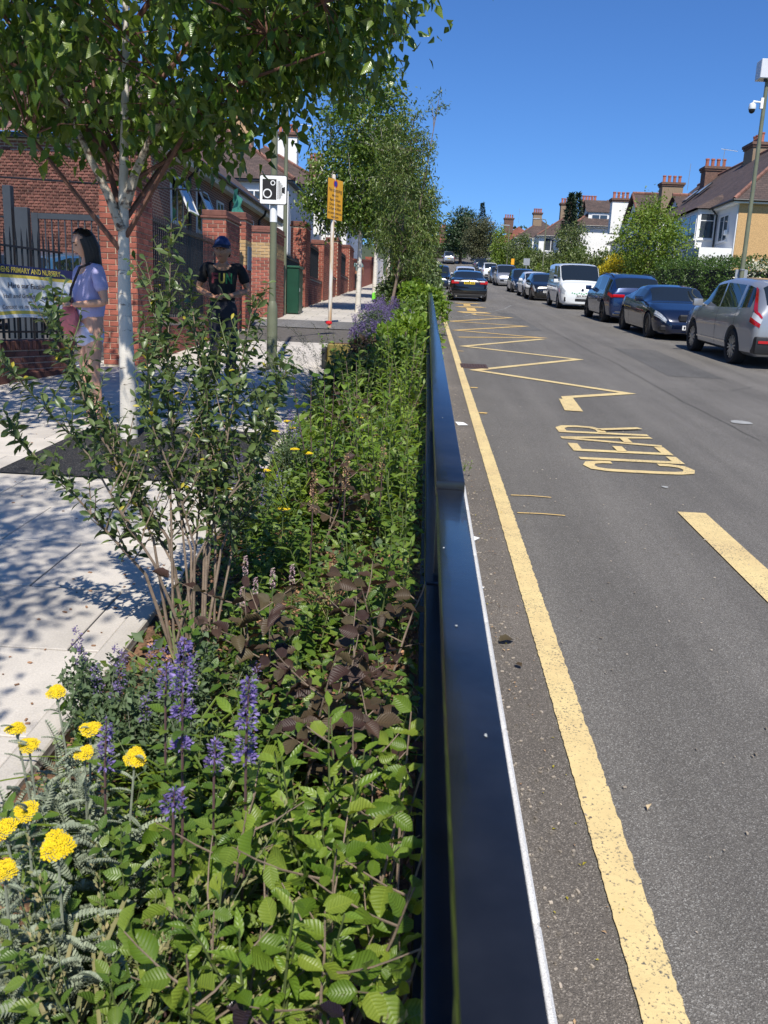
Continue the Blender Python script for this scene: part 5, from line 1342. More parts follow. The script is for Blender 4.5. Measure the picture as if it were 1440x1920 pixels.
def build_car(name, label, cat, pos, facing, C, paint, rim=None, spokes=7, sidewin=(), ws=None, rs=None, lower=None, doors=(), head=None, tail=None, front=(), plate_f=None, plate_r=None, mirror=None, group='cars parked along the right kerb', handles=True, wheel_w=.22, extra=None, rails=False, wellr=.055, lower_rows=(1, 2)):
    """facing +1: away from the camera, -1: towards it"""
    x, y, zo = pos
    t = thing(name, label, cat, (x, y, gz(y) + zo), 0, group)
    t.rotation_euler = (Matrix.Rotation(SLOPE, 3, 'X') @ Matrix.Rotation(0 if facing > 0 else math.pi, 3, 'Z')).to_euler()
    ys = C.ys; rows = [C.row(v) for v in ys]; nr = 14
    bm = bmesh.new(); ring = []
    for (rw, k), yy in zip(rows, ys):
        right = [bm.verts.new((px, yy, pz)) for px, pz in rw]; left = [bm.verts.new((-px, yy, pz)) for px, pz in rw[1:-1]]
        ring.append((right, left))
    mats = [paint, M_TRIM, M_WELL, M_GLASSC, M_GLASSC, M_GLASSC, M_GLASSC, M_GLASSC]
    def vid(i, j, sd):
        if sd > 0 or j in (0, nr - 1): return ring[i][0][j]
        return ring[i][1][j - 1]
    for i in range(len(ys) - 1):
        ym = (ys[i] + ys[i + 1]) / 2; k = (rows[i][1] + rows[i + 1][1]) / 2
        for sd in (1, -1):
            for j in range(nr - 1):
                vs = [vid(i, j, sd), vid(i, j + 1, sd), vid(i + 1, j + 1, sd), vid(i + 1, j, sd)]
                if sd > 0: vs.reverse()
                try: f = bm.faces.new(vs)
                except ValueError: continue
                f.smooth = True; mi = 0
                if j in (7, 8):
                    for q, (a, b) in enumerate(sidewin):
                        if a < ym < b: mi = 3 + min(q, 2)
                if j >= 10:
                    if ws and ws[0] < ym < ws[1]: mi = 6
                    if rs and rs[0] < ym < rs[1]: mi = 7
                if lower and j in lower_rows: mi = 1
                if j == 0: mi = 1
                f.material_index = mi
    for i, flip in ((0, False), (len(ys) - 1, True)):
        r = ring[i][0] + list(reversed(ring[i][1])); r = r if not flip else list(reversed(r))
        f = bm.faces.new(r); f.material_index = 0
    bmesh.ops.recalc_face_normals(bm, faces=bm.faces)
    me = bpy.data.meshes.new('body'); bm.to_mesh(me); bm.free()
    for m in mats: me.materials.append(m)
    tmp = bpy.data.objects.new('tmp', me); COL.objects.link(tmp)
    q = MB()
    for ya in C.wb:
        for sd in (1, -1):
            q.lathe([(C.wr + wellr, -.16), (C.wr + wellr, .16)], 26, 2, c=(sd * (C.W / 2 - .09), ya, C.wr + .01), axis='x')
    cm = q.mesh('cut', mats); cu = bpy.data.objects.new('cut', cm); COL.objects.link(cu)
    bmod = bmesh.new(); bmod.from_mesh(cm); bmesh.ops.recalc_face_normals(bmod, faces=bmod.faces); bmod.to_mesh(cm); bmod.free()
    md = tmp.modifiers.new('b', 'BOOLEAN'); md.object = cu; md.operation = 'DIFFERENCE'; md.solver = 'EXACT'
    dg = bpy.context.evaluated_depsgraph_get(); ev = bpy.data.meshes.new_from_object(tmp.evaluated_get(dg))
    bpy.data.objects.remove(tmp); bpy.data.objects.remove(cu)
    names = {3: 'front_window' if 1 else '', 4: 'rear_window', 5: 'quarter_window', 6: 'windscreen', 7: 'back_window'}
    def sub(keep):
        b = bmesh.new(); b.from_mesh(ev); bmesh.ops.delete(b, geom=[f for f in b.faces if f.material_index not in keep], context='FACES')
        n = bpy.data.meshes.new('p'); b.to_mesh(n); b.free(); return n
    bd = sub((0, 1, 2)); bd.materials.clear(); [bd.materials.append(m) for m in mats]
    smooth_mesh(bd, 35); body = link('body', bd, t)
    names = {3: 'side_window', 4: 'side_window', 5: 'side_window', 6: 'windscreen', 7: 'rear_screen'}
    for k_ in range(3, 8):
        w_ = sub((k_,))
        if not w_.polygons: continue
        if k_ < 6:
            for sd in (1, -1):
                b = bmesh.new(); b.from_mesh(w_); bmesh.ops.delete(b, geom=[f for f in b.faces if f.calc_center_median().x * sd < 0], context='FACES')
                n_ = bpy.data.meshes.new('side_window'); b.to_mesh(n_); b.free(); n_.materials.clear(); n_.materials.append(M_GLASSC); n_.polygons.foreach_set('material_index', [0] * len(n_.polygons)); link('side_window', n_, t)
        else:
            w_.materials.clear(); w_.materials.append(M_GLASSC); w_.polygons.foreach_set('material_index', [0] * len(w_.polygons)); smooth_mesh(w_, 60); link(names[k_], w_, t)
    # wheels
    ty, rm = wheel_meshes(C.wr, wheel_w, rim or M_RIM, spokes)
    for ya in C.wb:
        for sd in (1, -1):
            o = link('wheel', ty, t, (sd * (C.W / 2 - wheel_w / 2 - .012), ya, C.wr)); o.rotation_euler.z = 0 if sd > 0 else math.pi
            link('rim', rm, o)
    # door shut lines and handles
    for i, yy in enumerate(doors):
        for sd in (1, -1):
            q = MB(); C.patch(q, yy - .006, yy + .006, 2.2, 6.9, .003, sd, 1, 8); q.build('door_seam', M_TRIM, t)
    if handles:
        for yy in [a + .12 for a in doors[:-1]] if len(doors) > 1 else []:
            for sd in (1, -1): q = MB(); C.patch(q, yy, yy + .2, 5.25, 5.5, .022, sd, 3, 1); q.build('door_handle', paint, t)
    if mirror is not None:
        for sd in (1, -1):
            p = C.P(mirror, 6.9, sd); q = MB(); q.box(p + Vector((sd * .13, .0, .07)), (.2, .1, .15)); q.box(p + Vector((sd * .03, .0, .03)), (.1, .05, .05)); q.build('mirror', paint, t, bevel=.03, seg=2, smooth=True)
    for lst, nm in ((head, 'headlight'), (tail, 'tail_light')):
        for it in (lst or ()):
            for sd in (1, -1):
                q = MB(); C.patch(q, it[0], it[1], it[2], it[3], it[5] if len(it) > 5 else .006, sd, 6, 4); q.build(nm, it[4], t, smooth=True)
    E = C.L / 2
    for nm, x0, x1, z0, z1, mt, dep in front: # boxes on the end faces; dep >0 front, <0 rear
        s_ = 1 if dep > 0 else -1; d = abs(dep)
        xs = ((x0, x1),) if nm[-1] != '2' else ((x0, x1), (-x1, -x0))
        for a, b in xs:
            q = MB(); q.bx(a, b, s_ * E - .05 if s_ > 0 else s_ * E - d, s_ * E + d if s_ > 0 else s_ * E + .05, z0, z1); q.build(nm.rstrip('2'), mt, t, bevel=.01)
    for pl, s_ in ((plate_f, 1), (plate_r, -1)):
        if pl:
            z, mt, dep = pl; q = MB(); q.bx(-.26, .26, min(s_ * (E + dep), s_ * (E + dep - .012)), max(s_ * (E + dep), s_ * (E + dep - .012)), z - .055, z + .055); p_ = q.build('number_plate', mt, t)
            q = MB()
            for i in range(7):
                cx = (-.195 + .062 * i + (.03 if i > 3 else 0)) ; q.bx(cx - .02, cx + .02, s_ * (E + dep + .001) - .001, s_ * (E + dep + .001) + .001, z - .032, z + .032)
            stuff(q.build('characters', M_SIGNK, p_))
    if rails:
        for sd in (1, -1): q = MB(); q.tube([C.P(rails[0] + (rails[1] - rails[0]) * i / 8, 10.5, sd) + Vector((0, 0, .035 if 0 < i < 8 else .0)) for i in range(9)], .016, 6); q.build('roof_rail', M_TRIM, t)
    if extra: extra(t, C)
    return t

# --- silver suv, nearest on the right (seen from behind-left)
C = Car(4.55, 1.82, [(-2.28, .98), (-2.2, 1.28), (-1.98, 1.56), (-1.5, 1.64), (-.3, 1.67), (.4, 1.6), (1.25, 1.12), (1.6, 1.07), (2.1, .96), (2.28, .72)],
        [(-2.28, .97), (-1.9, 1.09), (-.5, 1.04), (1.0, 1.0), (1.3, .98), (2.1, .85), (2.28, .7)], [(-2.28, .84), (-1.6, .91), (1.4, .91), (2.28, .76)], .24, .77, (1.28, -1.28), .35, sidewin=(-1.86, -1.38, -1.26, -.28, -.2, .92), screens=((.42, 1.2), (-2.2, -1.95)))
def suv_x(t, C):
    # tall tail lamp up the rear pillar, red with a clear band
    for sd in (1, -1):
        for r0, r1, mt, ya, yb in ((4.75, 5.3, M_LAMPR, -2.275, -2.02), (5.3, 6.3, M_LAMPW, -2.275, -2.06), (6.3, 7.2, M_LAMPR, -2.27, -2.08)):
            q = MB(); C.patch(q, ya, yb, r0, r1, .012, sd, 4, 6); q.build('tail_light', mt, t, smooth=True)
        # upper blade of the lamp follows the raked rear pillar
        q = MB(); V = []
        for i in range(9):
            u = i / 8; r = 7.0 + 2.4 * u; yb = -2.2 + .42 * u; wd = .17 * (1 - .72 * u)
            for yy in (yb - .02, yb + wd): 
                p = C.P(max(-2.27, yy), r, sd); V.append(p + Vector((sd * .012, -.006, 0)))
        q.add(V, [(2 * i, 2 * i + 1, 2 * i + 3, 2 * i + 2) for i in range(8)]); q.build('tail_light', M_LAMPR, t, smooth=True)
        q = MB(); C.patch(q, -.9, .92, 2.5, 2.72, .012, sd, 10, 1); q.build('door_moulding', M_CHROME, t)
        q = MB(); C.patch(q, -1.9, 1.05, 6.75, 6.95, .006, sd, 14, 1); q.build('window_trim', M_CHROME, t)
    q = MB(); q.bx(-.82, .82, -2.36, -2.1, .3, .62); q.build('rear_bumper', M_TRIM, t, bevel=.04, seg=2, smooth=True)
    for sd in (1, -1): q = MB(); q.bx(sd * .66 - .12, sd * .66 + .12, -2.375, -2.34, .5, .55); q.build('reflector', M_LAMPR, t)
    q = MB(); C.patch(q, -2.279, -2.2, 10, 13, .006, 1, 2, 4)
build_car('parked_car', 'silver grey suv seen from behind at the right edge, tall red tail lamp', 'car', (6.95, 18.55, -.02), 1, C, carpaint('silver_grey_paint', (.36, .37, .39), .45, .32), M_RIM, 8,
          [(-1.86, -1.38), (-1.26, -.28), (-.2, .92)], (.42, 1.22), (-2.21, -1.97), True, (1.02, -.24, -1.3), [(2.0, 2.26, 4.3, 6.2, M_HEAD)], None, (), None, (.85, M_PLY, .03), .82, extra=suv_x, wheel_w=.24, lower_rows=(1, 2))
# --- navy coupe facing the camera
C = Car(4.95, 1.89, [(-2.47, .7), (-2.3, .98), (-1.7, 1.08), (-.7, 1.34), (-.1, 1.38), (.4, 1.33), (1.15, .96), (1.5, .93), (2.2, .78), (2.47, .55)],
        [(-2.47, .69), (-1.7, .95), (0, .9), (1.1, .88), (1.5, .86), (2.2, .72), (2.47, .54)], [(-2.47, .8), (-1.5, .945), (1.5, .94), (2.1, .88), (2.47, .68)], .17, .7, (1.5, -1.47), .345, sidewin=(-1.45, -.75, -.65, .55), screens=((.42, 1.1), (-1.6, -.75)), endr=.3)
def coupe_x(t, C):
    for sd in (1, -1):
        q = MB(); q.bx(min(sd * .06, sd * .36), max(sd * .06, sd * .36), 2.36, 2.475, .5, .68); q.build('kidney_grille', M_SIGNK, t, bevel=.03)
        q = MB(); q.bx(min(sd * .45, sd * .8), max(sd * .45, sd * .8), 2.2, 2.4, .25, .4); q.build('air_intake', M_SIGNK, t, bevel=.03)
        q = MB(); C.patch(q, 2.02, 2.36, 5.05, 5.25, .012, sd, 5, 1); q.build('lamp_strip', M_LAMPW, t)
    q = MB(); q.bx(-.42, .42, 2.38, 2.465, .24, .38); q.build('air_intake', M_SIGNK, t, bevel=.03)
    for sd in (1, -1): q = MB(); C.patch(q, -1.5, 1.0, 6.7, 6.9, .005, sd, 14, 1); q.build('window_trim', M_TRIM, t)
build_car('parked_car', 'dark navy low coupe facing the camera in front of the bin store', 'car', (6.85, 24.85, -.02), -1, C, carpaint('navy_paint', (.006, .012, .035), .3, .2), M_RIMD, 10,
          [(-1.45, -.75), (-.65, .55)], (.44, 1.1), (-1.6, -.78), None, (1.05, -.62), [(1.98, 2.4, 4.7, 5.9, M_HEAD)], [(-2.44, -2.1, 4.6, 5.8, M_LAMPR)], (), (.36, M_PLW, .015), None, .72, extra=coupe_x, wheel_w=.25, wellr=.03)
# --- dark blue suv facing away
C = Car(4.66, 1.89, [(-2.33, .98), (-2.24, 1.2), (-1.95, 1.5), (-1.4, 1.6), (-.2, 1.64), (.5, 1.57), (1.2, 1.12), (1.6, 1.06), (2.1, .98), (2.33, .74)],
        [(-2.33, .97), (-1.9, 1.05), (0, 1.0), (1.2, .98), (1.6, .96), (2.1, .88), (2.33, .7)], [(-2.33, .84), (-1.6, .945), (1.4, .945), (2.33, .78)], .22, .76, (1.42, -1.44), .365, sidewin=(-1.85, -1.4, -1.28, -.3, -.2, .88), screens=((.5, 1.15), (-2.24, -1.95)))
def bsuv_x(t, C):
    for sd in (1, -1):
        q = MB(); C.patch(q, -1.9, .95, 6.75, 6.95, .006, sd, 14, 1); q.build('window_trim', M_CHROME, t)
    q = MB(); q.bx(-.7, .7, -2.37, -2.2, .28, .42); q.build('rear_diffuser', M_TRIM, t, bevel=.03)
    for sd in (1, -1): q = MB(); q.bx(sd * .62 - .12, sd * .62 + .12, -2.385, -2.34, .3, .38); q.build('exhaust_tip', M_CHROME, t, bevel=.02)
    for sd in (1, -1): q = MB(); q.bx(min(sd * .4, sd * .8), max(sd * .4, sd * .8), -2.36, -2.28, .86, .96); q.build('tail_light', M_LAMPR, t, bevel=.02)
build_car('parked_car', 'deep blue suv facing away with red tail lamps, behind the navy coupe', 'car', (6.92, 31.2, -.02), 1, C, carpaint('deep_blue_paint', (.010, .028, .095), .4, .22), M_RIMD, 5,
          [(-1.85, -1.4), (-1.28, -.3), (-.2, .88)], (.5, 1.17), (-2.24, -1.97), None, (.98, -.25, -1.35), [(2.05, 2.3, 4.6, 6, M_HEAD)], [(-2.32, -1.95, 5.1, 5.85, M_LAMPR, .012)], (), None, None, .8, extra=bsuv_x, rails=(-1.7, .4), wheel_w=.25)
# --- white van facing the camera
C = Car(4.9, 1.86, [(-2.45, 1.75), (-2.3, 1.92), (-1.5, 1.95), (.6, 1.95), (1.0, 1.9), (1.75, 1.22), (2.1, 1.12), (2.36, 1.0), (2.45, .85)],
        [(-2.45, 1.12), (.5, 1.1), (1.7, 1.08), (2.1, 1.0), (2.45, .82)], [(-2.45, .89), (1.6, .93), (2.2, .9), (2.45, .78)], .22, .86, (1.48, -1.45), .34, sidewin=(-.6, .3, .4, 1.3), screens=((1.0, 1.72),), endr=.2)
def van_x(t, C):
    q = MB(); q.bx(-.3, .3, 2.38, 2.46, .36, .5); q.build('lower_grille', M_TRIM, t, bevel=.02)
    for sd in (1, -1):
        q = MB(); q.bx(min(sd * .5, sd * .76), max(sd * .5, sd * .76), 2.3, 2.44, .34, .56); q.build('fog_housing', M_TRIM, t, bevel=.03)
    q = MB()
    for k in range(9): q.bx(-.4 + .1 * k, -.34 + .1 * k, 2.44, 2.456, .66 + .02 * (k % 3), .70 + .02 * (k % 3))
    stuff(q.build('green_decal', M_PLG, t)); q = MB(); q.bx(-.26, -.2, 2.47, 2.476, .545, .655); q.build('plate_flash', M_PLG, t)
    q = MB(); q.lathe([(.06, 2.44), (.055, 2.462)], 16, c=(0, 0, .86), axis='y'); q.build('badge', M_CHROME, t)
build_car('parked_van', 'white electric van with green front decals facing the camera', 'van', (6.75, 40.35, -.02), -1, C, carpaint('van_white', (.74, .76, .75), 0, .3), M_RIM, 6,
          [(-.6, .3), (.4, 1.3)], (1.02, 1.72), None, None, (1.4, .34, -.7), [(2.12, 2.42, 4.5, 6.1, M_HEAD)], None, (), (.6, M_PLW, .02), None, 1.25, extra=van_x, wheel_w=.2)
# --- generic later cars
def hatch(L=4.3, W=1.78, H=1.5): 
    h = L / 2
    return Car(L, W, [(-h, .85), (-h + .1, 1.1), (-h + .45, H - .1), (-.8, H), (.0, H), (.5, H - .07), (1.15, 1.0), (h - .5, .92), (h - .1, .8), (h, .6)],
               [(-h, .84), (-h + .4, .98), (0, .93), (1.1, .9), (h - .3, .82), (h, .58)], [(-h, .76), (-h + .6, W / 2), (h - .8, W / 2), (h, .7)], .19, .75, (h - .87, -h + .8), .32, sidewin=(-h + .55, -.3, -.2, .85), screens=((.5, 1.12), (-h + .08, -h + .45)))
def hatch_car(label, pos, facing, paint, rim=None, L=4.3, H=1.5, group='cars parked along the right kerb', W=1.78, **k):
    C = hatch(L, W, H); h = L / 2
    return build_car('parked_car', label, 'car', pos, facing, C, paint, rim or M_RIM, 7, [(-h + .55, -.3), (-.2, .85)], (.5, 1.14), (-h + .08, -h + .45), None, (.95, -.25, -h + .9),
                     [(h - .42, h - .03, 4.5, 5.9, M_HEAD)], [(-h + .02, -h + .3, 4.8, 6.0, M_LAMPR, .01)], [('grille', -.45, .45, .34, .5, M_TRIM, .015), ('lower_bumper', -.6, .6, .26, .42, M_TRIM, -.02)], (.5, M_PLW, .03), (.72, M_PLY, .02), .75, group=group, **k)
P_BLACK = carpaint('black_paint', (.008, .008, .009), .2, .2); P_WHITE = carpaint('white_paint', (.75, .76, .77), 0, .3); P_SIL = carpaint('silver_paint', (.42, .43, .45), .6, .3); P_DBL = carpaint('dark_blue_paint', (.012, .022, .045), .35, .25); P_GRY = carpaint('grey_paint', (.10, .105, .11), .5, .3)
hatch_car('black small car facing the camera, tucked behind the white van', (6.5, 48.6, -.02), -1, P_BLACK, M_RIMD, 4.0, 1.45)
hatch_car('white hatchback facing the camera behind the black car', (6.62, 53.5, -.02), -1, P_WHITE, None, 4.5, 1.48)
hatch_car('dark blue car between the white hatchback and the silver people carrier', (6.75, 62, -.02), -1, P_DBL, None, 4.4, 1.62)
C = Car(4.6, 1.84, [(-2.3, 1.5), (-2.15, 1.78), (-1.2, 1.86), (.3, 1.85), (.8, 1.78), (1.6, 1.12), (1.95, 1.05), (2.2, .9), (2.3, .7)],
        [(-2.3, 1.05), (.5, 1.03), (1.5, 1.0), (2.0, .92), (2.3, .68)], [(-2.3, .86), (1.5, .92), (2.1, .86), (2.3, .72)], .2, .82, (1.45, -1.4), .33, sidewin=(-1.9, -.8, -.7, .2, .3, 1.1), screens=((.8, 1.55),), endr=.2)
build_car('parked_van', 'silver people carrier facing the camera, up the hill behind the dark blue car', 'people carrier', (7.1, 79.6, -.02), -1, C, P_SIL, M_RIM, 6, [(-1.9, -.8), (-.7, .2), (.3, 1.1)], (.82, 1.56), None, None, (1.2, .25, -.75),
          [(1.9, 2.27, 4.6, 6.0, M_HEAD)], None, [('grille', -.6, .6, .42, .6, M_TRIM, .015)], (.5, M_PLW, .03), None, 1.0)
hatch_car('dark car parked directly behind the silver people carrier', (7.0, 86, -.02), -1, P_GRY, None, 4.3, 1.62)
hatch_car('white suv facing away beyond the silver people carrier', (7.0, 99, 0), 1, P_WHITE, None, 4.5, 1.68)
hatch_car('dark blue car far up the right kerb beyond the white suv', (7.1, 109, 0), -1, P_DBL, None, 4.4, 1.6)
hatch_car('grey estate car farthest up the right kerb', (7.0, 117, 0), 1, P_GRY, None, 4.5, 1.6)
hatch_car('silver small car at the top of the road near the dark tree', (3.2, 131, 0), 1, P_SIL, None, 4.0, 1.75, group='far cars at the top of the road')
# --- moving cars
C = Car(4.55, 1.84, [(-2.27, .8), (-2.2, 1.03), (-1.75, 1.08), (-1.55, 1.1), (-.85, 1.38), (-.1, 1.43), (.4, 1.37), (1.15, 1.0), (1.5, .95), (2.1, .84), (2.27, .6)],
        [(-2.27, .79), (-1.7, .98), (0, .92), (1.1, .9), (1.5, .88), (2.27, .58)], [(-2.27, .8), (-1.6, .92), (1.5, .92), (2.27, .72)], .18, .72, (1.38, -1.38), .335, sidewin=(-1.35, -.35, -.25, .75), screens=((.42, 1.1), (-1.55, -.88)), endr=.16)
def sal_x(t, C):
    for sd in (1, -1):
        a, b = sorted((sd * .5, sd * .87)); q = MB(); q.bx(a, b, -2.285, -2.1, .8, .95); l_ = q.build('tail_light', M_LAMPR, t, bevel=.025)
        a, b = sorted((sd * .47, sd * .74)); q = MB(); q.bx(a, b, -2.29, -2.2, .9, .965); q.build('lamp_lens', M_LAMPW, l_, bevel=.015)
        a, b = sorted((sd * .6, sd * .68)); q = MB(); q.lathe([(.035, -2.33), (.035, -2.2)], 10, c=(sd * .6, 0, .24), axis='y'); q.build('exhaust', M_CHROME, t)
    q = MB(); q.bx(-.85, .85, -2.31, -2.15, .36, .62); q.build('rear_bumper', P_BLACK, t, bevel=.05, seg=2, smooth=True)
    q = MB(); q.bx(-.75, .75, -2.30, -2.1, .2, .35); q.build('rear_skirt', M_TRIM, t, bevel=.03)
    q = MB(); q.lathe([(.035, -2.25), (.035, -2.285)], 12, c=(0, 0, 1.0), axis='y'); q.build('badge', M_CHROME, t)
    q = MB(); q.bx(-.35, .35, -2.2, -2.0, 1.09, 1.1); q.build('boot_lip', P_BLACK, t)
build_car('moving_car', 'black saloon driving away up the road with red tail lamps and yellow plate', 'car', (2.08, 44.2, 0), 1, C, P_BLACK, M_RIMD, 7, [(-1.35, -.35), (-.25, .75)], (.44, 1.12), (-1.55, -.9), None, (.85, -.3, -1.1),
          [(1.95, 2.24, 4.6, 5.9, M_HEAD)], None, (), None, (.86, M_PLY, .016), .66, group='cars driving up the road', extra=sal_x)
t = hatch_car('white car driving ahead of the black saloon', (2.95, 68, 0), 1, P_WHITE, None, 4.4, 1.6, group='cars driving up the road'); t.name = 'moving_car'
hatch_car('dark navy car at the left kerb past the end of the fence, facing the camera', (.9 - .05, 62.5, 0), -1, P_DBL, M_RIMD, 4.5, 1.62, group='car at the left kerb')
hatch_car('second car parked behind the navy car at the left kerb', (.85, 70.5, 0), -1, P_GRY, None, 4.3, 1.5, group='car at the left kerb')
hatch_car('blue car parked in the school yard behind the black railing', (-8.0, 18.5, .1), 1, carpaint('sky_blue_paint', (.06, .16, .26), .3, .25), None, 4.2, 1.5, group='car in the school yard')
# ================================================================== PEOPLE
def skin_eval(verts, edges, rad, root=0, sub=2):
    me = bpy.data.meshes.new('sk'); me.from_pydata([tuple(v) for v in verts], edges, [])
    o = bpy.data.objects.new('sk', me); COL.objects.link(o)
    o.modifiers.new('s', 'SKIN').use_smooth_shade = True
    sv = me.skin_vertices[0].data
    for i, r in enumerate(rad):
        sv[i].radius = r if isinstance(r, tuple) else (r, r); sv[i].use_root = (i == root)
    m = o.modifiers.new('u', 'SUBSURF'); m.levels = sub; m.render_levels = sub
    dg = bpy.context.evaluated_depsgraph_get(); ev = bpy.data.meshes.new_from_object(o.evaluated_get(dg))
    bpy.data.objects.remove(o); bpy.data.meshes.remove(me); return ev
def chains(ch):
    """chains: list of lists of (point, radius); first point of later chains may be an int index reference (chain, i)"""
    V, E, Rr, idx = [], [], [], {}
    for c, lst in enumerate(ch):
        prev = None
        for i, (p, r) in enumerate(lst):
            if isinstance(p, tuple) and len(p) == 2: k = idx[p]
            else: k = len(V); V.append(Vector(p)); Rr.append(r)
            idx[(c, i)] = k
            if prev is not None: E.append((prev, k))
            prev = k
    return V, E, Rr
def head_bm(bm, c, tilt, turn, s=1.0, female=False):
    M = Matrix.Translation(c) @ Matrix.Rotation(turn, 4, 'Z') @ Matrix.Rotation(tilt, 4, 'X')
    nu, nv = 36, 26; grid = []
    g = lambda d2, w: math.exp(-d2 / (w * w))
    for j in range(nv + 1):
        ph = math.pi * j / nv
        for i in range(nu):
            th = 2 * math.pi * i / nu; d = Vector((math.sin(ph) * math.sin(th), -math.sin(ph) * math.cos(th), math.cos(ph)))
            x, y, z = d.x * .073, d.y * .094, d.z * .118
            if z < 0: k = -z / .118; x *= 1 - .30 * k ** 1.4; y = y * (1 - .12 * k) - .012 * k
            if y < 0:
                y += -.024 * g(x * x + ((z + .022) * .8) ** 2, .014) - .010 * g((x * 1.2) ** 2 + (z - .008) ** 2, .012)      # nose
                y += .009 * g((abs(x) - .031) ** 2 + (z - .014) ** 2, .015)                                           # eye sockets
                y += -.005 * g((abs(x) - .03) ** 2 * .4 + (z - .036) ** 2, .012)                                      # brow
                y += -.006 * g(x * x * .5 + (z + .058) ** 2, .010) - .006 * g(x * x + (z + .098) ** 2, .018)                  # lips, chin
            grid.append(bm.verts.new(M @ (Vector((x, y, z)) * s)))
    for j in range(nv):
        for i in range(nu):
            a, b = grid[j * nu + i], grid[j * nu + (i + 1) % nu]; c_, d_ = grid[(j + 1) * nu + (i + 1) % nu], grid[(j + 1) * nu + i]
            try: bm.faces.new((a, d_, c_, b))
            except ValueError: pass
    for sd in (1, -1):
        r = bmesh.ops.create_icosphere(bm, subdivisions=2, radius=.03 * s)
        for v in r['verts']: v.co = M @ (Vector((v.co.x * .35 + sd * .073 * s, v.co.y * .7 + .008 * s, v.co.z * 1.05 - .003 * s)))
    return M
def hand_chains(w, d, up, side, s=1.0, curl=.5):
    """w wrist, d pointing direction, up = back of hand normal, side = thumb side"""
    d, up, side = d.normalized(), up.normalized(), side.normalized(); out = []
    out.append([(w, .026 * s), (w + d * .04 * s, .032 * s), (w + d * .085 * s, .03 * s)])
    for k, (o, L) in enumerate(((.028, .07), (.01, .08), (-.009, .075), (-.027, .058))):
        b = w + d * .085 * s + side * o * s; a = curl * (1 + .12 * k); p = [b - d * .02 * s, b]; q = b; dir_ = d
        for j, fr in enumerate((.45, .3, .25)):
            dir_ = (d * math.cos(a * (j + .6)) - up * math.sin(a * (j + .6))); q = q + dir_ * L * fr * s; p.append(q)
        out.append([(v, r * s) for v, r in zip(p, (.0105, .0105, .0098, .009, .0078))])
    b = w + d * .02 * s + side * .022 * s; t1 = b + (d * .7 + side * .8).normalized() * .04 * s; t2 = t1 + (d * .95 + side * .25 - up * .3).normalized() * .032 * s
    out.append([(b, .012 * s), (t1, .0115 * s), (t2, .009 * s)])
    return out
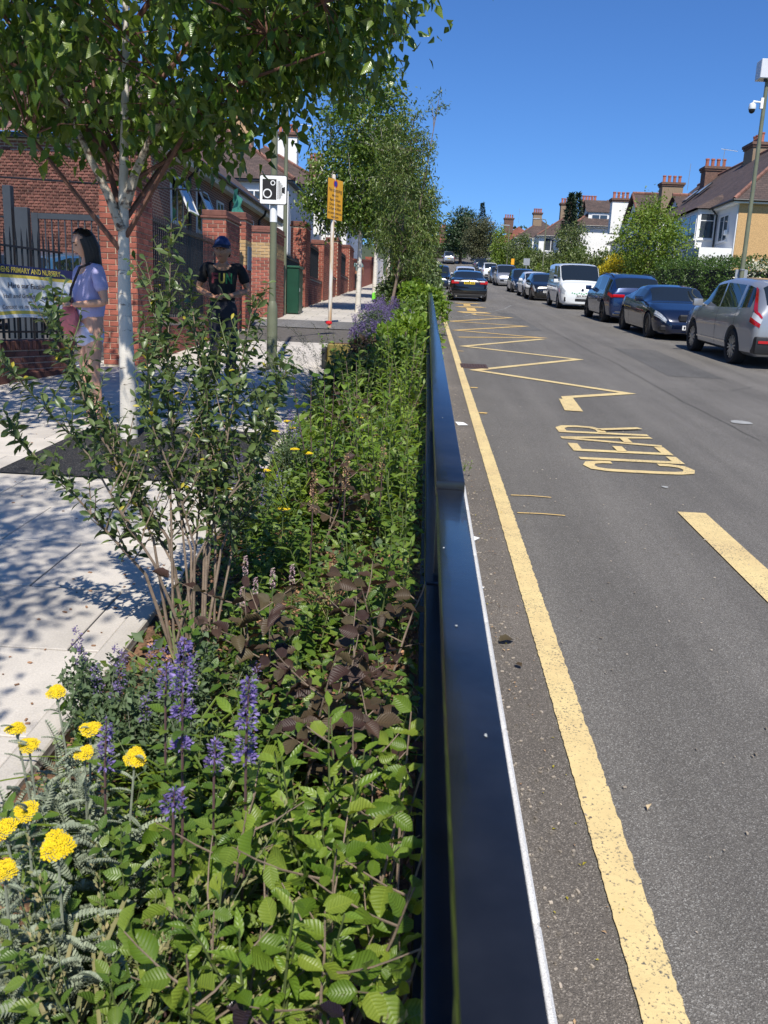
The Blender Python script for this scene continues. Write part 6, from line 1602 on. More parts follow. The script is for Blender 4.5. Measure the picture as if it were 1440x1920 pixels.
def person(label, pos, facing, H, J, skin, top, bottom, shoes, hair, hairstyle, female=False, bottoms='trousers', voxel=.007, extra=None, group=None, tilt=0, turn=0, sleeve=.62, shorts_len=.45, cat='person', hs=1.0, girth=1.0):
    """J: joint dictionary in metres for a 1.72 m figure; front is -Y before turning"""
    k = H / 1.72; t = thing('person', label, cat, pos, facing, group); s = lambda v: Vector(v) * k
    P = {a: s(v) for a, v in J.items() if not a.startswith('hd')}; wd = .92 if female else 1.0
    tor = [(P['pelvis'], (.135 * k, .1 * k)), (P['waist'], (.118 * wd * k, .092 * k)), (P['chest'], (.142 * wd * k, .105 * k)), (P['nb'], (.085 * k, .07 * k)), (P['neck'], .05 * k * wd), (P['head'] + Vector((0, .015, -.06)) * k, .05 * k)]
    ch = [tor]
    for a in 'lr':
        ch.append([((0, 2), 0), (P['sh' + a], .062 * wd * k), (P['sh' + a].lerp(P['el' + a], .5), .05 * wd * k), (P['el' + a], .041 * wd * k), (P['el' + a].lerp(P['wr' + a], .35), .04 * wd * k), (P['wr' + a], .027 * wd * k)])
        ch.append([((0, 0), 0), (P['hip' + a], .094 * k), (P['hip' + a].lerp(P['kn' + a], .5), .075 * k), (P['kn' + a], .056 * k), (P['kn' + a].lerp(P['an' + a], .35), .057 * k), (P['an' + a], .038 * k), (P['an' + a] + P['ft' + a].normalized() * 0 + Vector((0, 0, -.04 * k)), .04 * k)])
    bm = bmesh.new()
    def put(me): bm.from_mesh(me); bpy.data.meshes.remove(me)
    put(skin_eval(*chains(ch)))
    for a, sd in (('l', 1), ('r', -1)):
        d = (P['wr' + a] - P['el' + a]); hd = J.get('hd' + a); d = Vector(hd[0]) if hd else d
        up = Vector(hd[1]) if hd else Vector((sd, 0, 0)); side = d.cross(up) * (1 if not hd or len(hd) < 3 else hd[2])
        for c in hand_chains(P['wr' + a], d, up, side, k * (.92 if female else 1.02)): put(skin_eval(*chains([c]), sub=1))
    Mh = head_bm(bm, P['head'], tilt, turn, k * hs, female)
    me = bpy.data.meshes.new('body'); bm.to_mesh(me); bm.free()
    o = bpy.data.objects.new('tmp', me); COL.objects.link(o); r = o.modifiers.new('r', 'REMESH'); r.mode = 'VOXEL'; r.voxel_size = voxel; r.use_smooth_shade = True
    m2 = o.modifiers.new('s', 'SMOOTH'); m2.factor = .4; m2.iterations = 2
    dg = bpy.context.evaluated_depsgraph_get(); ev = bpy.data.meshes.new_from_object(o.evaluated_get(dg)); bpy.data.objects.remove(o)
    ev.materials.clear(); ev.materials.append(skin); link('body', ev, t)
    # face pieces
    def fp(nm, pts, rad, mt, n=6):
        q = MB(); q.tube([Mh @ (Vector(p) * k * hs) for p in pts], [r * k * hs for r in rad], n); return q.build(nm, mt, t, smooth=True)
    for sd in (1, -1):
        q = MB(); q.lathe([(.003, -.0095), (.0105, -.002), (.0105, .002), (.003, .0095)], 12, axis='z')
        q.v = [tuple(Mh @ (Vector((x * 1.1 + sd * .031, y - .078, z * .62 + .013)) * k * hs)) for x, y, z in q.v]; q.build('eye', M_EYE, t, smooth=True)
        fp('eyebrow', [(sd * .014, -.0925, .034), (sd * .032, -.092, .041), (sd * .05, -.08, .035)], [.0025, .0038, .002], hair)
    fp('lips', [(-.021, -.089, -.058), (0, -.0985, -.057), (.021, -.089, -.058)], [.002, .0052, .002], M_LIP)
    # clothing shells
    def shell(nm, ch_, mt, sub=2):
        e = skin_eval(*chains(ch_), sub=sub); e.materials.clear(); e.materials.append(mt); return link(nm, e, t)
    hem = P['pelvis'] + Vector((0, 0, -.05 * k))
    cs = [[(hem, (.158 * k * girth, .118 * k * girth)), (P['waist'], (.142 * wd * k * girth, .115 * k * girth)), (P['chest'], (.158 * wd * k * girth, .122 * k * girth)), (P['nb'] + Vector((0, .01, .012)), (.098 * k, .08 * k))]]
    for a in 'lr':
        e = P['sh' + a].lerp(P['el' + a], sleeve); cs.append([((0, 2), 0), (P['sh' + a] + Vector((0, 0, .004)), .074 * wd * k), (P['sh' + a].lerp(P['el' + a], sleeve * .55), .07 * wd * k), (e, .072 * wd * k)])
    sh = shell('shirt', cs, top)
    cb = [[(P['pelvis'] + Vector((0, 0, .08 * k)), (.14 * k, .108 * k)), (P['pelvis'], (.152 * k, .114 * k))]]
    for a in 'lr':
        kn, an, hp = P['kn' + a], P['an' + a], P['hip' + a]
        if bottoms == 'shorts': cb.append([((0, 1), 0), (hp, .112 * k), (hp.lerp(kn, shorts_len), .105 * k)])
        else: cb.append([((0, 1), 0), (hp, .108 * k), (hp.lerp(kn, .5), .09 * k), (kn, .073 * k), (kn.lerp(an, .5), .07 * k), (an + Vector((0, 0, .0)), .064 * k)])
    shell('shorts' if bottoms == 'shorts' else 'trousers', cb, bottom)
    for a in 'lr':
        an, f = P['an' + a], P['ft' + a]; d = (f - an); d.z = 0; d.normalize(); b = Vector((an.x, an.y, .0))
        e = shell('shoe', [[(b - d * .05 * k + Vector((0, 0, .04 * k)), (.04 * k, .042 * k)), (b + d * .02 * k + Vector((0, 0, .05 * k)), (.044 * k, .05 * k)), (b + d * .1 * k + Vector((0, 0, .036 * k)), (.046 * k, .036 * k)), (b + d * .17 * k + Vector((0, 0, .028 * k)), (.036 * k, .026 * k))]], shoes)
        pts = []
        for i in range(14):
            an_ = 6.283 * i / 14; q_ = b + d * (.06 * k + .135 * k * math.cos(an_)) + Vector((-d.y, d.x, 0)) * .047 * k * math.sin(an_); pts.append((q_.x, q_.y, .002))
        MB().poly(pts, (0, 0, 1), .022 * k).build('sole', M_SOLE, e)
    # hair
    def shellhead(nm, mt, sc, keep, grow=None, n=(40, 28)):
        q = MB(); G = {}
        nu, nv = n
        for j in range(nv + 1):
            for i in range(nu):
                ph, th = math.pi * j / nv, 2 * math.pi * i / nu; d = Vector((math.sin(ph) * math.sin(th), -math.sin(ph) * math.cos(th), math.cos(ph)))
                p = Vector((d.x * .073 * sc[0], d.y * .094 * sc[1], d.z * .118 * sc[2])) + Vector((0, .006, .004))
                if grow: p = grow(p, d)
                G[(j, i)] = (p, d)
        vs = [tuple(Mh @ (G[(j, i)][0] * k * hs)) for j in range(nv + 1) for i in range(nu)]
        fs = []
        for j in range(nv):
            for i in range(nu):
                d = (G[(j, i)][1] + G[(j + 1, (i + 1) % nu)][1]) / 2
                if keep(d): fs.append((j * nu + i, (j + 1) * nu + i, (j + 1) * nu + (i + 1) % nu, j * nu + (i + 1) % nu))
        q.add(vs, fs); o = q.build(nm, mt, t, smooth=True)
        m_ = o.modifiers.new('t', 'SOLIDIFY'); m_.thickness = .006; m_.offset = 0; return o
    if hairstyle == 'long':
        shellhead('hair', hair, (1.14, 1.13, 1.1), lambda d: d.y > -.30 + .75 * max(0, .62 - d.z) * (1 if d.z > -.1 else 1.2) or d.z > .80, lambda p, d: p + Vector((0, 0, .004 * math.sin(18 * math.atan2(d.x, -d.y)))))
        q = MB()
        for i in range(46):
            a = math.pi + RAD(-112 + 224 * i / 45); x, y = math.sin(a) * .08, -math.cos(a) * .096 + .006
            lng = .30 + .05 * math.cos(a * 2) + rnd.uniform(-.02, .02); w_ = rnd.uniform(.009, .014)
            h0, h1 = Mh @ (Vector((x * .97, y * .97, .05)) * k), Mh @ (Vector((x * 1.04, y * 1.04, -.05)) * k); bk = Vector((0, .035, 0))
            q.tube([h0, h1, h1 + bk * .5 + Vector((rnd.uniform(-.008, .008), 0, -lng * .5 * k)), h1 + bk + Vector((rnd.uniform(-.015, .015), rnd.uniform(-.01, .01), -lng * k))], [w_, w_ * 1.2, w_, w_ * .3], 5)
        stuff(q.build('hair_strands', hair, t, smooth=True))
    elif hairstyle == 'cap':
        shellhead('hair', hair, (1.05, 1.05, 1.03), lambda d: d.z < .5 and d.y > .25 - .2 * max(0, d.z) and d.z > -.55)
        cp = shellhead('cap', M_CAP, (1.13, 1.12, 1.1), lambda d: d.z > .28, None)
        q = MB(); V = []
        for j in range(5):
            for i in range(13):
                a = RAD(-62 + 124 * i / 12); r = 1 + .62 * j / 4 * math.cos(a * .9); V.append(tuple(Mh @ (Vector((math.sin(a) * .083 * (1 + .12 * j / 4), -math.cos(a) * .1 * r, .042 - .022 * j / 4 * 1.2 + .012 * math.cos(a * 1.4))) * k * hs)))
        q.add(V, [(j * 13 + i, j * 13 + i + 1, (j + 1) * 13 + i + 1, (j + 1) * 13 + i) for j in range(4) for i in range(12)]); b_ = q.build('cap_peak', M_CAPD, t, smooth=True); m_ = b_.modifiers.new('t', 'SOLIDIFY'); m_.thickness = .005
    else:
        shellhead('hair', hair, (1.07, 1.07, 1.06), lambda d: (d.z > .35 and d.y > -.75) or (d.y > .1 and d.z > -.45))
    if extra: extra(t, P, k, sh, Mh)
    return t
M_EYE = mat('eye_dark', (.02, .014, .012), .15, 0); M_LIP = mat('lip', (.30, .10, .09), .5, .1); M_SOLE = mat('shoe_sole', (.6, .57, .52), .8, .05)
def skinmat(name, col):
    m = mat(name, col, .5, .08, 18, .08, 160); b = m.node_tree.nodes['Principled BSDF']; b.inputs['Subsurface Weight'].default_value = .12; b.inputs['Subsurface Radius'].default_value = (.02, .008, .004); return m
M_SKIN1 = skinmat('skin_light', (.64, .36, .24)); M_SKIN2 = skinmat('skin_tan', (.40, .205, .12))
M_HAIR = mat('dark_brown_hair', (.018, .010, .008), .4, .35, 40); M_CAP = mat('blue_cap', (.014, .034, .12), .8, .15, 20); M_CAPD = mat('cap_peak_navy', (.01, .013, .03), .8, .1)
def clothmat(name, col, sc=7, st=.5): return mat(name, col, .9, .1, 8, st, sc, fine=.06, fs=300)
M_LAV = clothmat('lavender_cotton', (.44, .42, .68), 9, .8); M_LAVS = mat('pale_shorts', (.60, .60, .76), .9, .14, 26, .4, 9); M_BLKT = clothmat('black_cotton', (.008, .008, .010)); M_TRO = clothmat('dark_trousers', (.02, .02, .028)); M_SNEAK = mat('pale_sneaker', (.62, .52, .46), .8, .12, 30, .2, 60)
M_TEAL = clothmat('teal_cotton', (.16, .26, .27)); M_PINK = mat('pink_bag', (.60, .17, .18), .75, .2, 10, .5, 14); M_GREENT = clothmat('dark_green_cotton', (.02, .07, .05)); M_REDT = clothmat('red_cotton', (.45, .04, .05)); M_BLUET = clothmat('blue_cotton', (.05, .14, .45))

JW = dict(pelvis=(0, 0, .95), waist=(.0, .01, 1.1), chest=(0, .0, 1.27), nb=(0, .02, 1.41), neck=(0, .0, 1.48), head=(.0, -.02, 1.6),
          shl=(.165, .01, 1.375), ell=(.225, .05, 1.11), wrl=(.10, -.20, 1.08), shr=(-.165, .01, 1.375), elr=(-.225, .03, 1.11), wrr=(-.08, -.23, 1.12),
          hdl=((-.5, -.8, .15), (.3, -.2, .9), -1), hdr=((.5, -.8, .2), (-.3, -.2, .9)),
          hipl=(.085, 0, .88), knl=(.095, -.02, .49), anl=(.1, .02, .08), ftl=(.11, -.15, 0), hipr=(-.085, 0, .88), knr=(-.085, -.01, .49), anr=(-.095, .03, .08), ftr=(-.13, -.12, 0))
def woman_x(t, P, k, sh, Mh):
    # shoulder bag: strap across the body, soft pink bag hanging at the front
    a = P['shl'] + Vector((-.03, -.02, .07)); b = P['pelvis'] + Vector((-.07, -.15, .02))
    q = MB(); q.tube([a + Vector((0, .09, -.06)), a, a + Vector((-.02, -.11, -.05)), P['chest'] + Vector((.02, -.16, -.05)), P['waist'] + Vector((-.05, -.16, .0)), b + Vector((0, 0, .12))], .011, 6); q.build('bag_strap', mat('dark_strap', (.02, .015, .02), .7, .1), t)
    q = MB(); nu, nv = 20, 14; vs = []
    for j in range(nv + 1):
        for i in range(nu):
            th, ph = 6.283 * i / nu, math.pi * j / nv; w = .145 * (1 - .18 * math.cos(ph)); 
            vs.append((b.x + w * math.sin(ph) * math.cos(th), b.y + .055 * math.sin(ph) * math.sin(th) + .008 * math.sin(5 * th + 3 * ph), b.z - .02 + .14 * math.cos(ph) + .01 * math.sin(3 * th)))
    q.add(vs, [(j * nu + i, (j + 1) * nu + i, (j + 1) * nu + (i + 1) % nu, j * nu + (i + 1) % nu) for j in range(nv) for i in range(nu)])
    bag = q.build('handbag', M_PINK, t, smooth=True)
    MB().box(P['wrr'] + Vector((.09, -.09, .03)), (.075, .15, .009), 0, Matrix.Rotation(.5, 3, 'X')).build('phone', M_SIGNK, t, bevel=.004)
person('woman in a lavender t-shirt and pale shorts looking down beside the birch, pink bag', (-2.95, 7.5, gz(7.5) + .115), RAD(-44), 1.7, JW, M_SKIN1, M_LAV, M_LAVS, M_SNEAK, M_HAIR, 'long', True, 'shorts', .006, woman_x, tilt=RAD(20), turn=RAD(-12), sleeve=.7, shorts_len=.52, girth=1.16)
JM = dict(JW, shl=(.195, .02, 1.4), shr=(-.195, .02, 1.4), ell=(.29, .05, 1.13), elr=(-.29, .05, 1.13), wrl=(.08, -.19, 1.05), wrr=(-.06, -.2, 1.03), head=(0, -.035, 1.57), neck=(0, -.005, 1.46), pelvis=(0, 0, .96))
from mathutils.bvhtree import BVHTree
def man_x(t, P, k, sh, Mh):
    bv = BVHTree.FromPolygons([v.co for v in sh.data.vertices], [tuple(p.vertices) for p in sh.data.polygons])
    for ch, x, mt in (('F', -.085, mat('print_red', (.14, .02, .03), .8, 0)), ('U', 0, mat('print_yellow', (.26, .24, .04), .8, 0)), ('N', .085, mat('print_green', (.02, .17, .06), .8, 0))):
        me = textmesh(ch, .16, mt, .075, .006)
        bmx = bmesh.new(); bmx.from_mesh(me); bmesh.ops.triangulate(bmx, faces=bmx.faces); bmesh.ops.subdivide_edges(bmx, edges=bmx.edges, cuts=1); bmx.to_mesh(me); bmx.free()
        for v in me.vertices:
            X, Z = v.co.x + x, v.co.y + P['chest'].z - .02; h = bv.ray_cast(Vector((X, -1, Z)), Vector((0, 1, 0))); v.co = Vector((X, (h[0].y if h[0] else -.15) - .004, Z))
        link('lettering', me, t)
person('man in a blue cap and black t-shirt with coloured letters, standing behind the tall shrub', (-2.43, 10.35, gz(10.35) + .1), RAD(6), 1.76, JM, M_SKIN2, M_BLKT, M_TRO, M_SNEAK, M_HAIR, 'cap', False, 'trousers', .0065, man_x, tilt=RAD(4), turn=RAD(-6), sleeve=.75, hs=1.2, girth=1.08)
JS = dict(JM, ell=(.25, .06, 1.13), elr=(-.26, -.02, 1.13), wrl=(.26, .02, .9), wrr=(-.27, -.14, .92), knl=(.1, -.14, .5), anl=(.1, -.12, .09), ftl=(.1, -.3, 0), knr=(-.09, .03, .5), anr=(-.09, .24, .12), ftr=(-.1, .1, 0))
for kk in ('hdl', 'hdr'): JS.pop(kk)
def strap_x(t, P, k, sh, Mh):
    q = MB(); q.tube([P['shl'] + Vector((-.03, -.03, .07)), P['shl'] + Vector((-.06, .1, 0)), P['chest'] + Vector((0, .145, -.05)), P['pelvis'] + Vector((-.14, .12, .05))], .014, 5); q.build('bag_strap', M_SIGNK, t)
person('pedestrian in a teal t-shirt and dark trousers walking up the left pavement', (-3.72, 47.4, gz(47.4) + .1), RAD(180), 1.74, JS, M_SKIN2, M_TEAL, M_TRO, M_TRO, M_HAIR, 'short', False, 'trousers', .014, strap_x, sleeve=.7)
person('far pedestrian in a dark green top near the post box', (-2.35, 57, gz(57) + .1), RAD(170), 1.7, JS, M_SKIN2, M_GREENT, M_TRO, M_TRO, M_HAIR, 'short', False, 'trousers', .016)
person('far pedestrian in a blue top beside the post box', (-2.0, 73, gz(73) + .1), RAD(0), 1.7, JS, M_SKIN1, M_BLUET, M_TRO, M_TRO, M_HAIR, 'short', False, 'trousers', .018)
person('farthest pedestrian in a red top beyond the post box', (-1.55, 77, gz(77) + .1), RAD(10), 1.7, JS, M_SKIN1, M_REDT, M_TRO, M_TRO, M_HAIR, 'short', False, 'trousers', .018)
# ================================================================== PLANTING
L_BEECH = leafmat('beech_leaf', [(.08, .15, .014), (.135, .215, .02), (.21, .275, .036), (.1, .175, .02)], .42, .32, veins=9, spec=.42)
L_COPPER = leafmat('copper_beech_leaf', [(.042, .022, .018), (.065, .038, .026), (.085, .068, .034), (.036, .018, .016)], .5, .15, veins=10, tint=(1.3, .8, .6), spec=.35)
L_DARKP = leafmat('dark_purple_leaf', [(.014, .009, .014), (.022, .014, .02), (.03, .02, .024)], .3, .05, veins=9, spec=.55)
L_TALL = leafmat('tall_shrub_leaf', [(.045, .08, .02), (.075, .12, .03), (.13, .175, .06), (.055, .095, .025)], .38, .2, spec=.5)
L_YOLD = leafmat('yellowed_leaf', [(.42, .36, .03), (.5, .42, .05)], .5, .3)
L_GREEN = leafmat('fresh_green_leaf', [(.09, .165, .016), (.145, .24, .024), (.21, .29, .042)], .42, .3, veins=6)
L_MID = leafmat('mid_green_leaf', [(.055, .11, .016), (.095, .165, .022), (.15, .215, .036)], .4, .22, veins=7)
L_GREY = leafmat('grey_green_leaf', [(.19, .23, .16), (.26, .30, .21), (.33, .37, .27)], .8, .12, tint=(1, 1.05, .8))
L_NEP = leafmat('catmint_leaf', [(.06, .10, .04), (.09, .14, .06), (.13, .18, .085)], .65, .2)
L_LIL = leafmat('strap_leaf', [(.13, .19, .02), (.19, .26, .03), (.09, .15, .02)], .4, .3)
L_STRAW = leafmat('straw_blade', [(.30, .25, .12), (.22, .22, .09), (.14, .17, .06)], .7, .25, tint=(1, 1, .7))
L_HOLLY = leafmat('glossy_leaf', [(.018, .05, .012), (.03, .075, .018), (.06, .11, .025)], .2, .1, spec=.6)
L_PURP = leafmat('violet_floret', [(.13, .09, .28), (.20, .15, .38), (.29, .23, .48)], .7, .25, tint=(1, .9, 1.1))
L_PURPD = leafmat('dull_violet_floret', [(.10, .07, .17), (.16, .12, .25), (.23, .19, .34)], .75, .2, tint=(1, .9, 1.1))
L_PINKW = leafmat('pale_pink_floret', [(.5, .32, .34), (.62, .48, .48)], .7, .2, tint=(1, .95, .95))
L_DRY = leafmat('dry_leaf', [(.34, .20, .10), (.50, .34, .19), (.22, .12, .06)], .7, .1, tint=(1, .9, .7))
M_YFL = mat('achillea_yellow', (.80, .58, .008), .75, .08, 60, .5, 300)
M_STEMP = mat('purple_stem', (.09, .05, .05), .6, .2, 30); M_STEMG = mat('herb_stem', (.10, .13, .04), .6, .25, 30)
M_STEMGY = mat('grey_stem', (.20, .22, .16), .8, .15, 30)
TB = [leaf_tmpl(.66, 5, f, d, 'beech', .2) for f, d in ((.12, .12), (.3, .3), (.2, -.05), (.42, .2))]
TT = [leaf_tmpl(.42, 4, .22, d, 'obov', .06) for d in (.22, .4, .05)]
TL_ = [leaf_tmpl(.34, 4, .2, d, 'lance', .05) for d in (.2, .4, .05)]
TO = [leaf_tmpl(.6, 4, .14, d, 'ovate', .1) for d in (.15, .35, .05)]
TS = [leaf_tmpl(.05, 7, .35, d, 'strap') for d in (.35, .75, 1.1)]
TG = [leaf_tmpl(.018, 5, .2, d, 'strap') for d in (.3, .7)]
Q = lambda tms, m: [leaf_mesh(x, m) for x in tms]
MB_BEECH, MB_COP, MB_TALL, MB_YOLD = Q(TB, L_BEECH), Q(TB, L_COPPER), Q(TT, L_TALL), Q(TT, L_YOLD)
MB_GREEN, MB_MID, MB_MIDO, MB_DARKP, MB_LIL, MB_HOL = Q(TL_, L_GREEN), Q(TL_, L_MID), Q(TO, L_MID), Q(TB, L_DARKP), Q(TS, L_LIL), Q(TO, L_HOLLY)
ZV = Vector((0, 0, 1))

def bez(p0, d0, L, up, n=6, wig=.02):
    """shoot that starts along d0 and turns towards up"""
    pts = [Vector(p0)]; d = Vector(d0).normalized(); up = Vector(up)
    for i in range(n):
        d = (d + up * (.9 / n) + Vector((rnd.gauss(0, 1), rnd.gauss(0, 1), rnd.gauss(0, 1))) * wig).normalized(); pts.append(pts[-1] + d * (L / n))
    return pts
def along(pts, t):
    x = t * (len(pts) - 1); i = min(int(x), len(pts) - 2); a = x - i
    return pts[i].lerp(pts[i + 1], a), (pts[i + 1] - pts[i]).normalized()
def leaves_on(pts, t0, sp, size, arr='alt', ang=55, jit=.25, tip=.7, upn=1.0):
    out = []; L = sum((b - a).length for a, b in zip(pts[:-1], pts[1:])); n = max(1, int(L * (1 - t0) / sp)); ph = rnd.uniform(0, 6.28); a_ = RAD(ang)
    for k in range(n + 1):
        t = t0 + (1 - t0) * k / max(1, n); p, T = along(pts, min(.999, t)); s0 = rnd.uniform(*size) * (1 - (1 - tip) * t)
        S1 = T.cross(ZV); S1 = S1.normalized() if S1.length > .05 else T.orthogonal().normalized(); S2 = T.cross(S1)
        if arr == 'two': angs = [0 if k % 2 else math.pi]; ax = (S1, S2)
        elif arr == 'opp': angs = [k * math.pi / 2 + ph, k * math.pi / 2 + ph + math.pi]; ax = (S1, S2)
        else: angs = [ph + k * 2.4]; ax = (S1, S2)
        for a in angs:
            S = ax[0] * math.cos(a) + ax[1] * math.sin(a); D = T * math.cos(a_) + S * math.sin(a_) + Vector((rnd.gauss(0, 1), rnd.gauss(0, 1), rnd.gauss(0, 1) - .5)) * jit * .8
            N = ZV * upn + T * .3 - S * .2 + Vector((rnd.gauss(0, 1), rnd.gauss(0, 1) - .35, rnd.gauss(0, 1))) * jit * 1.6
            out.append((p, D, N, s0))
    return out
def P3(x, y, zo=.06): return Vector((x, y, gz(y) + zo))
def woody(name, label, cat, x, y, group, meshes, tm, lm, stm, n=3, h=(.5, .8), lean=.3, side=5, sl=(.18, .34), size=(.055, .085), sp=.036, arr='two', limit=300, ang=58, r=.006, az=None, up=.35, leafstart=.25, sidesp=(.3, .95), jit=.25):
    base = P3(x, y); t = thing(name, label, cat, base, 0, group); lv = []
    for i in range(n):
        a = rnd.uniform(0, 6.28) if az is None else az + rnd.uniform(-.6, .6); H = rnd.uniform(*h); ln = lean * rnd.uniform(.4, 1.3)
        d = Vector((math.cos(a) * ln, math.sin(a) * ln, 1)); pts = bez(base + Vector((rnd.uniform(-.03, .03), rnd.uniform(-.03, .03), -.02)), d, H, ZV * .2, 7, .05)
        q = MB(); q.tube([p - base for p in pts], [r * (1.25 - .9 * k / (len(pts) - 1)) for k in range(len(pts))], 6); st = q.build('stem', stm, t, smooth=True)
        lv += leaves_on(pts, .55, sp * 1.2, size, arr, ang, jit)
        for k in range(side):
            p, T = along(pts, sidesp[0] + (sidesp[1] - sidesp[0]) * (k + rnd.random() * .6) / side); b = a + k * 2.5 + rnd.uniform(-.4, .4)
            d2 = Vector((math.cos(b), math.sin(b), .35)); p2 = bez(p, d2, rnd.uniform(*sl), ZV * up, 4, .06)
            if p2[-1].x > .08: continue
            MB().tube([v - base for v in p2], [r * .6, r * .5, r * .42, r * .34, r * .25], 5).build('twig', stm, st, smooth=True)
            lv += leaves_on(p2, leafstart, sp, size, arr, ang, jit)
    place_leaves(t, lv, meshes, tm, lm, limit, base); return t
def herb(name, label, cat, x, y, group, meshes, tm, lm, stm, n=8, h=(.25, .45), lean=.5, size=(.04, .065), sp=.03, arr='opp', limit=300, ang=62, r=.0028, t0=.12, spread=.08, tip=.55):
    base = P3(x, y); t = thing(name, label, cat, base, 0, group); lv = []; q = MB()
    for i in range(n):
        a = rnd.uniform(0, 6.28); H = rnd.uniform(*h); ln = lean * rnd.uniform(.2, 1.2); o = Vector((math.cos(a), math.sin(a), 0)) * spread * rnd.random()
        pts = bez(base + o, Vector((math.cos(a) * ln, math.sin(a) * ln, 1)), H, ZV * .3, 5, .05)
        if name_clip(base) and max(p.x for p in pts) > .04: continue
        MB().tube([p - base for p in pts], [r * (1.2 - .8 * k / 5) for k in range(6)], 5).build('stem', stm, t, smooth=True)
        lv += leaves_on(pts, t0, sp, size, arr, ang, tip=tip)
    place_leaves(t, lv, meshes, tm, lm, limit, base); return t

# ---- the tall many-stemmed shrub in front of the people
base = P3(-.86, 3.15); t = thing('tall_shrub', 'tall upright many-stemmed shrub with yellowing leaves between the paving and the bed', 'shrub', base, 0)
lv = []; tips = [(-1.50, 3.25, 1.42), (-1.40, 3.2, 1.42), (-1.12, 3.45, 1.58), (-1.0, 3.4, 1.72), (-.96, 3.5, 1.5), (-.80, 3.5, 1.28), (-.66, 3.35, 1.46), (-.58, 3.6, 1.25), (-1.42, 3.5, 1.0), (-.86, 3.65, 1.3), (-1.18, 3.6, 1.25), (-.70, 3.7, 1.05), (-1.05, 3.2, 1.35), (-.95, 3.6, 1.4), (-1.6, 3.1, .98), (-1.52, 3.0, 1.2), (-.52, 3.3, 1.2)]
for i, (tx, ty, th) in enumerate(tips):
    e = Vector((tx, ty, base.z + th)); b0 = base + Vector((rnd.uniform(-.09, .09), rnd.uniform(-.06, .06), -.02))
    hx = (e.x - b0.x); m1 = b0.lerp(e, .33) + Vector((-.13 * hx + rnd.uniform(-.035, .035), rnd.uniform(-.04, .04), .05)); m2 = b0.lerp(e, .68) + Vector((-.06 * hx + rnd.uniform(-.045, .045), rnd.uniform(-.03, .03), .04))
    pts = [b0, b0.lerp(m1, .5), m1, m1.lerp(m2, .5) + Vector((rnd.uniform(-.015, .015), 0, 0)), m2, m2.lerp(e, .5), e]
    r0 = rnd.uniform(.005, .008); q = MB(); q.tube([p - base for p in pts], [r0, r0 * .95, r0 * .8, r0 * .65, r0 * .5, r0 * .36, r0 * .2], 7); st = q.build('stem', M_STEMB, t, smooth=True)
    lv += leaves_on(pts, .42, .03, (.042, .074), 'opp', 52, .5)
    for k in range(18):
        tt = .36 + .61 * ((k + rnd.random()) / 18); p, T = along(pts, min(.97, tt)); a = rnd.uniform(0, 6.28)
        p2 = bez(p, Vector((math.cos(a), math.sin(a), .7)) + T * .5, rnd.uniform(.1, .26) * (1.1 - .4 * tt), ZV * .5, 4, .08)
        MB().tube([v - base for v in p2], [.0035, .003, .0025, .002, .0014], 5).build('twig', M_STEMG if tt > .6 else M_STEMB, st, smooth=True)
        lv += leaves_on(p2, .12, .031, (.036, .066), 'opp', 58, .5)
rnd.shuffle(lv); yl = lv[:130]; lv = lv[130:]
place_leaves(t, lv, MB_TALL, TT[0], L_TALL, 235, base); place_leaves(t, [(p, d, n_, s * .7) for p, d, n_, s in yl], MB_YOLD, TT[1], L_YOLD, 60, base, 'yellow_foliage')

# ---- green beech whips along the fence, close to the camera
gB = 'green beech whips by the fence'
for x, y, n, h, lab in ((-.30, 1.24, 3, (.46, .62), 'green beech whip nearest the camera with a large sunlit leaf'), (-.05, 1.22, 2, (.4, .55), 'green beech whip pressed against the fence at the bottom of the view'),
                        (-.40, 1.52, 2, (.5, .68), 'green beech whip left of centre beside the violet spikes'), (-.10, 1.48, 4, (.5, .7), 'bushy green beech by the rail, behind the nearest whip'),
                        (-.02, 1.75, 3, (.5, .68), 'green beech with leaves poking through the fence')):
    woody('beech_whip', lab, 'beech', x, y, gB, MB_BEECH, TB[0], L_BEECH, M_STEMB, n, h, .35, 6, (.12, .24), (.036, .088), .034, r=.0045, jit=.5)
gC = 'copper beech whips in the bed'
for x, y, h, lab in ((-.50, 2.75, (.5, .66), 'copper beech with spreading brown purple leaves by the white spikes'), (-.10, 2.9, (.55, .78), 'copper beech close to the fence behind the others'),
                     (-.30, 2.25, (.48, .66), 'copper beech above the strap leaved clump'), (-.12, 2.1, (.5, .66), 'copper beech against the rail with grey green leaf undersides'), (-.5, 4.5, (.5, .75), 'far copper beech left in the mid bed')):
    woody('copper_beech', lab, 'copper beech', x, y, gC, MB_COP, TB[0], L_COPPER, M_STEMB, 2, h, .4, 6, (.15, .28), (.055, .09), .036, r=.0045, jit=.42)
for x, y, lab in ((-.30, 1.04, 'dark purple leaved shoot at the bottom left of the frame'), (-.13, 1.02, 'dark purple leaved shoot at the bottom centre of the frame')):
    woody('purple_shrub', lab, 'shrub', x, y, 'dark purple shoots', MB_DARKP, TB[0], L_DARKP, M_STEMP, 3, (.36, .5), .5, 4, (.1, .2), (.05, .078), .04, jit=.4)
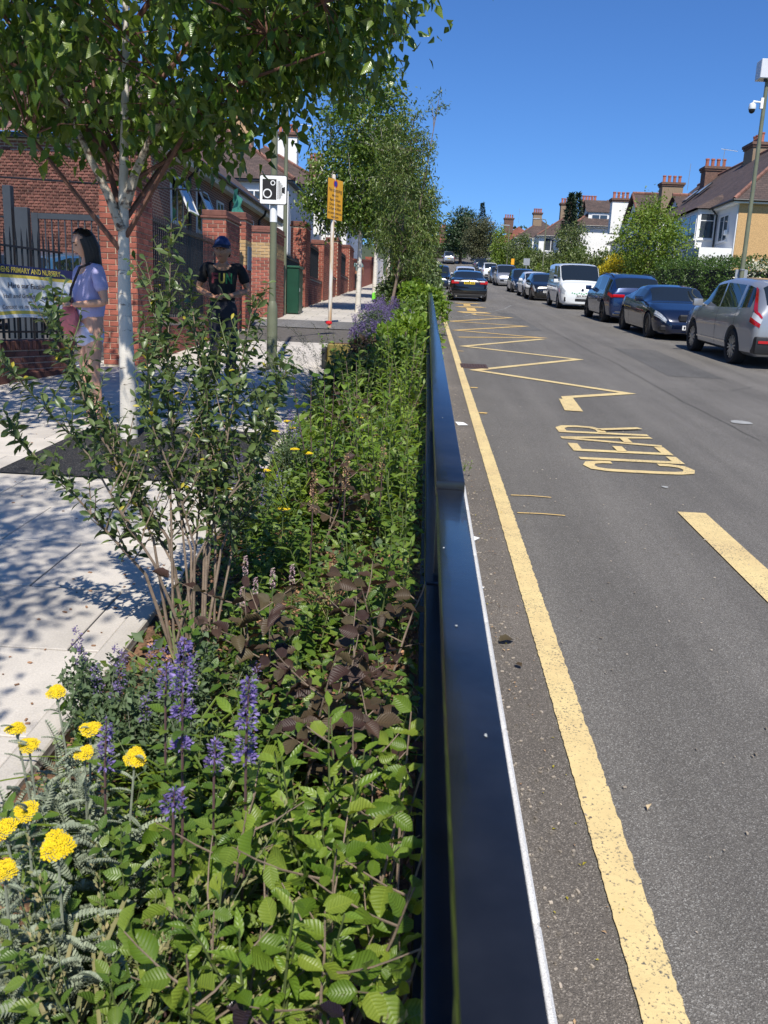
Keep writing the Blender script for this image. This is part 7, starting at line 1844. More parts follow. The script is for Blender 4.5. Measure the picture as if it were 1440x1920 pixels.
# ---- lance leaved green shrubs
gG = 'lance leaved green shrubs along the fence'
herb('green_shrub', 'pale lance leaved shoot standing among the nearest beech whips', 'shrub', -.2, 1.38, gG, MB_GREEN, TL_[0], L_GREEN, M_STEMG, 7, (.42, .58), .4, (.05, .09), .026, 'alt', 150, 50, .004, .2, .1, .6)
herb('green_shrub', 'lance leaved shoot left of the nearest beech whips', 'shrub', -.42, 1.3, gG, MB_MID, TL_[0], L_MID, M_STEMG, 7, (.32, .46), .5, (.045, .08), .026, 'alt', 150, 50, .004, .2, .1, .6)
for x, y, h, lab in ((-.14, 1.75, (.45, .66), 'bright lance leaved shoot between copper and green beech'), (-.03, 3.4, (.5, .75), 'lance leaved green shrub by the rail near the joint'), (0, 4.0, (.65, .95), 'tall lance leaved shrub leaning over the rail beyond the joint'),
                     (-.24, 3.3, (.4, .6), 'lance leaved shrub right of the copper beech'), (-.28, 5.2, (.5, .7), 'lance leaved shrub in the mid bed'), (-.2, 6.6, (.55, .85), 'broad lance leaved shrub against the rail'), (-.55, 5.9, (.4, .6), 'lance leaved shrub left in the mid bed'),
                     (-.05, 5.4, (.5, .75), 'lance leaved shrub tight to the rail'), (-.7, 7.6, (.5, .7), 'lance leaved shrub by the black tree pit'), (-.3, 8.3, (.5, .8), 'lance leaved shrub beyond the mid bed'), (-.05, 9.2, (.6, .85), 'lance leaved shrub by the far rail')):
    herb('green_shrub', lab, 'shrub', x, y, gG, MB_GREEN if rnd.random() < .6 else MB_MID, TL_[0], L_GREEN if y < 4 else L_MID, M_STEMG, 10, h, .45, (.075, .125), .028, 'alt', 190, 50, .004, .2, .1, .6)
# ---- mint leaved perennials filling the gaps
gM = 'mint leaved perennials filling the bed'
spots = [(-.55, 1.62), (-.62, 1.35), (-.75, 1.75), (-.42, 1.85), (-.25, 1.62), (-.55, 2.05), (-.35, 2.5), (-.7, 3.0), (-.42, 3.15), (-.75, 3.9), (-.55, 4.1), (-.2, 2.45), (-.05, 2.5), (-.15, 3.7), (-.6, 4.9), (-.35, 4.7), (-.8, 4.5), (-.1, 4.7), (-.85, 5.3), (-.45, 5.6), (-.7, 6.4), (-.4, 6.9), (-.1, 6.0), (-.9, 6.1), (-.55, 7.6)]
ORD = ['nearest', 'second nearest', 'third nearest', 'fourth nearest', 'fifth nearest', 'sixth nearest', 'seventh nearest', 'eighth nearest', 'ninth nearest', 'tenth nearest', 'eleventh nearest', 'twelfth nearest', 'farthest']
def side_of(x): return 'on the rail side of the bed' if x > -.36 else ('on the paving side of the bed' if x < -.62 else 'down the middle of the bed')
def ordlab(pts, what):
    out = {}
    for sd in sorted(set(side_of(p[0]) for p in pts)):
        for k, p in enumerate(sorted([p for p in pts if side_of(p[0]) == sd], key=lambda p: p[1])): out[p] = '%s, %s %s' % (what, ORD[min(k, 12)], sd)
    return out
OL = ordlab(spots, 'mint leaved dark green clump')
for i, (x, y) in enumerate(spots):
    herb('perennial', OL[(x, y)], 'perennial', x, y, gM, MB_MIDO, TO[0], L_MID, M_STEMG, 11, (.2, .44), .6, (.04, .07) if y < 2.4 else (.05, .09), .03, 'opp', 130 if y < 3 else 60, 66, .0026)
# ---- grey leaved yellow yarrow
def fern(n=15, L=1.0):
    V, F = [], []
    for i in range(n):
        v = (i + .5) / n; w = .12 * math.sin(math.pi * (v * .86 + .1)) + .015; z = -.4 * v * v
        for s in (-1, 1):
            for lift in (0, .06):
                b = len(V); V += [(0, v - .02, z), (s * w * .55, v + .0 + .03, z + lift + .03), (s * w, v + .07, z + lift), (0, v + .025, z)]; F.append((b, b + 1, b + 2, b + 3) if s > 0 else (b + 3, b + 2, b + 1, b))
    b = len(V); V += [(-.012, 0, .004), (.012, 0, .004), (.004, 1, -.4), (-.004, 1, -.4)]; F.append((b, b + 1, b + 2, b + 3))
    return np.array(V), F, [(.5, v[1]) for v in V]
TF = fern(); MF = [leaf_mesh(TF, L_GREY)]
q = MB(); ico = [(0, 0, 1), (.9, 0, .3), (.28, .85, .3), (-.73, .53, .3), (-.73, -.53, .3), (.28, -.85, .3), (0, 0, -.6)]
icf = [(0, 1, 2), (0, 2, 3), (0, 3, 4), (0, 4, 5), (0, 5, 1), (6, 2, 1), (6, 3, 2), (6, 4, 3), (6, 5, 4), (6, 1, 5)]
for i in range(150):
    rr = math.sqrt((i + .5) / 150); a = i * 2.39996; s = rnd.uniform(.0026, .0038); lob = 1 + .12 * math.sin(3 * a + 1); x, y, z = rr * .03 * lob * math.cos(a), rr * .03 * lob * math.sin(a), .009 * (1 - rr * rr) + rnd.uniform(-.0015, .0015)
    q.add([(x + v[0] * s, y + v[1] * s, z + v[2] * s) for v in ico], icf)
q.lathe([(.006, -.016), (.026, -.003), (.028, .002)], 10, 1)
YH = q.mesh('flower_head', [M_YFL, M_STEMGY])
gA = 'grey leaved yarrow with flat yellow flower heads'
for i, (heads, bx, by, lab) in enumerate((
        ([(-.94, 2.07, .5)], -.88, 2.02, 'yarrow with a single yellow head highest against the paving'),
        ([(-.96, 1.88, .5), (-.92, 1.86, .47)], -.9, 1.85, 'yarrow at the paving edge with one full and one half hidden yellow head'),
        ([(-.78, 1.9, .5), (-.76, 1.81, .49)], -.78, 1.83, 'yarrow with two yellow heads one above the other'),
        ([(-.63, 1.79, .5)], -.66, 1.72, 'yarrow with one ragged yellow head nearest the violet spikes'),
        ([(-.79, 1.57, .5), (-.83, 1.55, .47)], -.76, 1.52, 'yarrow at the left edge with a big tilted yellow head'),
        ([(-.68, 1.47, .5)], -.66, 1.42, 'yarrow with the largest yellow head, low on the left'),
        ([(-.75, 1.39, .5)], -.73, 1.36, 'yarrow cut by the left edge of the view'))):
    base = P3(bx, by); t = thing('yarrow', lab, 'flower', base, 0, gA); lv = []
    for (hx, hy, hz) in heads:
        e = Vector((hx, hy, gz(hy) + hz)); pts = [base, base.lerp(e, .5) + Vector((.01, -.01, .03)), e]
        MB().tube([p - base for p in pts], [.0034, .003, .0026], 6).build('stem', M_STEMGY, t, smooth=True)
        o = link('flower_head', YH, t); sc = rnd.uniform(.72, .92) * (1.2 if i == 5 else 1); o.matrix_basis = Matrix.Translation(e - base) @ Matrix.Rotation(rnd.uniform(.1, .6), 4, 'X') @ Matrix.Rotation(rnd.uniform(-.3, .3), 4, 'Y') @ Matrix.Rotation(rnd.uniform(0, 6), 4, 'Z') @ Matrix.Diagonal((sc, sc, sc, 1))
        lv += leaves_on(pts, .15, .03, (.05, .09), 'alt', 50, .3, .6)
    for k in range(90):
        a = rnd.uniform(0, 6.28); b = base + Vector((rnd.uniform(-.09, .09), rnd.uniform(-.09, .09), rnd.uniform(0, .26))); lv.append((b, Vector((math.cos(a), math.sin(a), rnd.uniform(.2, 1.8))), ZV + rvec() * .6, rnd.uniform(.05, .115)))
    place_leaves(t, lv, MF, TF, L_GREY, 90, base)
# ---- violet flower spikes
def spike(L, r, n, lm, sz=.012, gap=0):
    g = np.random.default_rng(int(L * 1000)); v = g.random(n)
    if gap: v = np.where((v > .12) & (v < .24), v - .14, v)
    a = g.random(n) * 6.283; rr = r * (1.0 - .55 * np.clip(v, 0, 1) ** 2) * g.uniform(.5, 1.1, n)
    P = np.stack([rr * np.cos(a), rr * np.sin(a), v * L], 1); D = np.stack([np.cos(a), np.sin(a), g.normal(size=n) * .5 + .3], 1)
    return P, D, g.normal(size=(n, 3)) + np.array([0, 0, 1.]), sz * g.uniform(.6, 1.2, n)
TFL = leaf_tmpl(.5, 2, .3, .1, 'ovate')
def agastache(label, x, y, htop, slen, n=280, r=.0155, group='violet giant hyssop spikes', small=()):
    base = P3(x - .02, y - .04); t = thing('hyssop', label, 'flower', base, 0, group); e = Vector((x, y, gz(y) + htop)); s0 = base.lerp(e, 1 - slen / (e - base).length)
    pts = [base, base.lerp(s0, .5) + Vector((.01, 0, 0)), s0, e]; MB().tube([p - base for p in pts], [.004, .0035, .003, .0015], 6).build('stem', M_STEMP, t, smooth=True)
    P, D, N, Z = spike(slen, r, n, L_PURP, .013, 1); P[:, :2] += ((e - s0) / slen)[0] * 0; ax = (e - s0).normalized(); P = np.array([tuple(s0 - base)]) + P[:, :1] * np.array([[1, 0, 0]]) + P[:, 1:2] * np.array([[0, 1, 0]]) + P[:, 2:] * np.array([tuple(ax)])
    cloud('flower_spike', P, D, N, Z, TFL, [L_PURP, L_PURPD], t, (np.random.default_rng(3).random(len(P)) < .28).astype(int))
    for (f, rr) in small:
        c = base.lerp(e, f); P, D, N, Z = spike(.018, rr, 90, L_PURP, .013); cloud('floret_whorl', P + np.array([tuple(c - base)]), D, N, Z, TFL, L_PURP, t)
    place_leaves(t, leaves_on(pts[:3], .1, .045, (.04, .07), 'opp', 60), MB_MIDO, TO[0], L_MID, 60, base)
agastache('tallest violet hyssop spike, centre left of the bed', -.50, 1.76, .82, .17, small=((.76, .02), (.66, .019)))
agastache('second violet hyssop spike, right of the tallest', -.335, 1.67, .78, .15, small=((.74, .02),))
agastache('small dull violet hyssop bud left of the tallest spike', -.60, 1.95, .66, .08, 120, .014)
agastache('small violet hyssop whorl below the tallest spike', -.45, 1.5, .62, .05, 110, .018)
agastache('dull purple hyssop bud beside the yarrow heads', -.68, 1.75, .62, .12, 130, .012)
agastache('faint violet hyssop bud right of the second spike', -.42, 1.72, .6, .07, 110, .014)
# ---- pale persicaria spikes
for i, (x, y) in enumerate(((-.59, 3.05), (-.53, 3.08), (-.45, 3.05), (-.62, 2.95), (-.66, 3.2))):
    base = P3(x, y - .05); t = thing('persicaria', 'thin pale pink flower spike by the copper beech, %s from the right' % ('third', 'second', 'first', 'fourth', 'last')[i], 'flower', base, 0, 'pale pink flower spikes'); e = P3(x, y, .40 + .03 * (i % 3))
    MB().tube([Vector((0, 0, 0)), e - base], [.003, .002], 5).build('stem', M_STEMG, t); P, D, N, Z = spike(.075, .008, 130, L_PINKW, .007); cloud('flower_spike', P + np.array([tuple(e - base)]), D, N, Z, TFL, L_PINKW, t)
# ---- catmint mounds
def catmint(label, x, y, r, h, n=1500, nf=14, group='catmint mounds', ls=.024, fl=L_PURP, fs=.012, nfl=60):
    base = P3(x, y); t = thing('catmint', label, 'catmint', base, 0, group); g = np.random.default_rng(int(abs(x * 911 + y * 77)))
    q = MB(); tips = []
    for i in range(nf + 14):
        a = rnd.uniform(0, 6.28); rr = r * math.sqrt(rnd.random()); e = Vector((rr * math.cos(a), rr * math.sin(a), h * (1.05 - .45 * (rr / r) ** 2) * rnd.uniform(.75, 1.1))); tips.append(e)
        q.tube([Vector((e.x * .2, e.y * .2, 0)), Vector((e.x * .7, e.y * .7, e.z * .6)), e], [.002, .0018, .001], 4, cap=False)
    stuff(q.build('stems', M_STEMGY, t)); i = g.integers(0, len(tips), n); T = np.array([tuple(v) for v in tips])[i]; v = g.random(n) ** .6
    P = T * np.stack([.25 + .75 * v, .25 + .75 * v, v], 1) + g.normal(size=(n, 3)) * r * .07; P[:, 2] = np.maximum(P[:, 2], .01)
    D = g.normal(size=(n, 3)) + np.array([0, 0, .2]); N = g.normal(size=(n, 3)) * .6 + np.array([0, 0, 1.]); cloud('foliage', P, D, N, ls * g.uniform(.6, 1.3, n), T2, L_NEP, t)
    PP, DD, NN, SS = [], [], [], []
    for e in tips[:nf]:
        P, D, N, Z = spike(.09 * h / .35, .013 * fs / .012, nfl, fl, fs); d = Vector((e.x * .5, e.y * .5, 1 * h)).normalized(); P = np.array([tuple(e)]) + P[:, :1] * [[1, 0, 0]] + P[:, 1:2] * [[0, 1, 0]] + P[:, 2:] * np.array([tuple(d)]); PP.append(P); DD.append(D); NN.append(N); SS.append(Z)
    cloud('flowers', np.concatenate(PP), np.concatenate(DD), np.concatenate(NN), np.concatenate(SS), TFL, [fl, L_PURPD], t, (g.random(nf * nfl) < .4).astype(int)); return t
catmint('catmint mound with dull violet sprays overhanging the paving at left', -1.0, 2.5, .2, .33, 1900, 6, fl=L_PURPD)
catmint('catmint mound behind the yarrow heads', -.82, 2.35, .2, .34, 2100, 4, fl=L_PURPD)
catmint('catmint mound at the foot of the tall shrub', -.68, 2.6, .18, .34, 1800, 5, fl=L_PURPD)
catmint('thin catmint sprigs in front of the second catmint mound', -.6, 2.3, .14, .28, 1100, 2, fl=L_PURPD)
catmint('catmint left of the black tree pit edge', -.95, 4.7, .22, .42, 1500, 14)
catmint('catmint beyond the tree pit', -.9, 6.0, .22, .4, 1500, 12)
for x, y, r, h, lab in ((-1.0, 17.5, .5, .62, 'big violet catmint bank beside the yellow sign post'), (-.6, 18.8, .5, .6, 'violet catmint bank in the middle of the far bed'), (-.9, 21, .55, .65, 'violet catmint bank past the footway strip'), (-.35, 16.2, .4, .55, 'violet catmint by the far rail'), (-.95, 14.6, .3, .5, 'small violet catmint beyond the gold planter')):
    catmint(lab, x, y, r, h, 3600, 75, 'far catmint banks', .05, L_PURPD, .03, 40)
# ---- arching strap leaves
for x, y, lab in ((-.45, 2.35, 'yellow green strap leaved clump below the copper beech'), (-.72, 2.3, 'strap leaved clump behind the tallest violet spike'), (-.42, 2.0, 'strap leaved clump by the second violet spike'), (-.55, 1.95, 'thin strap leaved clump among the violet spikes'), (-.8, 5.6, 'strap leaved clump by the paving edge in the mid bed')):
    base = P3(x, y); t = thing('strap_clump', lab, 'lily clump', base, 0, 'strap leaved clumps'); lv = []
    for k in range(44):
        a = rnd.uniform(0, 6.28); lv.append((base + Vector((math.cos(a), math.sin(a), 0)) * rnd.uniform(0, .05), Vector((math.cos(a) * rnd.uniform(.2, .8), math.sin(a) * rnd.uniform(.2, .8), 1)), Vector((-math.cos(a), -math.sin(a), .6)), rnd.uniform(.22, .38)))
    place_leaves(t, lv, MB_LIL, TS[1], L_LIL, 60, base)
# ---- grass tufts, feathery seed heads
def grass(label, x, y, n, L, lm, group, heads=0, hh=.5, name='grass_tuft'):
    base = P3(x, y); t = thing(name, label, 'grass', base, 0, group); g = np.random.default_rng(int(abs(x * 500 + y * 90)))
    a = g.random(n) * 6.283; k = g.uniform(.15, .8, n); D = np.stack([np.cos(a) * k, np.sin(a) * k, np.ones(n)], 1); P = np.stack([np.cos(a), np.sin(a), np.zeros(n)], 1) * (g.random((n, 1)) * .06)
    cloud('blades', P, D, np.stack([-np.cos(a), -np.sin(a), np.full(n, .5)], 1), L * g.uniform(.5, 1.15, n), TG[1], lm, t)
    if heads:
        q = MB(); PP, DD = [], []
        for i in range(heads):
            b = rnd.uniform(0, 6.28); ln = rnd.uniform(.2, .75); pts = bez(Vector((0, 0, 0)), Vector((math.cos(b) * ln, math.sin(b) * ln, 1)), hh * rnd.uniform(.8, 1.15), Vector((math.cos(b), math.sin(b), -.25)), 6, .03); q.tube(pts, [.0012, .0011, .001, .0009, .0008, .0007, .0005], 4, cap=False)
            for j in range(46):
                p, T = along(pts, rnd.uniform(.6, .999)); d = (T + rvec() * .9).normalized(); PP.append(tuple(p + d * rnd.uniform(0, .022))); DD.append(tuple(d))
        stuff(q.build('seed_stalks', M_STEMG, t)); m_ = len(PP); cloud('seed_heads', PP, DD, g.normal(size=(m_, 3)), .013 * g.uniform(.6, 1.4, m_), TFL, L_STRAW, t)
    return t
for x, y, lab in ((-.62, 1.15, 'feathery seeding grass at the bottom left'), (-.45, 1.12, 'feathery seeding grass left of the nearest beech'), (-.52, .95, 'feathery seeding grass nearest the camera')): grass(lab, x, y, 110, .34, L_STRAW, 'feathery seeding grasses', 14, .66)
TUF = ((-.3, 2.0), (-.55, 1.8), (-.4, 1.6), (-.25, 1.1), (-.6, 2.5), (-.8, 2.8), (-.35, 3.6)); OT = ordlab(TUF, 'straw and green grass tuft on mulch')
for x, y in TUF: grass(OT[(x, y)], x, y, 70, .24, L_STRAW, 'straw coloured grass tufts')
for x, y, lab in ((-1.12, 9.2, 'nearest'), (-1.18, 10.2, 'middle'), (-1.1, 11.0, 'farthest')): grass('airy pale seeding grass by the paving near the lamp post, %s of three' % lab, x, y, 60, .4, L_STRAW, 'airy grasses by the lamp post', 26, 1.0)
for x, y, lab in ((-.75, 5.0, 'nearest'), (-.9, 5.6, 'second nearest'), (-1.0, 6.6, 'third nearest'), (-.85, 7.2, 'farthest')): grass('lime green fine grass clump beside the tree pit, %s of four' % lab, x, y, 170, .3, L_LIL, 'lime grass clumps')
# ---- glossy low shrubs, bottom left
for x, y, lab in ((-.62, 1.02, 'glossy low evergreen in the bottom left corner'), (-.48, 1.0, 'glossy low evergreen right of the corner'), (-.40, 1.12, 'glossy low evergreen under the feathery grass'), (-.56, 1.22, 'glossy low evergreen behind the corner clump'), (-.68, 1.2, 'glossy low evergreen at the left edge')):
    herb('evergreen', lab, 'evergreen', x, y, 'glossy low evergreens', MB_HOL, TO[1], L_HOLLY, M_STEMG, 12, (.2, .36), .6, (.028, .044), .018, 'alt', 170, 60, .003, .1)
# ---- taller mixed stems breaking up the middle of the bed
gT = 'tall mixed stems in the middle of the bed'
for x, y, h, ms, lm, st, lab in ((-.12, 4.9, (.75, 1.05), MB_GREEN, L_GREEN, M_STEMG, 'tall pale lance leaved stems leaning on the rail past the joint'), (-.6, 5.3, (.6, .95), MB_MIDO, L_MID, M_STEMP, 'tall dark stemmed leafy clump in the mid bed'),
        (-.3, 6.1, (.7, 1.0), MB_MID, L_MID, M_STEMB, 'tall brown stemmed clump in the middle of the bed'), (-.08, 7.2, (.8, 1.1), MB_GREEN, L_GREEN, M_STEMG, 'tall bright shoots pressed against the rail'), (-.6, 8.4, (.6, .9), MB_MIDO, L_MID, M_STEMG, 'tall leafy stems left of the mid bed shrub'),
        (-.15, 8.2, (.8, 1.15), MB_GREEN, L_GREEN, M_STEMB, 'highest bright shoots beside the rail'), (-.75, 9.8, (.5, .85), MB_MID, L_MID, M_STEMG, 'leafy stems opposite the lamp post'), (-.4, 10.2, (.7, 1.05), MB_GREEN, L_GREEN, M_STEMG, 'pale leafy stems in the far mid bed')):
    herb('tall_perennial', lab, 'perennial', x, y, gT, ms, TL_[0], lm, st, 8, h, .35, (.06, .115), .034, 'alt', 110, 52, .0045, .25, .12, .6)
woody('copper_beech', 'copper leaved plant beyond the mid bed', 'copper beech', -.55, 7.2, gC, MB_COP, TB[0], L_COPPER, M_STEMB, 2, (.55, .75), .4, 5, (.16, .3), (.05, .08), .04, jit=.42, limit=120)
for x, y, lab in ((-.38, 4.35, 'rusty dock seed stalk left of the rail joint'), (-.2, 4.6, 'rusty dock seed stalk nearer the rail joint'), (-.5, 3.95, 'short rusty seed stalk in the mid bed')):
    base = P3(x, y); t = thing('seed_stalk', lab, 'seed stalk', base, 0, 'rusty seed stalks'); MB().tube([(0, 0, 0), (.01, 0, .4), (.015, .01, .62)], [.004, .003, .0015], 5).build('stem', M_STEMP, t)
    P, D, N, Z = spike(.2, .014, 160, L_DRY, .012); cloud('seeds', P + np.array([[.012, .005, .42]]), D, N, Z, TFL, L_DRY, t)
# ---- small yellow flower heads further back
YF = sorted(((-.48, 6.6), (-.3, 5.0), (-1.02, 5.9), (-.93, 6.05), (-.7, 5.25), (-.8, 5.35), (-.88, 4.75), (-1.0, 6.3), (-.65, 4.0)), key=lambda p: p[1])
for k, (x, y) in enumerate(YF):
    base = P3(x, y); t = thing('yarrow', 'small flat yellow flower head in the mid bed, %s of nine' % (ORD[k] if k < 8 else 'farthest'), 'flower', base, 0, 'mid bed yellow flower heads'); MB().tube([(0, 0, 0), (.01, 0, .4)], [.003, .002], 5).build('stem', M_STEMG, t); o = link('flower_head', YH, t, (.01, 0, .41))
# ---- leafy carpet under it all
def carpet(name, y0, y1, n, z0, z1, ls, lm, seed, x0=-1.1, x1=.05, tm=None):
    g = np.random.default_rng(seed); X = g.uniform(x0, x1, n); Y = g.uniform(y0, y1, n); k = .5 + .5 * np.sin(X * 5 + seed) * np.sin(Y * 2.3 + seed * 2)
    m_ = k > .28; X, Y, k = X[m_], Y[m_], k[m_]; n = len(X); Z = np.array([gz(y) for y in Y]) + .06 + z0 + (z1 - z0) * g.random(n) * k
    D = g.normal(size=(n, 3)) + np.array([0, 0, .35]); N = g.normal(size=(n, 3)) * .6 + np.array([0, 0, 1.])
    o = cloud(name, np.stack([X, Y, Z], 1), D, N, ls * g.uniform(.6, 1.3, n), tm or T2, lm, None); o['kind'] = 'stuff'; return o
carpet('ground_cover', 1.5, 8, 4600, .0, .2, .045, L_MID, 1); carpet('ground_cover', 1.8, 8, 2600, .0, .26, .04, L_GREEN, 4); carpet('ground_cover', 7, 23, 8000, .0, .38, .07, L_MID, 2); carpet('ground_cover', 7, 23, 3500, .05, .4, .07, L_GREEN, 3)
carpet('ground_cover', .7, 2.0, 1100, .0, .12, .035, L_MID, 7); carpet('ground_cover', 2, 8, 1800, .0, .2, .06, L_NEP, 6)
carpet('fallen_leaves', .7, 8, 900, -.045, .0, .05, L_DRY, 9, tm=T2)
carpet('fallen_leaves', .75, 1.7, 260, -.03, .03, .07, L_DRY, 13, -.6, .05, TB[1])
# ---- larger shrubs in the far bed
for i, (x, y, r, h, lm, lab) in enumerate((
        (-.25, 10.6, .42, .75, L_MID, 'dark green shrub by the rail opposite the lamp post'), (-.75, 9.0, .38, .6, LM_SHRUB, 'grey green low shrub beyond the tree pit'), (-.2, 12.6, .45, .85, L_GREEN, 'yellow green shrub by the rail beyond the gold planter'),
        (-.75, 11.2, .36, .6, L_COPPER, 'dark copper shrub in front of the gold planter'), (-.3, 14.6, .45, .8, L_GREEN, 'fresh green shrub near the far end of the rail'), (-.15, 17.6, .5, 1.0, L_MID, 'dark shrub leaning on the far rail'),
        (-.1, 20.5, .6, 1.25, L_GREEN, 'tall green shrub at the end of the rail'), (-.25, 24.5, .8, 1.7, L_TALL, 'tall leafy shrub past the end of the rail'), (-.3, 28.5, .9, 2.0, L_TALL, 'tall leafy shrub behind the end of the fence'), (-.9, 24.5, .6, 1.1, L_TALL, 'mid green shrub below the airy tree'),
        (-.35, 33.5, .9, 2.1, LM_TREE, 'tall shrub hiding the kerb before the navy car'), (-.4, 39, .95, 2.2, L_TALL, 'tall shrub further up the left bed'), (-.45, 46, 1.0, 2.2, LM_TREE, 'farther tall shrub in the left bed'), (-.5, 54, 1.0, 2.1, L_TALL, 'farthest tall shrub in the left bed'), (-1.0, 30, .6, 1.0, LM_SHRUB, 'low bush under the second birch'))):
    bush('bed_shrub', lab, x, y, r, h, lm, 2000, .075 + .0022 * y, zo=.05, cat='shrub', group='shrubs in the far bed', tm=T2N if i % 2 else T2)

# ---- trees on the left pavement
def birch_clusters(g, prof, n, cx=0, cy=0):
    zs, rs = zip(*prof); out = []
    while len(out) < n:
        z = g.uniform(zs[0], zs[-1]); r = np.interp(z, zs, rs)
        if g.random() < (r / max(rs)) ** 1.3:
            a = g.random() * 6.283; k = math.sqrt(g.uniform(.04, 1)); out.append((cx + r * k * math.cos(a), cy + r * k * math.sin(a), z))
    return out
g = np.random.default_rng(12); MBI = Q([T3B, leaf_tmpl(.62, 4, .2, .3, 'birch'), leaf_tmpl(.7, 4, .1, .05, 'birch')], LM_BIRCH)
B1 = (-2.49, 7.13, gz(7.13) + .1)
prof = [(2.35, .7), (2.7, 1.35), (3.1, 2.05), (3.6, 2.5), (4.1, 2.6), (4.6, 2.1), (5.2, 1.0)]
cl = birch_clusters(g, prof, 600)
cl += [(2.1 + .3 * g.random(), -.4 + .8 * g.random(), 3.9 + .5 * g.random()) for _ in range(12)] + [(1.5 + .3 * g.random(), -.5 + g.random(), 3.0 + .3 * g.random()) for _ in range(7)]
t = crown_tree('birch_tree', 'white barked birch with a dense hanging crown at the upper left, beside the woman', B1, 1.95, [(0, 0, 3.9, 2.5, 2.5, 1.5)], LM_BIRCH, 0, 34, .31, .108, .074, 'white birches along the left pavement', T3B, M_BARKT, .45, 12, parts=300, meshes=MBI, clusters=cl, trunk_pts=[(0, 0, -.15), (.0, 0, .5), (-.01, 0, 1.2), (.0, 0, 1.95), (.03, .05, 3.0), (.05, .1, 4.6)], normal_up=.1)
for o in KIDS(t):
    if o.name.startswith('trunk'): o.data.materials[0] = M_BARKW
M_BARKW2 = barkmat('limb_birch_bark', (.52, .46, .38), (.10, .06, .045), (9, 9, 14), (.48, .58))
for pts, rr in (([(-.01, -.02, 1.72), (-.1, -.06, 1.98), (-.22, -.12, 2.25), (-.42, -.2, 2.75), (-.7, -.3, 3.5)], [.045, .036, .026, .016, .008]), ([(.02, -.01, 1.9), (.12, -.05, 2.15), (.26, -.1, 2.4), (.6, -.15, 2.85), (1.1, -.2, 3.4)], [.045, .036, .025, .015, .008]), ([(-.02, 0, 1.85), (-.13, .05, 2.2), (-.22, .08, 2.6), (-.3, .1, 3.2)], [.028, .024, .02, .012])):
    MB().tube(pts, rr, 8).build('branch', M_BARKW2 if rr[0] > .04 else M_BARKT, t, smooth=True)
for pts in ([(-.35, -.17, 2.6), (-.9, -.5, 3.0), (-1.5, -.8, 3.5)], [(.4, -.12, 2.6), (1.1, -.5, 2.75), (1.7, -.7, 2.9)], [(.1, -.05, 2.1), (.45, .1, 2.35), (.9, .2, 2.5)]):
    MB().tube(pts, [.018, .013, .006], 6).build('branch', M_BARKT, t, smooth=True)
# a neighbour in the same row, just out of view beside the camera: its crown dapples the near paving
cl = [c for c in birch_clusters(g, [(2.9, .7), (3.6, 1.4), (4.4, 1.7), (5.4, 1.5), (6.4, .7)], 300) if c[0] < 1.05]
crown_tree('birch_tree', 'birch just out of view at left whose shade dapples the near paving', (-2.35, .25, gz(.25) + .1), 2.2, [(0, 0, 4.5, 1.4, 1.4, 1.6)], LM_BIRCH, 0, 38, .3, .078, .07, 'white birches along the left pavement', T3B, M_BARKW, .45, 8, clusters=cl, normal_up=.1)
gBT = 'white birches along the left pavement'
crown_tree('birch_tree', 'second white birch, behind the yellow sign', (-2.12, 27.5, gz(27.5) + .1), 2.4, [(0, 0, 4.9, 1.5, 1.5, 2.5), (-.5, 0, 3.6, 1.35, 1.3, 1.3)], LM_BIRCH, 330, 56, .42, .12, .085, gBT, T2, M_BARKW, .3, 8, normal_up=.2)
crown_tree('birch_tree', 'third white birch up the pavement, beside the lime green bag', (-2.2, 37.5, gz(37.5) + .1), 2.4, [(0, 0, 4.8, 1.5, 1.5, 2.5)], LM_BIRCH, 210, 50, .45, .14, .1, gBT, T2, M_BARKW, .3, 7, normal_up=.2)
crown_tree('birch_tree', 'fourth white birch up the pavement', (-2.1, 48, gz(48) + .1), 2.4, [(0, 0, 4.6, 1.5, 1.5, 2.3)], LM_BIRCH, 150, 46, .5, .16, .1, gBT, T2, M_BARKW, .3, 6)
crown_tree('birch_tree', 'farthest white birch near the post box', (-1.7, 60, gz(60) + .1), 2.3, [(0, 0, 4.3, 1.3, 1.3, 2.1)], LM_BIRCH, 110, 42, .5, .18, .1, gBT, T2, M_BARKW, .3, 6)
crown_tree('airy_tree', 'tall airy young tree with pale stems and bright leaves rising from the bed', (-1.0, 23.8, gz(23.8) + .05), 1.3, [(.1, 0, 3.0, .75, .8, 1.9), (.3, 0, 4.6, .75, .6, 1.0), (.5, .2, 1.9, .7, .8, .9)], LM_TREE, 240, 34, .28, .12, .05, 'airy young trees in the bed', leaf_tmpl(.3, 2, .2, .3, 'lance'), M_STEMB, .35, 14, spread=.8, lean=(.45, 0), clusters=None)
t = crown_tree('airy_tree', 'thin wand of the airy tree reaching highest to the right', (-.85, 24.2, gz(24.2) + .05), 2.4, [(.9, 0, 5.7, .22, .2, .3), (.6, 0, 4.7, .2, .2, .4)], LM_TREE, 12, 26, .16, .1, .035, 'airy young trees in the bed', leaf_tmpl(.3, 2, .2, .3, 'lance'), M_STEMB, .35, 3, lean=(.95, 0))
crown_tree('airy_tree', 'second airy tree behind the first, over the far bed', (-.7, 31, gz(31) + .05), 1.6, [(.1, 0, 3.2, .9, .9, 2.0)], LM_TREE, 190, 34, .34, .15, .06, 'airy young trees in the bed', leaf_tmpl(.34, 2, .2, .3, 'lance'), M_STEMB, .35, 9)
crown_tree('airy_tree', 'third airy tree far along the bed', (-.7, 42, gz(42) + .05), 1.8, [(.1, 0, 3.3, 1.1, 1.0, 2.0)], LM_TREE, 150, 34, .4, .18, .07, 'airy young trees in the bed', T2N, M_STEMB, .3, 8)

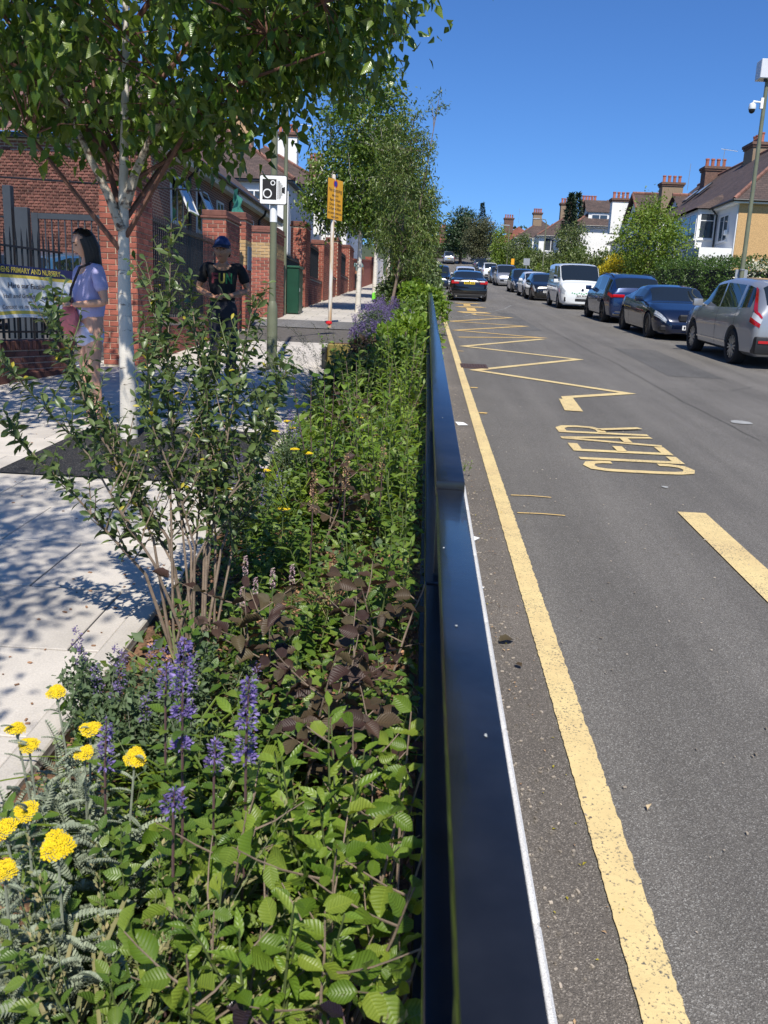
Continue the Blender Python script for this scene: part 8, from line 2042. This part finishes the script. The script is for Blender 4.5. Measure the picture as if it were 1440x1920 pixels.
for x, y, lab in ((-1.05, 12.2, 'loose green perennial in front of the brassy planter'), (-.8, 11.9, 'leafy perennial right of the brassy planter'), (-1.1, 11.6, 'low perennial at the paving edge before the planter')):
    herb('perennial', lab, 'perennial', x, y, gM, MB_MIDO, TO[0], L_MID, M_STEMG, 9, (.22, .4), .6, (.06, .1), .04, 'opp', 0, 62)
# ---- things on the paving and litter
t = thing('planter', 'brassy yellow planter trough with black ends at the paving edge', 'planter', (-1.12, 12.75, gz(12.75) + .1), 0)
m, n, l, b_ = nt('brass_sheet'); b_.inputs['Base Color'].default_value = (.28, .215, .06, 1); b_.inputs['Metallic'].default_value = .4; b_.inputs['Roughness'].default_value = .4
q = MB(); q.bx(-.28, .32, -.2, .2, 0, .36); q.build('trough', m, t, bevel=.02); q = MB(); q.bx(-.36, -.285, -.22, .22, 0, .3); q.build('end_panel', M_PLASTIC, t, bevel=.02); q = MB(); q.bx(-.24, .28, -.16, .16, .355, .37); q.build('compost', M_SOIL, t)
herb('planter_flower', 'bushy green plant with a red bloom growing in the brassy planter', 'plant', -1.3, 12.7, None, MB_MIDO, TO[0], L_MID, M_STEMG, 12, (.4, .62), .5, (.08, .13), .05, 'alt', 0, 60)
t2 = [o for o in COL.objects if o.name.startswith('planter_flower')][0]; q = MB(); q.lathe([(.01, 0), (.05, .03), (.045, .06), (.01, .07)], 9, c=(-.1, 0, .66)); q.build('bloom', M_RED, t2, smooth=True)
q = MB(); q.add([(-.14 + .28 * i / 4, .03 * math.sin(i * 2 + j), .34 * j / 4) for j in range(5) for i in range(5)], [(j * 5 + i, j * 5 + i + 1, j * 5 + i + 6, j * 5 + i + 5) for j in range(4) for i in range(4)]); n0 = len(q.v)
q.add([(-.14 + .28 * i / 4, .08 + .05 * math.sin(i + j), .34 * j / 4) for j in range(5) for i in range(5)], [(j * 5 + i + 5, j * 5 + i + 6, j * 5 + i + 1, j * 5 + i) for j in range(4) for i in range(4)])
sk = q.build('compost_sack', mat('pale_blue_sack', (.34, .42, .46), .6, .35, 26), None, loc=(-.78, 12.1, gz(12.1) + .1)); tag(sk, 'crumpled pale blue sack standing right of the brassy planter', 'sack')
herb('yellow_plant', 'bright yellow leaved plant beside the rail beyond the planter', 'plant', -.5, 12.4, None, MB_YOLD, TT[0], L_YOLD, M_STEMG, 7, (.3, .46), .5, (.11, .17), .06, 'alt', 40, 60)
t = thing('carrier_bag', 'lime green bag standing on the pavement under the third birch', 'bag', (-1.95, 35.1, gz(35.1) + .1)); mg = mat('lime_green', (.16, .62, .03), .6, .1)
q = MB(); q.bx(-.2, .2, -.12, .12, 0, .36); q.build('bag', mg, t, bevel=.06, seg=2, smooth=True); q = MB(); q.tube([(-.1, 0, .34), (-.08, 0, .46), (.08, 0, .46), (.1, 0, .34)], .012, 6); q.build('handle', mg, t)
def scrap(label, x, y, w, h, a, m=M_WHITE, name='paper_scrap', cat='litter', z=.012):
    q = MB(); q.add([(-w / 2, -h / 2, 0), (w / 2, -h / 2 + .01, .003), (w / 2 - .01, h / 2, .001), (-w / 2 + .005, h / 2, .006)], [(0, 1, 2, 3)]); q.add([(-w / 2, -h / 2, -.003), (w / 2, -h / 2 + .01, 0), (w / 2 - .01, h / 2, -.002), (-w / 2 + .005, h / 2, .003)], [(3, 2, 1, 0)])
    o = q.build(name, m, None, loc=(x, y, gz(y) + z)); o.rotation_euler = (SLOPE, 0, a); tag(o, label, cat)
scrap('white paper scrap in the gutter beyond the rail joint', .46, 9.1, .11, .17, .2); scrap('torn white paper by the kerb at the rail joint', .36, 5.15, .08, .11, .9); scrap('small white fleck on the kerb line', .36, 4.3, .06, .05, .3)
scrap('tiny tan wrapper lying on the tarmac right of the yellow line', .80, 2.46, .035, .012, .7, mat('tan_wrap', (.55, .42, .25), .8, 0))
for x, y, s, a, lab in ((.415, 3.62, .075, .4, 'dark red fallen leaf by the kerb'), (.49, 3.38, .04, 2.2, 'smaller dark red fallen leaf in the gutter')):
    o = link('fallen_leaf', leaf_mesh(TB[1], L_COPPER, 'fallen_leaf'), None); o.matrix_basis = basis((x, y, gz(y) + .02), (math.cos(a), math.sin(a), .25), (0, -.2, 1), s); tag(o, lab, 'leaf')
g = np.random.default_rng(8); n = 120; X = g.uniform(.38, .62, n); Y = g.uniform(1.0, 7, n); a = g.random(n) * 6.28
cloud('leaf_fragments', np.stack([X, Y, np.array([gz(y) for y in Y]) + .012], 1), np.stack([np.cos(a), np.sin(a), g.normal(size=n) * .1], 1), np.stack([g.normal(size=n) * .2, g.normal(size=n) * .2, np.ones(n)], 1), g.uniform(.006, .02, n), TFL, [L_DRY, L_YOLD], None, (g.random(n) < .25).astype(int))
for x, y, lab in ((.37, 6.75, 'small weed sprouting between kerb and rail beyond the joint'), (.28, 17.5, 'weed tuft growing over the kerb at the far rail'), (.3, 20, 'leafy sprig poking out past the far rail')):
    herb('kerb_weed', lab, 'weed', x + (.21 if y > 10 else 0) - (.21 if y > 10 else 0), y, 'weeds along the kerb', MB_GREEN, TL_[0], L_GREEN, M_STEMG, 5 if y < 10 else 9, (.05, .1) if y < 10 else (.4, .7), .8, (.03, .05) if y < 10 else (.07, .11), .02 if y < 10 else .05, 'alt', 20, 55)
t = thing('trolley', 'black castor wheel and leg cut off by the left edge of the view', 'wheel', (-1.985, 3.08, gz(3.08) + .1))
q = MB(); q.lathe([(.04, -.02), (.062, -.018), (.07, 0), (.062, .018), (.04, .02)], 22, c=(0, 0, .07), axis='x'); q.build('tyre', M_TYRE, t, smooth=True); q = MB(); q.lathe([(.04, -.016), (.04, .016)], 16, c=(0, 0, .07), axis='x'); q.build('hub', M_RIM, t)
q = MB(); q.bx(-.03, -.024, -.012, .012, .06, .18); q.bx(.024, .03, -.012, .012, .06, .18); q.bx(-.03, .03, -.02, .02, .16, .18); q.build('fork', M_PLASTIC, t); q = MB(); q.tube([(0, 0, .18), (-.12, .02, .8)], .014, 8); q.build('leg', M_PLASTIC, t)
